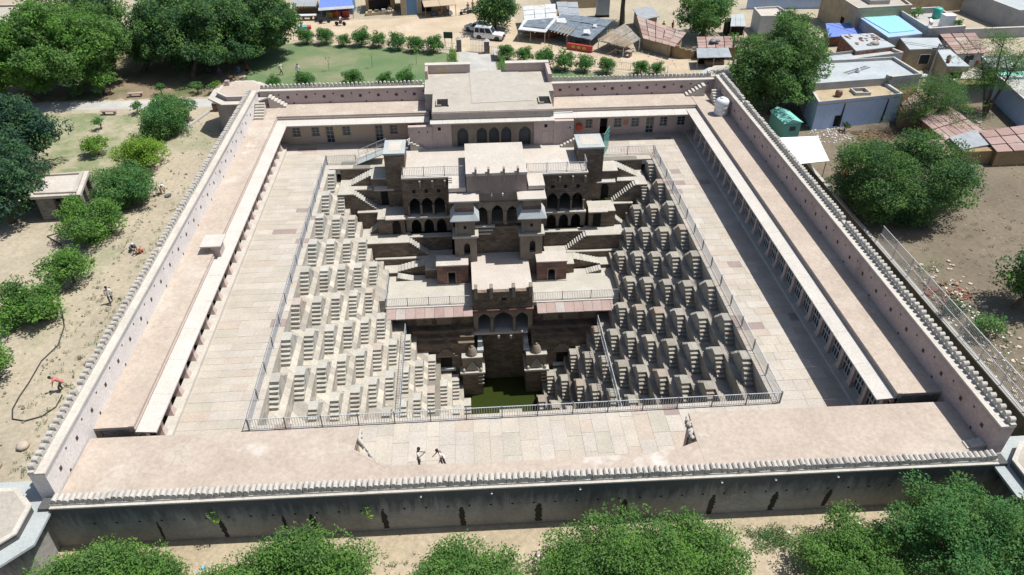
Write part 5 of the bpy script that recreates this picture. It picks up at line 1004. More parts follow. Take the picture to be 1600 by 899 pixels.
quadroof('awning', [(-8.4, 68.2, 2.3), (-3.2, 69.2, 2.3), (-3.6, 71.6, 2.7), (-8.8, 70.8, 2.7)], 2, 1, 'wood_pale', h, .01, .06, 0)
for x, y in ((-8.2, 68.4), (-5.6, 68.9), (-3.4, 69.3)): mb = MB(); mb.tube([(x, y, G0), (x, y, 2.3)], .05, 6); part('post', mb, 'wood', h)
for i in range(5): mb = MB(); x = -7.8+.9*i; mb.box(x-.3, x+.3, 69.3+.15*i, 70+.15*i, G0, .9+.15*(i % 3)); part('goods', mb, ('wood', 'cloth_blue', 'wood', 'brick_grey', 'tank_white')[i], h)
h = house('open-fronted stone stall with goods on a ledge right of the blue tarp', [(-17.9, 71.6), (-13.4, 72.6), (-13.6, 77), (-18, 76.5)], 3.0, 'mud', 'wood', 0, name='shop', cat='shop')
opening(h, (-17.4, 71.7), (-14.0, 72.47), 1.0, 2.6, 'dark_void', 'doorway')
mb = MB(); mb.prism([(-17.9, 70.2), (-13.2, 71.4), (-13.4, 72.3), (-18, 71.3)], G0, .95); part('ledge', mb, 'mud_pale', h)
for i in range(4): mb = MB(); x = -17.2+1.05*i; mb.box(x-.3, x+.3, 70.5+.27*i, 71.0+.27*i, .951, 1.3); part('goods', mb, ('wood_pale', 'brick_grey', 'white_sheet', 'wood')[i], h)
h = house('mud-plastered house behind the stalls at the top', [(14, 72), (21, 72.5), (21, 79), (14, 79)], 3.2, 'mud_pale', 'wood', 0)
h = house('flat-roofed building at the top left corner beyond the trees', [(-74, 60), (-60, 60.5), (-60, 70), (-74, 70)], 3.2, 'brick_grey', 'roof_grey', .2)
# garden furniture
gp = thing('gate_pillar', 'stone gate pillar left of the white iron gate', 'pillar', (-3.1, 52.3, G0)); mb = MB(); mb.box(-.35, .35, -.35, .35, 0, 1.7); part('shaft', mb, 'brick_grey', gp); mb = MB(); mb.add([(-.42, -.42, 1.7), (.42, -.42, 1.7), (.42, .42, 1.7), (-.42, .42, 1.7), (0, 0, 2.05)], [(0, 1, 4), (1, 2, 4), (2, 3, 4), (3, 0, 4), (3, 2, 1, 0)]); part('cap', mb, 'concrete', gp)
gp = thing('gate_pillar', 'stone gate pillar right of the white iron gate', 'pillar', (.8, 51.2, G0)); mb = MB(); mb.box(-.35, .35, -.35, .35, 0, 1.7); part('shaft', mb, 'brick_grey', gp); mb = MB(); mb.add([(-.42, -.42, 1.7), (.42, -.42, 1.7), (.42, .42, 1.7), (-.42, .42, 1.7), (0, 0, 2.05)], [(0, 1, 4), (1, 2, 4), (2, 3, 4), (3, 0, 4), (3, 2, 1, 0)]); part('cap', mb, 'concrete', gp)
ig = thing('iron_gate', 'white iron gate standing ajar between the gate pillars', 'gate', (.45, 51.3, G0+.1), 2.75); mb = MB(); bar_grid(mb, 0, 2.0, 0, 1.7, 0, 9, 2, .022); part('leaf', mb, 'white_paint', ig)
sg = thing('sign_board', 'dark green sign board on two posts beside the garden gate', 'sign', (-4.6, 54.0, G0), -.15); mb = MB(); mb.box(-.65, .65, -.03, .03, 1.3, 2.2); part('board', mb, 'sign_green', sg)
for x in (-.5, .5): mb = MB(); mb.box(x-.04, x+.04, .03, .1, 0, 2.1); part('post', mb, 'metal_dark', sg)
railing('grey garden railing along the dirt road left of the gate', [(-27.4, 58.6, G0), (-18, 57.0, G0), (-10.4, 54.9, G0), (-3.6, 52.6, G0)], 2.6, 1.0, .3, nm='garden_railing', dark=False)
railing('grey garden railing along the dirt road right of the gate', [(1.2, 51.0, G0), (8.6, 47.6, G0), (17.4, 43.6, G0), (24.4, 41.3, G0)], 2.6, 1.0, .3, nm='garden_railing', dark=False)
nt_ = thing('garden_net', 'green net screen along the left side of the entrance path', 'net'); mb = MB(); mb.box(-3.62, -3.56, 45.4, 52.0, G0, 1.35); part('net', mb, 'hedge_net', nt_)
for y in (45.6, 48.6, 51.8): mb = MB(); mb.tube([(-3.5, y, G0), (-3.5, y, 1.45)], .03, 5); part('post', mb, 'metal_dark', nt_)
lw = thing('low_wall', 'low stone wall right of the entrance path', 'wall'); mb = MB(); mb.box(1.75, 2.15, 47.6, 50.4, G0, 1.35); part('wall', mb, 'brick_grey', lw); mb = MB(); mb.box(1.7, 2.2, 47.55, 50.45, 1.35, 1.42); part('coping', mb, 'concrete', lw)
for x, y, r, l in ((-44.6, 32.7, -.05, 'pink stone bench on the grass just below the grey path'), (-43.4, 38.2, .1, 'pink stone bench under the trees above the grey path')):
    b = thing('bench', l, 'bench', (x, y, G0), r); mb = MB(); mb.box(-.9, .9, -.25, .25, .42, .5); part('seat', mb, 'pink_slab', b)
    for e in (-.65, .65): mb = MB(); mb.box(e-.08, e+.08, -.2, .2, 0, .42); part('leg', mb, 'pink_slab', b)
bn = thing('litter_bin', 'red litter bin beside the end of the grey path', 'bin', (-32.2, 33.0, G0)); mb = MB(); mb.box(-.4, .4, -.35, .35, .15, 1.0); part('body', mb, 'red_stone', bn); mb = MB(); mb.box(-.3, .3, -.25, .25, 0, .15); part('foot', mb, 'metal_dark', bn)
wc = thing('water_channel', 'narrow stone channel running down from the litter bin', 'channel'); mb = MB()
mb.prism([(-33.2, 32.4), (-32.9, 32.4), (-34.6, 27.0), (-34.9, 27.0)], G0+.01, G0+.22); part('kerb', mb, 'concrete', wc)
# stone shelter in the left garden
sh = thing('garden_shelter', 'grey stone garden shelter with a flat pale roof under the trees', 'shelter')
rp_ = [(-41.9, 8.0), (-37.6, 8.2), (-38.6, 12.9), (-44.3, 12.3)]
mb = MB(); mb.prism(rp_, 2.85, 3.1); part('roof', mb, 'lime_roof', sh)
parapet(sh, inset(rp_, .5), 3.1, .16, .3, 'roof_grey', None)
mb = MB(); mb.prism([(-41.7, 8.3), (-41.3, 8.3), (-43.7, 12.0), (-44.0, 12.0)], G0, 2.85); mb.prism([(-41.3, 8.3), (-40.2, 8.35), (-40.2, 8.7), (-41.5, 8.7)], G0, 2.85); part('wall', mb, 'brick_grey', sh)
mb = MB(); mb.prism([(-43.6, 11.9), (-38.9, 12.4), (-38.9, 12.7), (-43.6, 12.2)], G0, 1.3); part('low_wall', mb, 'brick_grey', sh)
for x, y in ((-37.9, 8.5), (-38.8, 12.5), (-38.35, 10.4)): mb = MB(); mb.box(x-.25, x+.25, y-.25, y+.25, G0, 2.85); part('pillar', mb, 'brick_grey', sh)
hs = MB(); hs.tube([(-30.5, -15.2, .55), (-30.45, -16.3, .55), (-31.0, -17.1, .55), (-31.9, -17.45, .55), (-32.8, -17.2, .55), (-33.2, -16.3, .56), (-33.3, -15.1, .55), (-33.27, -13.86, .55), (-33.4, -11.6, .55), (-32.95, -9.9, .55), (-33.4, -7.7, .56), (-34.4, -5.7, .55), (-35.4, -4.2, .55)], .045, 6)
obj('hose', hs.mesh('hose', 'hose_black'), None, label='black hose looping over the dry ground left of the enclosure', category='hose')
hs = MB(); hs.tube([(-37.6, 2.6, .55), (-38.4, 3.9, .56), (-40.2, 5.4, .55), (-38.4, 6.6, .55), (-36.4, 6.8, .56), (-36.2, 8.0, .55)], .06, 6)
obj('hose', hs.mesh('hose', 'hose_black'), None, label='black hose curling on the bare earth beside the stone shelter', category='hose')
lg = MB(); lg.tube([(-36.6, -6.0, .6), (-35.8, -6.6, .58), (-35.2, -6.8, .6)], [.12, .1, .07], 7)
obj('log', lg.mesh('log', 'bark'), None, label='short dead branch lying on the dry ground left of the enclosure', category='branch')
# loose stones and litter
def scatter(name, n, rx, ry, s0, s1, m, seed, z=G0):
    rng = random.Random(seed); mb = MB()
    for i in range(n):
        x, y = rng.uniform(*rx), rng.uniform(*ry); s = rng.uniform(s0, s1); a = rng.random()*3
        pts = [(x+s*rng.uniform(.6, 1.1)*math.cos(a+2*PI*k/5), y+s*rng.uniform(.6, 1.1)*math.sin(a+2*PI*k/5)) for k in range(5)]
        mb.prism(pts, z-.02, z+s*rng.uniform(.25, .8))
    obj(name, mb.mesh(name, m), None, kind='stuff')
scatter('stones', 160, (-38, -28), (-22, 24), .05, .17, 'rubble', 1); scatter('stones', 260, (-24, 26), (-37, -28.4), .04, .12, 'rubble', 2, .15)
scatter('litter', 55, (-10, 24), (-36, -28.2), .06, .16, 'litter_white', 3, .15); scatter('litter', 16, (-20, 24), (-36, -28.2), .06, .18, 'litter_blue', 4, .15)
scatter('stones', 200, (33, 37.5), (-22, -4), .06, .22, 'rubble', 5); scatter('litter', 130, (33, 36.5), (-24, -5), .05, .13, 'litter_white', 6)
scatter('brick_rubble', 70, (33.2, 36.6), (-9.5, -7), .1, .28, 'brick_red', 7); scatter('stones', 170, (36, 60), (-10, 24), .05, .14, 'rubble', 8)
scatter('litter', 120, (60, 68), (56, 72), .1, .3, 'litter_white', 9); scatter('stones', 70, (28, 31.5), (0, 10), .1, .3, 'rubble', 10, -1.0); scatter('dung_heap', 420, (40.5, 48), (19, 22.0), .04, .16, 'dung', 12)
scatter('stones', 90, (5, 30), (42.5, 52), .06, .2, 'rubble', 13)
for i, (x, y, s) in enumerate(((-31.0, -19.7, .42), (-31.9, -21.2, .38))):
    mb = MB(); mb.lathe([(s*.7, 0), (s, .15), (s*.8, s*.7), (s*.3, s*.95)], 7); thing('boulder', ('yellow boulder beside the left boundary wall, the farther of two', 'pale boulder beside the left boundary wall, the nearer of two')[i], 'stone', (x, y, G0), .4, data=mb.mesh('boulder', 'rubble'))

# clutter of the village yards
h = house('pale-roofed house with a green awning at the right edge', [(63.5, 33.0), (72, 33.5), (72, 37.5), (64.5, 37.6)], 2.9, 'whitewash', 'slab_pale', .15)
quadroof('awning', [(63.2, 30.9, 2.3), (71, 31.2, 2.3), (71.6, 33.1, 2.7), (63.6, 32.9, 2.7)], 3, 1, 'teal_sheet', h, .02, .05, .01)
def sack(label, x, y, z, s, m='white_sheet', n=1):
    t = thing('sack_pile', label, 'sacks', (x, y, z)); rng = random.Random(int(x*10))
    for i in range(n):
        mb = MB(); r = s*rng.uniform(.7, 1.1); mb.lathe([(r*.5, 0), (r, r*.3), (r*.8, r*.7), (r*.2, r*.85)], 8); part('sack', mb, m, t, loc=(rng.uniform(-1, 1)*s*n*.4, rng.uniform(-1, 1)*s, 0), scl=(1.3, .9, 1))
sack('pile of white sacks in the lane below the small grey house', 57.2, 37.6, G0, .55, 'white_sheet', 5)
sack('heap of dry brushwood on the littered roof', 51.6, 41.9, 3.4, .5, 'thatch', 4)
sack('heap of rags on the tiled mud hut by the far right bastion', 32.0, 47.4, 2.6, .45, 'black_sheet', 5)
sack('coil of black pipe and sacks on the pale slab roof', 61.0, 40.6, 3.4, .3, 'black_paint', 3)
sack('grey rubbish heap on the yard wall roof', 46.6, 43.0, 1.2, .5, 'rubble', 7)
pp = thing('power_pole', 'concrete power pole with drooping wires by the mud huts', 'pole', (53.5, 30.5, G0)); mb = MB(); mb.tube([(0, 0, 0), (0, 0, 6.8)], [.12, .08], 7); part('pole', mb, 'concrete', pp)
mb = MB(); mb.box(-.7, .7, -.05, .05, 6.2, 6.3); part('crossarm', mb, 'metal_dark', pp)
for e in (-.6, .6):
    mb = MB(); mb.tube([(e, 0, 6.3), (e+6, 2, 5.6), (e+13, 4.5, 5.9)], .018, 4); mb.tube([(e, 0, 6.3), (e-4, 6, 5.5), (e-8, 13, 5.6)], .018, 4); part('wire', mb, 'black_paint', pp)
for i, (x, y, z, r, m_, l) in enumerate(((43.9, 29.6, 4.42, .28, 'tank_white', 'white pot on the roof of the blue-washed house'), (59.4, 36.4, 3.2, .3, 'mud', 'clay pot on the bluish annex roof'), (58.6, 35.2, 3.2, .25, 'red_stone', 'smaller red pot on the bluish annex roof'), (70, 63, 3.8, .5, 'metal_dark', 'dark drum on the old plastered house'), (47.5, 57.6, .5, .5, 'brick_red', 'rust-red drum beside the pale-roofed house'))):
    mb = MB(); mb.lathe([(r*.6, 0), (r, r*.5), (r*.95, r*1.3), (r*.5, r*1.7), (r*.6, r*1.85)], 10); thing('pot', l, 'pot', (x, y, z), data=mb.mesh('pot', m_))
for poly in ([(42.0, 19.0), (47.5, 19.6), (48.2, 22.0), (44.5, 22.2), (40.6, 21.2)],): sheet('muck', ragged(poly, .5, .3), G0+.01, 'dung')
scatter('litter', 150, (36, 40), (19, 24), .04, .12, 'litter_white', 21); scatter('stones', 120, (52, 57), (20, 26), .08, .3, 'rubble', 22); scatter('stones', 120, (34, 40), (25, 34), .06, .2, 'rubble', 23)
scatter('twigs', 200, (-40, -27.5), (-24, 30), .04, .1, 'bark', 24); scatter('tufts', 260, (34, 60), (-16, 16), .04, .11, 'dung', 25)
cl = thing('clothes_line', 'washing hung on a line beside the whitewashed house', 'washing line', (63.2, 38.2, G0)); mb = MB(); mb.tube([(0, 0, 1.9), (2, .2, 1.75), (4, 0, 1.9)], .012, 4); mb.tube([(0, 0, 0), (0, 0, 1.95)], .03, 5); mb.tube([(4, 0, 0), (4, 0, 1.95)], .03, 5); part('line', mb, 'metal_dark', cl)
for i, m_ in enumerate(('cloth_white', 'cloth_red', 'cloth_cyan', 'cloth_white')): mb = MB(); x = .5+.85*i; mb.box(x, x+.6, .08, .11, .85+.1*(i % 2), 1.78); part('cloth', mb, m_, cl)
# ================================================================ trees and plants
import numpy as np
def leaf_cloud(rng, centers, radii, per, L, wid=.5, flatten=.75):
    """leaf-shaped quads spread through clumps; returns (verts, faces, clump index)"""
    V = []; C = []
    for i, (c, r) in enumerate(zip(centers, radii)):
        n = max(8, int(per*(r**2)))
        d = rng.normal(size=(n, 3)); d /= np.linalg.norm(d, axis=1)[:, None]
        rad = r*rng.uniform(.35, 1.0, n)**.6
        pos = c+d*rad[:, None]*np.array([1, 1, flatten])
        ax = d*.7+rng.normal(size=(n, 3))*.7+np.array([0, 0, -.15]); ax /= np.linalg.norm(ax, axis=1)[:, None]
        up = d*.5+np.array([0, 0, .9])+rng.normal(size=(n, 3))*.55
        sd = np.cross(ax, up); sd /= (np.linalg.norm(sd, axis=1)[:, None]+1e-6)
        l = L*rng.uniform(.65, 1.25, n)[:, None]; w = l*wid
        a = pos-ax*l*.5; b = pos+sd*w*.5; t = pos+ax*l*.5; e = pos-sd*w*.5
        V.append(np.stack([a, b, t, e], 1).reshape(-1, 3)); C.append(np.full(n, i))
    V = np.concatenate(V); C = np.concatenate(C); return V, C
def leaf_mesh(name, V, C, mats, slot):
    n = len(C); me = bpy.data.meshes.new(name)
    me.vertices.add(n*4); me.vertices.foreach_set('co', V.astype(np.float32).ravel())
    me.loops.add(n*4); me.loops.foreach_set('vertex_index', np.arange(n*4, dtype=np.int32))
    me.polygons.add(n); me.polygons.foreach_set('loop_start', np.arange(0, n*4, 4, dtype=np.int32))
    for m in mats: me.materials.append(M[m])
    me.polygons.foreach_set('material_index', np.array(slot, dtype=np.int32)[C]); me.update(calc_edges=True); return me
def tree(label, base, cx, w, ztop, mats, name='tree', cat='tree', L=.34, per=62, lobes=9, seed=0, rzf=.62, depth=None, trunk=None, group=None, cy=None, fill=1.0, clump=.95, zc=None, loose=0, zg=G0):
    """base: trunk foot; crown centred at cx,(cy), w wide; ztop as seen: solved for the camera-independent crown centre"""
    rng = np.random.default_rng(seed+17); x, y = base; cy = y if cy is None else cy
    rx = w/2; ry = (depth or w)/2; rz = rx*rzf; te = 35.0/(cy+52.7)
    if zc is None:
        zc = ztop-math.sqrt(rz*rz+(ry*te)**2)*.92
        zc = max(zc, zg+rz*.72)
    root = thing(name, label, cat, (x, y, zg), 0, group)
    # lobes fill the crown unevenly, clumps fill the lobes
    cs, rs = [], []
    lobe = []
    for k in range(lobes):
        for _ in range(40):
            d = rng.normal(size=3); d[2] = d[2]*.8+.15; d /= np.linalg.norm(d); q = d*(rng.uniform(.3, .66) if not loose else rng.uniform(.42, .86))
            if all(np.linalg.norm((q-o)) > .42 for o in lobe): break
        lobe.append(q)
    for q in lobe:
        lr = rng.uniform(.38, .54)*(.72 if loose else 1); nc = int(max(7, 12*fill*min(2.2, w/6)))
        for j in range(nc):
            d = rng.normal(size=3); d /= np.linalg.norm(d); p_ = q+d*lr*rng.uniform(.3, 1.0)
            cs.append(np.array([p_[0]*rx+cx-x, p_[1]*ry+cy-y, p_[2]*rz+zc-zg])); rs.append(clump*rng.uniform(.42, 1.15)*min(1.25, .38+w/8.5))
    ok = [i for i, c in enumerate(cs) if c[2] > .25]
    cs = [cs[i] for i in ok]; rs = [rs[i] for i in ok]
    V, C = leaf_cloud(rng, cs, rs, per*1.25, L)
    V[:, 2] = np.maximum(V[:, 2], .04)
    slot = [int(rng.random() < .42) if len(mats) > 1 else 0 for _ in cs]
    obj('crown', leaf_mesh('crown', V, C, mats, slot), root)
    tr = trunk or max(.07, w*.03); mb = MB(); zt = zc-zg; fork = max(.5, zt-rz*.55)
    lean = Vector(((cx-x)*.5, (cy-y)*.5, fork)); mb.tube([(0, 0, -.1), tuple(lean*.5+Vector((rng.uniform(-.1, .1), 0, 0))), tuple(lean)], [tr*1.35, tr, tr*.85], 8)
    for q in lobe[:8]:
        e = Vector((q[0]*rx+cx-x, q[1]*ry+cy-y, q[2]*rz+zt)); mid = lean.lerp(e, .5)+Vector((0, 0, .12*w*.3)); mb.tube([tuple(lean*.97), tuple(mid), tuple(e)], [tr*.6, tr*.36, tr*.12], 6)
    part('trunk', mb, 'bark', root)
    return root
NE, DE, BL = ('leaf_neem', 'leaf_deep'), ('leaf_deep', 'leaf_neem'), ('leaf_blue', 'leaf_deep')
BR, LI, BU = ('leaf_bright', 'leaf_neem'), ('leaf_lime', 'leaf_bright'), ('leaf_bush', 'leaf_bright')
# big trees beyond the left garden
tree('huge bright neem tree at the top left, nearest the grey path', (-46.9, 39.1), -51.5, 15, 14.2, ('leaf_neem', 'leaf_bright'), L=.36, per=95, lobes=26, seed=1, loose=1, trunk=.34, cy=41, zc=6.2, rzf=.7)
tree('big neem tree at the left edge leaning over the far garden', (-55, 37.5), -58.5, 11, 10.5, ('leaf_neem', 'leaf_bright'), L=.36, per=95, lobes=18, seed=2, loose=1, trunk=.3, zc=5.2, rzf=.75)
tree('dark neem tree behind the bright one, its trunk leaning left', (-45.5, 47.5), -42.5, 13, 12.8, DE, L=.36, per=95, lobes=22, seed=3, loose=1, trunk=.3, cy=50, zc=5.6, rzf=.72)
tree('wide dark tree shading the seated people', (-38.2, 44.2), -36.2, 12.5, 13.6, DE, L=.36, per=95, lobes=22, seed=4, loose=1, trunk=.28, cy=47, zc=5.6, rzf=.75)
tree('dark green tree at the edge of the lawn', (-32.6, 49.4), -30.8, 11.5, 12.0, ('leaf_neem', 'leaf_deep'), L=.36, per=95, lobes=22, seed=5, loose=1, trunk=.28, cy=51.5, zc=5.2, rzf=.75)
tree('tall tree at the top left edge behind the others', (-60, 56), -56, 15, 13, NE, L=.45, per=50, lobes=11, seed=6, trunk=.3, zc=6, rzf=.7)
tree('tree behind the dark group beside the road', (-41, 60), -40, 13, 12, NE, L=.45, per=50, lobes=11, seed=7, trunk=.3, zc=5.6, rzf=.72)
tree('low bushy tree by the lawn corner and the road', (-29.2, 57.6), -29.0, 4.2, 4.6, ('leaf_deep', 'leaf_neem'), L=.3, per=70, lobes=6, seed=8)
# left garden
tree('large dark blue-green tree at the left edge above the shelter', (-46.5, 17.5), -47.6, 9.5, 9.8, BL, L=.34, per=75, lobes=11, seed=9, trunk=.25, cy=18.5, zc=4.9, rzf=.85)
tree('dark leafy tree overhanging the stone shelter', (-44.5, 8.2), -44.2, 8.2, 8.8, ('leaf_deep', 'leaf_blue'), L=.34, per=75, lobes=10, seed=10, trunk=.22, zc=4.6, rzf=.88)
tree('broad dense garden tree just below the grey path, the farthest of the row', (-35.8, 25.6), -36.2, 6.3, 5.9, ('leaf_bush', 'leaf_neem'), L=.21, per=190, lobes=11, zc=2.5, rzf=.62, trunk=.09, seed=11, cy=26.5)
tree('dense garden tree beside the path end, behind the farthest of the row', (-35.4, 30.2), -35.8, 4.4, 4.2, ('leaf_bush', 'leaf_neem'), L=.21, per=190, lobes=10, zc=2.1, rzf=.62, trunk=.09, seed=12)
tree('small lime-green tree standing alone on the grass patch', (-41.8, 21.9), -41.9, 3.2, 3.5, LI, L=.21, per=190, lobes=9, zc=1.75, rzf=.62, trunk=.09, seed=13, clump=.7)
tree('round lime-green tree second in the garden row', (-35.0, 18.6), -35.9, 5.4, 4.5, ('leaf_lime', 'leaf_lime'), L=.21, per=190, lobes=11, zc=2.2, rzf=.62, trunk=.09, seed=14, clump=.8)
tree('dense green tree below the lime-green one in the garden row', (-34.4, 11.0), -35.0, 6.0, 5.2, ('leaf_bush', 'leaf_neem'), L=.21, per=190, lobes=12, zc=2.3, rzf=.62, trunk=.09, seed=15, clump=.85)
tree('spreading bright tree in front of the stone shelter', (-35.6, 5.2), -35.9, 5.9, 4.5, BR, L=.21, per=190, lobes=12, zc=2.2, rzf=.62, trunk=.09, seed=16, clump=.85)
tree('round bright tree on the bare earth below the shelter', (-35.0, -1.9), -35.2, 4.5, 4.7, BR, L=.21, per=190, lobes=10, zc=2.15, rzf=.62, trunk=.09, seed=17, clump=.75)
tree('bright round tree at the left edge with a hose looping past it', (-35.6, -6.9), -36.2, 5.2, 4.6, BR, L=.21, per=190, lobes=11, zc=2.2, rzf=.62, trunk=.09, seed=18, clump=.78)
tree('small bright tree cut by the left edge, the nearest of the row', (-35.8, -13.2), -36.0, 3.9, 4.3, BR, L=.21, per=190, lobes=10, zc=2.1, rzf=.62, trunk=.09, seed=19, clump=.72)
rng_ = random.Random(4)
for i, (x, y, w, l) in enumerate(((-44.0, 28.5, 1.6, 'low dark bush under the grey path, left of the round one'), (-41.2, 32.6, 1.9, 'round dark bush beside the grey path'), (-39.6, 32.0, 1.6, 'low bush right of the round dark bush by the path'), (-36.0, 38.6, 2.4, 'bushy shrub across the path from the litter bin'), (-33.8, 38.4, 2.0, 'light green bush across the path near the far left bastion'), (-40.4, 38.6, 1.6, 'single bush above the grey path'), (-50.5, 38.4, 2.6, 'dark hedge clump above the grey path, left one'), (-47.6, 38.4, 2.6, 'dark hedge clump above the grey path, right one'))):
    tree(l, (x, y), x, w, 1.7+.25*w, ('leaf_bush', 'leaf_lime' if i == 4 else 'leaf_neem'), name='bush', cat='bush', L=.22, per=130, lobes=4, seed=30+i, clump=.6)
# clipped bushes in rows: one of each size is built, the rest are copies with their own labels
def dup(root, loc, rz, s, label, group):
    r = root.copy(); COL.objects.link(r); r.location = loc; r.rotation_euler = (0, 0, rz); r.scale = (s, s, s); r['label'] = label; r['group'] = group
    for ch in list(root.children): c = ch.copy(); COL.objects.link(c); c.parent = r
    return r
G1 = 'clipped bushes along the garden railing'
ORD = ('first', 'second', 'third', 'fourth', 'fifth', 'sixth', 'seventh', 'eighth')
b0 = tree('clipped ball bush on the lawn edge, first from the left along the railing', (-25.3, 57.2), -25.3, 2.6, 3.0, BU, name='clipped_bush', cat='bush', L=.17, per=330, lobes=10, seed=50, clump=.7, rzf=.8, zc=1.75, group=G1)
for i, (x, y, s) in enumerate(((-22.5, 56.9, 1.08), (-19.7, 55.6, .82), (-17.2, 55.6, 1.15), (-14.7, 54.9, .95), (-11.8, 53.6, 1.1), (-9.2, 52.6, 1.02), (-6.7, 52.0, 1.12))):
    dup(b0, (x, y, G0), i*1.3, s, 'clipped ball bush on the lawn edge, %s from the left along the railing' % ORD[i+1], G1)
for i, (x, y, s) in enumerate(((3.4, 48.5, .95), (5.7, 46.9, 1.0), (8.4, 45.3, 1.12), (10.9, 43.6, 1.15), (13.6, 42.9, 1.0), (16.4, 42.2, .95), (20.7, 41.0, .92), (22.8, 40.9, .8))):
    dup(b0, (x, y, G0), i*1.1+.4, s, 'clipped ball bush right of the entrance path, %s from the path' % ORD[i], G1)
for i, (x, y, s, l) in enumerate(((-22.9, 40.6, 1.05, 'low round bush behind the far wall, nearest the far left bastion'), (-16.9, 40.8, 1.1, 'low round bush behind the far wall, below the middle of the lawn'), (-12.8, 40.8, .85, 'small dark bush behind the far wall, left one of a pair'), (-10.2, 40.7, 1.0, 'bush behind the far wall beside the gatehouse roof'), (-27.0, 40.6, .8, 'small bush tucked behind the far left bastion'))):
    dup(b0, (x, y, G0-.5), i*.9, s, l, 'low bushes behind the far wall')
for i, (x, y) in enumerate(((-20.6, 45.6), (-14.9, 46.3), (-9.0, 47.2), (-3.9, 46.4))):
    w = thing('sapling', 'thin sapling on the lawn, %s from the left' % ORD[i], 'sapling', (x, y, G0), 0, 'saplings on the lawn')
    mb = MB(); mb.tube([(0, 0, 0), (.05, 0, 1.5)], .025, 5); part('stem', mb, 'bark', w); rg_ = np.random.default_rng(i); V, C = leaf_cloud(rg_, [np.array([.05, 0, 1.7])], [.38], 330, .16); obj('leaves', leaf_mesh('leaves', V, C, ['leaf_lime'], [0]), w)
hd = thing('hedge', 'narrow yellow-green hedge along the net screen by the path', 'hedge', (-4.1, 45, G0)); rg_ = np.random.default_rng(5); V, C = leaf_cloud(rg_, [np.array([0, .45*i, .75]) for i in range(14)], [.5]*14, 240, .18); obj('leaves', leaf_mesh('leaves', V, C, ['leaf_lime', 'leaf_bush'], [i % 2 for i in range(14)]), hd)
hd = thing('hedge', 'trimmed green hedge right of the entrance path beyond the low wall', 'hedge', (2.75, 41, G0)); V, C = leaf_cloud(rg_, [np.array([0, .45*i, .75]) for i in range(20)], [.5]*20, 240, .18); obj('leaves', leaf_mesh('leaves', V, C, ['leaf_bush', 'leaf_bright'], [i % 2 for i in range(20)]), hd)
# trees at the top
tree('leafy tree shading the parked cars', (2.4, 61.2), 2.8, 8.2, 8.6, NE, L=.36, per=70, lobes=9, seed=60, trunk=.22, zc=4.4, rzf=.8)
tree('tree with a thick dark trunk beside the rose-tiled hut, cut by the top edge', (22.4, 62.6), 22.2, 6.2, 8.6, DE, L=.36, per=70, lobes=8, seed=61, trunk=.34)
tree('broad green tree over the huts at the top', (33.0, 55.6), 33.4, 10.4, 10.6, ('leaf_neem', 'leaf_bush'), L=.36, per=70, lobes=11, seed=62, trunk=.3, zc=5.0, rzf=.78)
tree('small dark tree behind the roadside shops', (-15.5, 75), -15, 7, 6, DE, L=.36, per=60, lobes=7, seed=63)
# right side
tree('huge round neem tree towering over the far right bastion', (33.4, 27.2), 33.9, 13.2, 12.6, ('leaf_neem', 'leaf_acacia'), L=.3, per=120, lobes=20, seed=70, trunk=.36, cy=28.3, zc=5.6, rzf=.84)
tree('low leafy tree between the big neem and the tarpaulin roofs', (44.5, 52), 44.8, 5, 5.5, NE, L=.34, per=70, lobes=6, seed=71)
tree('wide spreading tree with leaning grey limbs in the right yard', (35.8, 2.0), 36.8, 13.4, 7.9, ('leaf_neem', 'leaf_deep'), L=.24, per=100, lobes=19, seed=72, trunk=.24, cy=4.5, depth=13, rzf=.5, zc=4.0, loose=1)
tree('green tree cut by the right edge above its own shade', (38.9, -10.6), 40.2, 6.4, 7.6, ('leaf_deep', 'leaf_bright'), L=.27, per=85, lobes=9, seed=73, trunk=.16, zc=3.4, rzf=.8)
tree('leafy shrub growing behind the mesh fence', (34.4, -13.4), 34.5, 3.6, 3.2, ('leaf_bush', 'leaf_neem'), name='bush', cat='bush', L=.2, per=130, lobes=7, seed=74, clump=.7)
tree('small blue-green bush by the door of the blue-washed house', (40.0, 22.0), 40.0, 1.5, 1.9, ('leaf_blue', 'weed'), name='bush', cat='bush', L=.2, per=130, lobes=4, seed=75, clump=.5)
tree('dark low bush under the mesh fence left of the leafy shrub', (33.5, -10.8), 33.6, 2.4, 2.0, ('leaf_blue', 'leaf_deep'), name='bush', cat='bush', L=.2, per=120, lobes=5, seed=76, clump=.6)
def acacia(label, base, cx, w, ztop, seed, trunks, cy=None):
    rng = np.random.default_rng(seed); x, y = base; root = thing('acacia_tree', label, 'tree', (x, y, G0)); mb = MB(); cs = []; rs = []
    for tx, ty, tz, r in trunks:
        mb.tube([(0, 0, -.1), (tx*.35, ty*.3, tz*.4), (tx*.7, ty*.7, tz*.75), (tx, ty, tz)], [r, r*.8, r*.5, r*.18], 7)
        for k in range(13):
            t = rng.uniform(.45, 1.05); o = np.array([tx*t, ty*t, tz*t]); e = o+rng.normal(size=3)*np.array([w*.2, w*.2, w*.09])+np.array([0, 0, w*.04]); mb.tube([tuple(o), tuple((o+e)/2+np.array([0, 0, .15])), tuple(e)], [r*.35, r*.22, r*.08], 5)
            for j in range(8): cs.append(o+(e-o)*rng.uniform(.4, 1.3)+rng.normal(size=3)*.55); rs.append(rng.uniform(.5, 1.0))
    V, C = leaf_cloud(rng, cs, rs, 95, .2, .3, .5); obj('crown', leaf_mesh('crown', V, C, ['leaf_acacia', 'leaf_bright'], [int(rng.random() < .3) for _ in cs]), root); part('trunk', mb, 'bark', root)
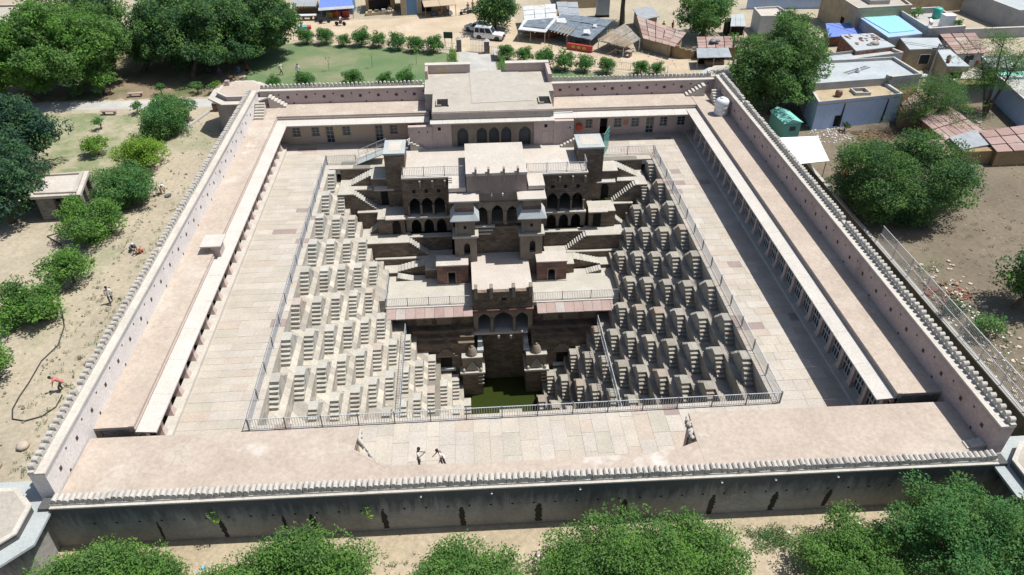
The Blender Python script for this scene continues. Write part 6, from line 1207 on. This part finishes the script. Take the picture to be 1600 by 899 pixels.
acacia('feathery light green acacia leaning over the tiled mud huts', (48.0, 20.6), 49, 6, 8, 80, [(1.0, 2.5, 4.8, .17), (4.6, 2.8, 4.4, .15), (.2, 1.0, 4.6, .13)])
acacia('tall feathery acacia with a forked dark trunk by the blue wall', (57.8, 24.4), 60, 8, 11, 81, [(1.4, 3.4, 8.0, .2), (3.6, 2.2, 7.6, .17), (-.6, 4, 6.8, .14)])
tree('bright bush in front of the tiled mud huts', (46.4, 16.6), 46.6, 3.4, 3.2, ('leaf_acacia', 'leaf_bright'), name='bush', cat='bush', L=.22, per=110, lobes=5, seed=82, clump=.7)
for i, (x, y, w) in enumerate(((66.8, 47.5, 2.0), (64.2, 53.4, 2.4), (62.8, 52.0, 1.8))):
    tree('potted shrub on the terraced roof, %s' % ('beside the white tank', 'beside the green drum', 'at the far left')[i], (x, y), x, w, 0, ('leaf_bright', 'leaf_bush'), name='potted_plant', cat='plant', L=.22, per=130, lobes=4, seed=84+i, clump=.5, zc=4.5, zg=3.6)
# nearest shrubs, seen from above at the bottom of the picture
SH = ('leaf_shrub', 'leaf_bright')
for i, (x, y, w, zc, l, d) in enumerate(((-21.7, -29.9, 7.4, 1.2, 'thorny green shrub at the bottom left below the front wall', 3.6), (-12.9, -30.5, 8.0, 1.3, 'bright green shrub at the bottom, second from the left', 4.4), (-4.0, -31.6, 7.2, 1.2, 'loose bright shrub at the bottom, left of the tall one', 4.2),
        (5.0, -31.2, 11.2, 1.4, 'tall bushy shrub at the bottom reaching up against the front wall', 5.2), (16.6, -31.6, 6.0, 1.4, 'low tangled shrub at the bottom right beside the round tree', 5.4))):
    tree(l, (x, y), x, w, 0, SH, name='shrub', cat='shrub', L=.16, per=190, lobes=20, seed=90+i, clump=.75, zc=zc+.15, depth=d, rzf=.45, fill=1.05, trunk=.06, zg=.15, loose=1)
tree('dense round green tree at the bottom right corner by the bastion', (21.6, -31.2), 21.7, 6.4, 0, ('leaf_bush', 'leaf_neem'), L=.17, per=190, lobes=22, seed=96, clump=.8, zc=2.6, depth=6.4, rzf=.75, trunk=.14, loose=1, zg=.15)
tree('green tree cut by the right edge beneath the near right bastion', (24.9, -32.0), 25.0, 5.2, 0, ('leaf_bush', 'leaf_neem'), L=.17, per=190, lobes=16, seed=97, clump=.8, zc=2.4, depth=5.4, rzf=.7, trunk=.12, zg=.15)
tree('upright shoots rising from the tall shrub against the front wall', (8.0, -29.3), 8.0, 2.6, 0, SH, name='shrub', cat='shrub', L=.17, per=150, lobes=6, seed=98, clump=.5, zc=1.9, depth=2.0, rzf=1.0, trunk=.05, zg=.15)
def weeds(seed, n, rx, ry, mats, s0, s1, z=G0):
    rng = np.random.default_rng(seed); cs = [np.array([rng.uniform(*rx), rng.uniform(*ry), z+.12]) for _ in range(n)]; rs = [rng.uniform(s0, s1) for _ in cs]
    V, C = leaf_cloud(rng, cs, rs, 260, .12, .4, .5); V[:, 2] = np.maximum(V[:, 2], z+.02); obj('weeds', leaf_mesh('weeds', V, C, mats, [int(rng.random() < .4) for _ in cs]), None, kind='stuff')
weeds(1, 60, (7.5, 16.5), (-29.9, -28.6), ['leaf_shrub', 'weed'], .2, .5, .15); weeds(2, 70, (-6, 26), (-34, -28.4), ['weed', 'leaf_shrub'], .12, .35, .15)
weeds(3, 26, (12.3, 14.2), (-29.6, -28.6), ['leaf_bush', 'weed'], .3, .6, .15); weeds(4, 40, (-23, -6), (-30, -28.6), ['weed', 'leaf_shrub'], .1, .3, .15)
weeds(5, 90, (33.0, 36.5), (-25, -4), ['leaf_bush', 'weed'], .15, .5); weeds(8, 120, (-30.9, -29.9), (-24, 14), ['weed', 'leaf_bush'], .08, .26); weeds(9, 90, (-33.2, -32.4), (-14, 16), ['weed', 'weed'], .06, .2); weeds(6, 60, (-32.6, -28.6), (-20, -4), ['weed', 'leaf_bush'], .12, .3); weeds(7, 50, (36, 47), (-6, 4), ['weed', 'weed'], .12, .35)
def wall_plant(label, x, z):
    w = thing('wall_plant', label, 'plant', (x, -27.02-.0125*x-.3, z-.6)); rg = np.random.default_rng(int(abs(x*10))); V, C = leaf_cloud(rg, [np.array([0, -.1, .1]), np.array([.1, -.15, -.35])], [.3, .25], 420, .15); obj('leaves', leaf_mesh('leaves', V, C, ['leaf_bright', 'leaf_lime'], [0, 1]), w)
    mb = MB(); mb.tube([(0, .1, -.3), (.02, -.08, .1)], .02, 5); part('stem', mb, 'bark', w)
wall_plant('small green plant sprouting from the front wall near its left end', -17.2, 3.1); wall_plant('small green plant sprouting at the head of a dark stain on the front wall', -9.0, 2.9)
# ================================================================ vehicles
def car(label, loc, rot, paint, suv=True):
    c = thing('parked_car', label, 'car', loc, rot); L, W, H = (4.35, 1.7, 1.82) if suv else (3.9, 1.62, 1.5)
    hx = L/2; gh = .98 if suv else .86; hb = gh-.02
    prof = [(-hx, .38), (-hx+.05, .3), (hx-.08, .3), (hx, .4), (hx-.02, .72), (hx-.12, hb-.08), (hx*.38, hb+.02), (hx*.36, gh), (-hx+.02, gh), (-hx-.02, .7)]
    mb = MB(); mb.ext([(p, z) for p, z in prof], -W/2, W/2, 'y'); part('body', mb, paint, c)
    x0, x1 = (-hx+.04, hx*.36) if suv else (-hx+.25, hx*.42); r0, r1 = (-hx+.14, hx*.12) if suv else (-hx+.75, hx*.08); w0, w1 = W/2-.03, W/2-.17
    vs = [(x0, -w0, gh), (x1, -w0, gh), (x1, w0, gh), (x0, w0, gh), (r0, -w1, H), (r1, -w1, H), (r1, w1, H), (r0, w1, H)]
    mb = MB(); mb.add(vs, [(0, 1, 5, 4), (1, 2, 6, 5), (2, 3, 7, 6), (3, 0, 4, 7), (4, 5, 6, 7)]); part('cabin', mb, paint, c)
    def pane(a, b, d, e, u0, u1, v0, v1, name='window'):
        q = [Vector(vs[i]) for i in (a, b, d, e)]; n = (q[1]-q[0]).cross(q[3]-q[0]).normalized()*.008
        P = lambda u, v: tuple((q[0].lerp(q[1], u)).lerp(q[3].lerp(q[2], u), v)+n)
        mb = MB(); mb.quad(P(u0, v0), P(u1, v0), P(u1, v1), P(u0, v1)); part(name, mb, 'glass_dark', c)
    for a, b, d, e in ((0, 1, 5, 4), (2, 3, 7, 6)):
        rev = a == 2
        for u0, u1 in ((.04, .27), (.31, .6), (.64, .95)) if suv else ((.08, .42), (.5, .92)):
            pane(a, b, d, e, 1-u1 if rev else u0, 1-u0 if rev else u1, .1, .84)
    pane(1, 2, 6, 5, .07, .93, .1, .9, 'windscreen'); pane(3, 0, 4, 7, .1, .9, .15, .85, 'rear_window')
    for x in (-hx*.62, hx*.64):
        for s in (-1, 1):
            wo = MB(); wo.lathe([(.2, -.1), (.34, -.1), (.35, -.05), (.35, .05), (.34, .1), (.2, .1)], 16); w = part('wheel', wo, 'tyre', c, loc=(x, s*(W/2-.1), .35), rot=(PI/2, 0, 0))
            rm = MB(); rm.lathe([(.2, -.085), (.21, 0), (.2, .085)], 12); part('rim', rm, 'chrome', w)
            ar = MB(); n = 8; ar.add([(x+.42*math.cos(PI*k/n), s*(W/2+.004), .32+.42*math.sin(PI*k/n)) for k in range(n+1)], [tuple(range(n+1))]); part('wheel_arch', ar, 'black_paint', c)
    mb = MB(); mb.box(hx-.06, hx+.1, -W/2+.02, W/2-.02, .32, .56); part('front_bumper', mb, 'black_paint' if suv else paint, c)
    mb = MB(); mb.box(-hx-.1, -hx+.04, -W/2+.02, W/2-.02, .34, .56); part('rear_bumper', mb, 'black_paint' if suv else paint, c)
    mb = MB(); mb.box(hx-.03, hx+.02, -.45, .45, .6, .78); part('radiator_grille', mb, 'black_paint', c)
    for s in (-1, 1):
        mb = MB(); mb.box(hx-.06, hx+.03, s*.66-.14, s*.66+.14, .6, .8); part('headlight', mb, 'white_sheet', c)
        mb = MB(); mb.box(-hx-.03, -hx+.04, s*.74-.07, s*.74+.07, .62, .92); part('tail_light', mb, 'cloth_red', c)
        mb = MB(); mb.box(x1-.3, x1-.16, s*(W/2+.02)-.06, s*(W/2+.02)+.06, gh, gh+.15); part('wing_mirror', mb, 'black_paint', c)
        for u in (.1, .32):
            mb = MB(); mb.box(-hx*.5+L*u-.09, -hx*.5+L*u+.09, s*(W/2+.012)-.01, s*(W/2+.012)+.01, .8, .84); part('door_handle', mb, 'black_paint', c)
    if suv:
        for s in (-1, 1): mb = MB(); mb.tube([(r0+.1, s*.55, H+.06), (r1-.1, s*.55, H+.06)], .02, 5); part('roof_rail', mb, 'metal_dark', c)
    return c
car('white boxy jeep parked in front of the shade tree by the gate', (1.45, 57.4, G0), -.33, 'car_white')
car('silver hatchback half hidden behind the white jeep', (-.2, 60.9, G0), PI-.75, 'car_silver', False)
def motorbike(label, loc, rot, m='black_paint'):
    b = thing('motorbike', label, 'motorbike', loc, rot)
    for x in (-.62, .62):
        mb = MB(); mb.lathe([(.22, -.05), (.29, -.05), (.31, 0), (.29, .05), (.22, .05)], 14); w = part('wheel', mb, 'tyre', b, loc=(x, 0, .31), rot=(PI/2, 0, 0)); mb = MB(); mb.lathe([(.05, -.05), (.2, -.01), (.2, .01), (.05, .05)], 10); part('rim', mb, 'chrome', w)
    mb = MB(); mb.tube([(-.62, 0, .31), (-.1, 0, .45), (.2, 0, .4), (.62, 0, .31)], .05, 6); mb.tube([(.62, .06, .31), (.4, .06, .95)], .03, 5); part('frame', mb, 'metal_dark', b)
    mb = MB(); mb.ext([(-.05, .72), (.4, .74), (.38, .92), (.0, .9)], -.13, .13, 'y'); part('fuel_tank', mb, m, b)
    mb = MB(); mb.ext([(-.72, .78), (0, .7), (0, .8), (-.75, .88)], -.13, .13, 'y'); part('seat', mb, 'black_paint', b)
    mb = MB(); mb.tube([(.33, -.34, 1.02), (.42, 0, .98), (.33, .34, 1.02)], .02, 5); part('handlebar', mb, 'metal_dark', b)
    mb = MB(); mb.box(-.2, .2, -.14, .14, .3, .6); part('engine', mb, 'metal_dark', b)
    return b
motorbike('black motorbike parked before the blue-tarped shop', (-24.0, 66.9, G0), .3); motorbike('motorbike being ridden past the blue-tarped shop', (-21.4, 65.6, G0), -.25, 'red_paint')
motorbike('motorbike parked under the awning near the blue shutter shop', (-2.0, 70.0, G0), .5); motorbike('motorbike at the end of the shop row beside a standing man', (-.4, 70.8, G0), .2, 'red_paint')
hc = thing('hand_cart', 'blue and red hand cart on the road behind the bushes', 'cart', (-26.5, 62.6, G0), .2)
mb = MB(); mb.box(-.9, .5, -.5, .5, .5, .95); part('box', mb, 'teal_paint', hc); mb = MB(); mb.box(.5, 1.1, -.45, .45, .5, .9); part('tray', mb, 'cloth_red', hc)
for x in (-.6, .6):
    for s in (-.5, .5): mb = MB(); mb.lathe([(.12, -.03), (.28, -.03), (.28, .03), (.12, .03)], 12); part('wheel', mb, 'tyre', hc, loc=(x, s*1.05, .28), rot=(PI/2, 0, 0))
# ================================================================ people: one skinned surface for the body, clothes as children
DG = None
def skin(name, pts, edges, m, parent, root=0, sub=1):
    me = bpy.data.meshes.new(name); me.from_pydata([p for p, r in pts], edges, []); o = bpy.data.objects.new(name, me); COL.objects.link(o)
    md = o.modifiers.new('skin', 'SKIN'); md.use_smooth_shade = True
    for i, (p, r) in enumerate(pts):
        d = me.skin_vertices[0].data[i]; d.radius = r if hasattr(r, '__len__') else (r, r); d.use_root = (i == root)
    if sub: s = o.modifiers.new('sub', 'SUBSURF'); s.levels = sub; s.render_levels = sub
    dg = bpy.context.evaluated_depsgraph_get(); ev = o.evaluated_get(dg); nm = bpy.data.meshes.new_from_object(ev)
    nm.materials.clear(); nm.materials.append(M[m]); o.modifiers.clear(); o.data = nm; bpy.data.meshes.remove(me); nm.name = name
    for p in nm.polygons: p.use_smooth = True
    o.parent = parent; return o
def V3(*a): return Vector(a)
def person(label, loc, rot, pose, shirt, trousers, hat=None, s=.97, longdress=False):
    """faces local -y; pose gives the hip height, trunk lean and limb targets"""
    P = thing('person', label, 'person', loc, rot); P.scale = (s, s, s)
    hz = pose.get('hip', .9); lean = pose.get('lean', 0.0); hy = pose.get('hy', 0.0)
    pel = V3(0, hy, hz); up = V3(0, -math.sin(lean), math.cos(lean)); fw = V3(0, -math.cos(lean), -math.sin(lean))
    waist = pel+up*.17; chest = pel+up*.38; neck = pel+up*.55+fw*.0; nod = pose.get('nod', 0.15); hd = (up*math.cos(nod)+fw*math.sin(nod))
    h0 = neck+hd*.07; h1 = neck+hd*.15; h2 = neck+hd*.235
    sh = [pel+up*.49+V3(e*.185, 0, 0) for e in (-1, 1)]
    hip = [pel+V3(e*.095, 0, -.04) for e in (-1, 1)]
    arms = pose.get('arms', [(V3(-.24, .03, -.27), V3(-.25, -.05, -.52)), (V3(.24, .03, -.27), V3(.25, -.05, -.52))])
    feet = pose.get('feet', [(V3(-.11, -.02, .47), V3(-.11, .03, .07)), (V3(.11, -.02, .47), V3(.11, .03, .07))])
    pts = [(pel, (.13, .1)), (waist, (.125, .09)), (chest, (.15, .105)), (neck, .05), (h0, (.065, .075)), (h1, (.08, .095)), (h2, (.065, .08)), (h1-fw*-.0+(fw*math.cos(nod)-up*math.sin(nod))*.1, .018)]
    edges = [(0, 1), (1, 2), (2, 3), (3, 4), (4, 5), (5, 6), (5, 7)]
    shp = [pts[0], pts[1], pts[2]]; she = [(0, 1), (1, 2)]; trp = [(pel+up*.05, (.14, .115)), (pel, (.145, .115))]; tre = [(0, 1)]
    shp = [(p, (r[0]*1.12, r[1]*1.15)) for p, r in shp]; shp.append((pel+up*.52, .075)); she.append((2, 3)); shp.insert(0, (pel-up*.09, (.15, .118))); she = [(a+1, b+1) for a, b in she]+[(0, 1)]
    for e in (0, 1):
        S = sh[e]; el = neck+V3(*arms[e][0])*1.0 if pose.get('abs') else S*1.0+V3(arms[e][0][0]-(.185 if e else -.185), arms[e][0][1], arms[e][0][2]); wr = S+V3(arms[e][1][0]-(.185 if e else -.185), arms[e][1][1], arms[e][1][2])
        n = len(pts); pts += [(S, .058), (el, .042), (wr, .028)]; edges += [(2, n), (n, n+1), (n+1, n+2)]
        d = (wr-el).normalized(); sd = d.cross(V3(0, 1, 0) if abs(d.y) < .9 else V3(1, 0, 0)).normalized(); palm = wr+d*.07; pn = len(pts); pts.append((palm, (.034, .018))); edges.append((n+2, pn))
        for k, (off, ln) in enumerate(((-.026, .062), (-.009, .075), (.009, .07), (.026, .055))): m_ = len(pts); b = palm+d*.02+sd*off; pts += [(b+d*ln*.5, .0095), (b+d*ln-V3(0, 0, .008), .0075)]; edges += [(pn, m_), (m_, m_+1)]
        m_ = len(pts); pts += [(wr+d*.03+sd*.04, .0105), (wr+d*.065+sd*.055, .008)]; edges += [(n+2, m_), (m_, m_+1)]
        k = len(shp); shp += [(S, .07), (S.lerp(el, .55), .062), (S.lerp(el, .95), .056)]; she += [(3, k), (k, k+1), (k+1, k+2)]
        K, A = V3(*feet[e][0]), V3(*feet[e][1]); H = hip[e]; n = len(pts); toe = A+V3(*pose.get('toe', (0, -.16, -.03)))
        pts += [(H, .085), (K, .06), (A, .038), (toe, (.038, .028))]; edges += [(0, n), (n, n+1), (n+1, n+2), (n+2, n+3)]
        k = len(trp); trp += [(H, .1), (K, .074), (A.lerp(K, .12), .058)]; tre += [(1, k), (k, k+1), (k+1, k+2)]
    skin('body', pts, edges, 'skin', P); skin('shirt', shp, she, shirt, P, 1); skin('trousers', trp, tre, trousers, P, 1)
    mb = MB(); c = h1+hd*.035-(fw*math.cos(nod)-up*math.sin(nod))*.012
    mb.lathe([(.098, -.03), (.108, .02), (.1, .07), (.07, .105), (.02, .12)], 10, tuple(c), smooth=True); part('hair' if not hat else 'turban', mb, hat or 'hair', P)
    for e in (-1, 1):
        mb = MB(); q = h1+(fw*math.cos(nod)-up*math.sin(nod))*.088+V3(e*.032, 0, .015); mb.lathe([(.006, -.006), (.011, 0), (.006, .006)], 6, tuple(q)); part('eye', mb, 'black_paint', P)
    return P
STAND = dict()
PHONE = dict(nod=.35, arms=[(V3(-.22, -.1, -.26), V3(-.06, -.32, -.12)), (V3(.22, -.1, -.26), V3(.06, -.34, -.1))])
LEAN = dict(lean=.35, nod=.4, arms=[(V3(-.24, -.1, -.24), V3(-.18, -.3, -.35)), (V3(.24, .0, -.27), V3(.26, -.1, -.5))], feet=[(V3(-.11, -.1, .47), V3(-.11, .02, .07)), (V3(.11, .06, .47), V3(.11, .2, .07))])
WALK = dict(lean=.06, arms=[(V3(-.24, .12, -.25), V3(-.24, .16, -.5)), (V3(.24, -.1, -.26), V3(.22, -.26, -.46))], feet=[(V3(-.1, -.2, .5), V3(-.1, -.26, .07)), (V3(.1, .06, .48), V3(.1, .34, .12))])
BEND = dict(hip=.82, hy=.15, lean=1.1, nod=.2, arms=[(V3(-.22, -.12, -.25), V3(-.16, -.2, -.5)), (V3(.22, -.12, -.25), V3(.16, -.22, -.5))], feet=[(V3(-.14, -.06, .45), V3(-.14, .04, .07)), (V3(.14, -.12, .45), V3(.16, -.06, .07))])
SIT = dict(hip=.14, lean=.12, nod=.2, arms=[(V3(-.24, -.12, -.22), V3(-.16, -.34, -.26)), (V3(.24, -.12, -.22), V3(.16, -.34, -.26))], feet=[(V3(-.3, -.36, .16), V3(.06, -.34, .06)), (V3(.3, -.36, .16), V3(-.06, -.44, .07))], toe=(0, -.1, .0))
SQUAT = dict(hip=.28, hy=.1, lean=.75, nod=.1, arms=[(V3(-.22, -.2, -.18), V3(-.12, -.4, -.36)), (V3(.22, -.2, -.18), V3(.12, -.42, -.36))], feet=[(V3(-.16, -.3, .42), V3(-.14, -.06, .07)), (V3(.16, -.3, .42), V3(.14, -.06, .07))])
RIDE = dict(hip=.84, lean=.2, nod=.05, arms=[(V3(-.26, -.2, -.2), V3(-.3, -.42, -.28)), (V3(.26, -.2, -.2), V3(.3, -.42, -.28))], feet=[(V3(-.2, -.32, .72), V3(-.2, -.14, .36)), (V3(.2, -.32, .72), V3(.2, -.14, .36))])
person('man in a white shirt holding up a phone in the near courtyard', (-6.45, -22.55, 0), PI/2-.1, PHONE, 'cloth_white', 'cloth_dark', s=1.0)
ph = MB(); ph.box(-.036, .036, -.006, .006, -.075, .075); thing('phone', 'dark phone held up by the man in the near courtyard', 'phone', (-6.02, -22.58, 1.42), PI/2, data=ph.mesh('phone', 'black_paint'))
person('man in white shirt leaning forward, right of the man with the phone', (-5.02, -22.6, 0), -PI/2+.35, LEAN, 'cloth_white', 'cloth_dark', s=1.0)
person('worker in white bending over beside a basin on the left track', (-32.4, 12.7, G0), .6, BEND, 'cloth_white', 'cloth_tan', 'cloth_white')
person('crouching worker in dark blue clothes on the left track', (-31.9, 2.6, G0), .9, SQUAT, 'cloth_blue', 'cloth_blue', 'cloth_white'); person('worker in brown crouching close beside the one in dark blue', (-31.0, 2.2, G0), -.7, SQUAT, 'cloth_tan', 'cloth_red')
person('man in a pale shirt and dark trousers walking by the left boundary wall', (-30.9, -5.0, G0), .5, WALK, 'cloth_white', 'cloth_dark')
person('man in a pink shirt stooping over the weeds at the left', (-30.7, -14.7, G0), -1.2, dict(BEND, lean=.75, hip=.86), 'cloth_pink', 'cloth_dark')
ba = MB(); ba.lathe([(.18, 0), (.32, .12), (.33, .14), (.3, .13), (.16, .03)], 12); thing('basin', 'dark metal basin on the ground by the bending worker', 'basin', (-31.7, 12.1, G0), data=ba.mesh('basin', 'metal_dark'))
person('man in a white shirt striding across the lawn, left of a pair', (-26.7, 44.6, G0), 1.2, WALK, 'cloth_white', 'cloth_dark'); person('man in a white shirt and dark trousers on the lawn, right of a pair', (-24.3, 43.8, G0), .3, dict(WALK, lean=0), 'cloth_white', 'cloth_dark')
person('seated woman in violet in the shade of the big trees', (-35.0, 45.6, G0), .4, SIT, 'cloth_violet', 'cloth_violet', 'cloth_violet'); person('seated person in bright cyan in the shade of the big trees', (-32.6, 46.2, G0), -.4, SIT, 'cloth_cyan', 'cloth_cyan'); person('seated person in dark red beside the one in cyan', (-31.4, 46.6, G0), -.9, SIT, 'cloth_red', 'cloth_dark'); person('seated figure in dark clothes at the foot of the shady tree', (-36.6, 45.9, G0), .9, SIT, 'cloth_dark', 'cloth_dark')
person('person in dark red standing behind the left stair turret', (-10.8, 20.0, .45), .4, STAND, 'cloth_red', 'cloth_dark'); person('person in white standing at the top of the steps by the left stair turret', (-8.75, 19.2, UZ-.1), .9, STAND, 'cloth_white', 'cloth_blue')
person('rider in a white shirt on the moving motorbike', (-21.45, 65.6, G0), PI/2-.25, RIDE, 'cloth_white', 'cloth_dark'); person('man in a blue shirt standing among the motorbikes by the shop row', (-1.4, 70.9, G0), .3, STAND, 'cloth_blue', 'cloth_dark'); person('man in orange standing at the end of the shop row', (-.6, 72.0, G0), -.3, STAND, 'orange_cloth', 'cloth_tan')
person('shopper in white standing under the wide awning', (-4.7, 70.6, G0), .2, STAND, 'cloth_white', 'cloth_dark'); person('shopkeeper in white sitting on the stone ledge stall', (-14.2, 71.2, .95), .2, dict(SIT), 'cloth_tan', 'cloth_white')
person('woman in red by the tree above the rose-tiled hut', (29.4, 58.9, G0), .6, STAND, 'cloth_red', 'cloth_red', 'cloth_red')
person('man in yellow-brown near the grey slab hut', (27.9, 58.6, G0), -.5, STAND, 'cloth_yellow', 'cloth_tan')
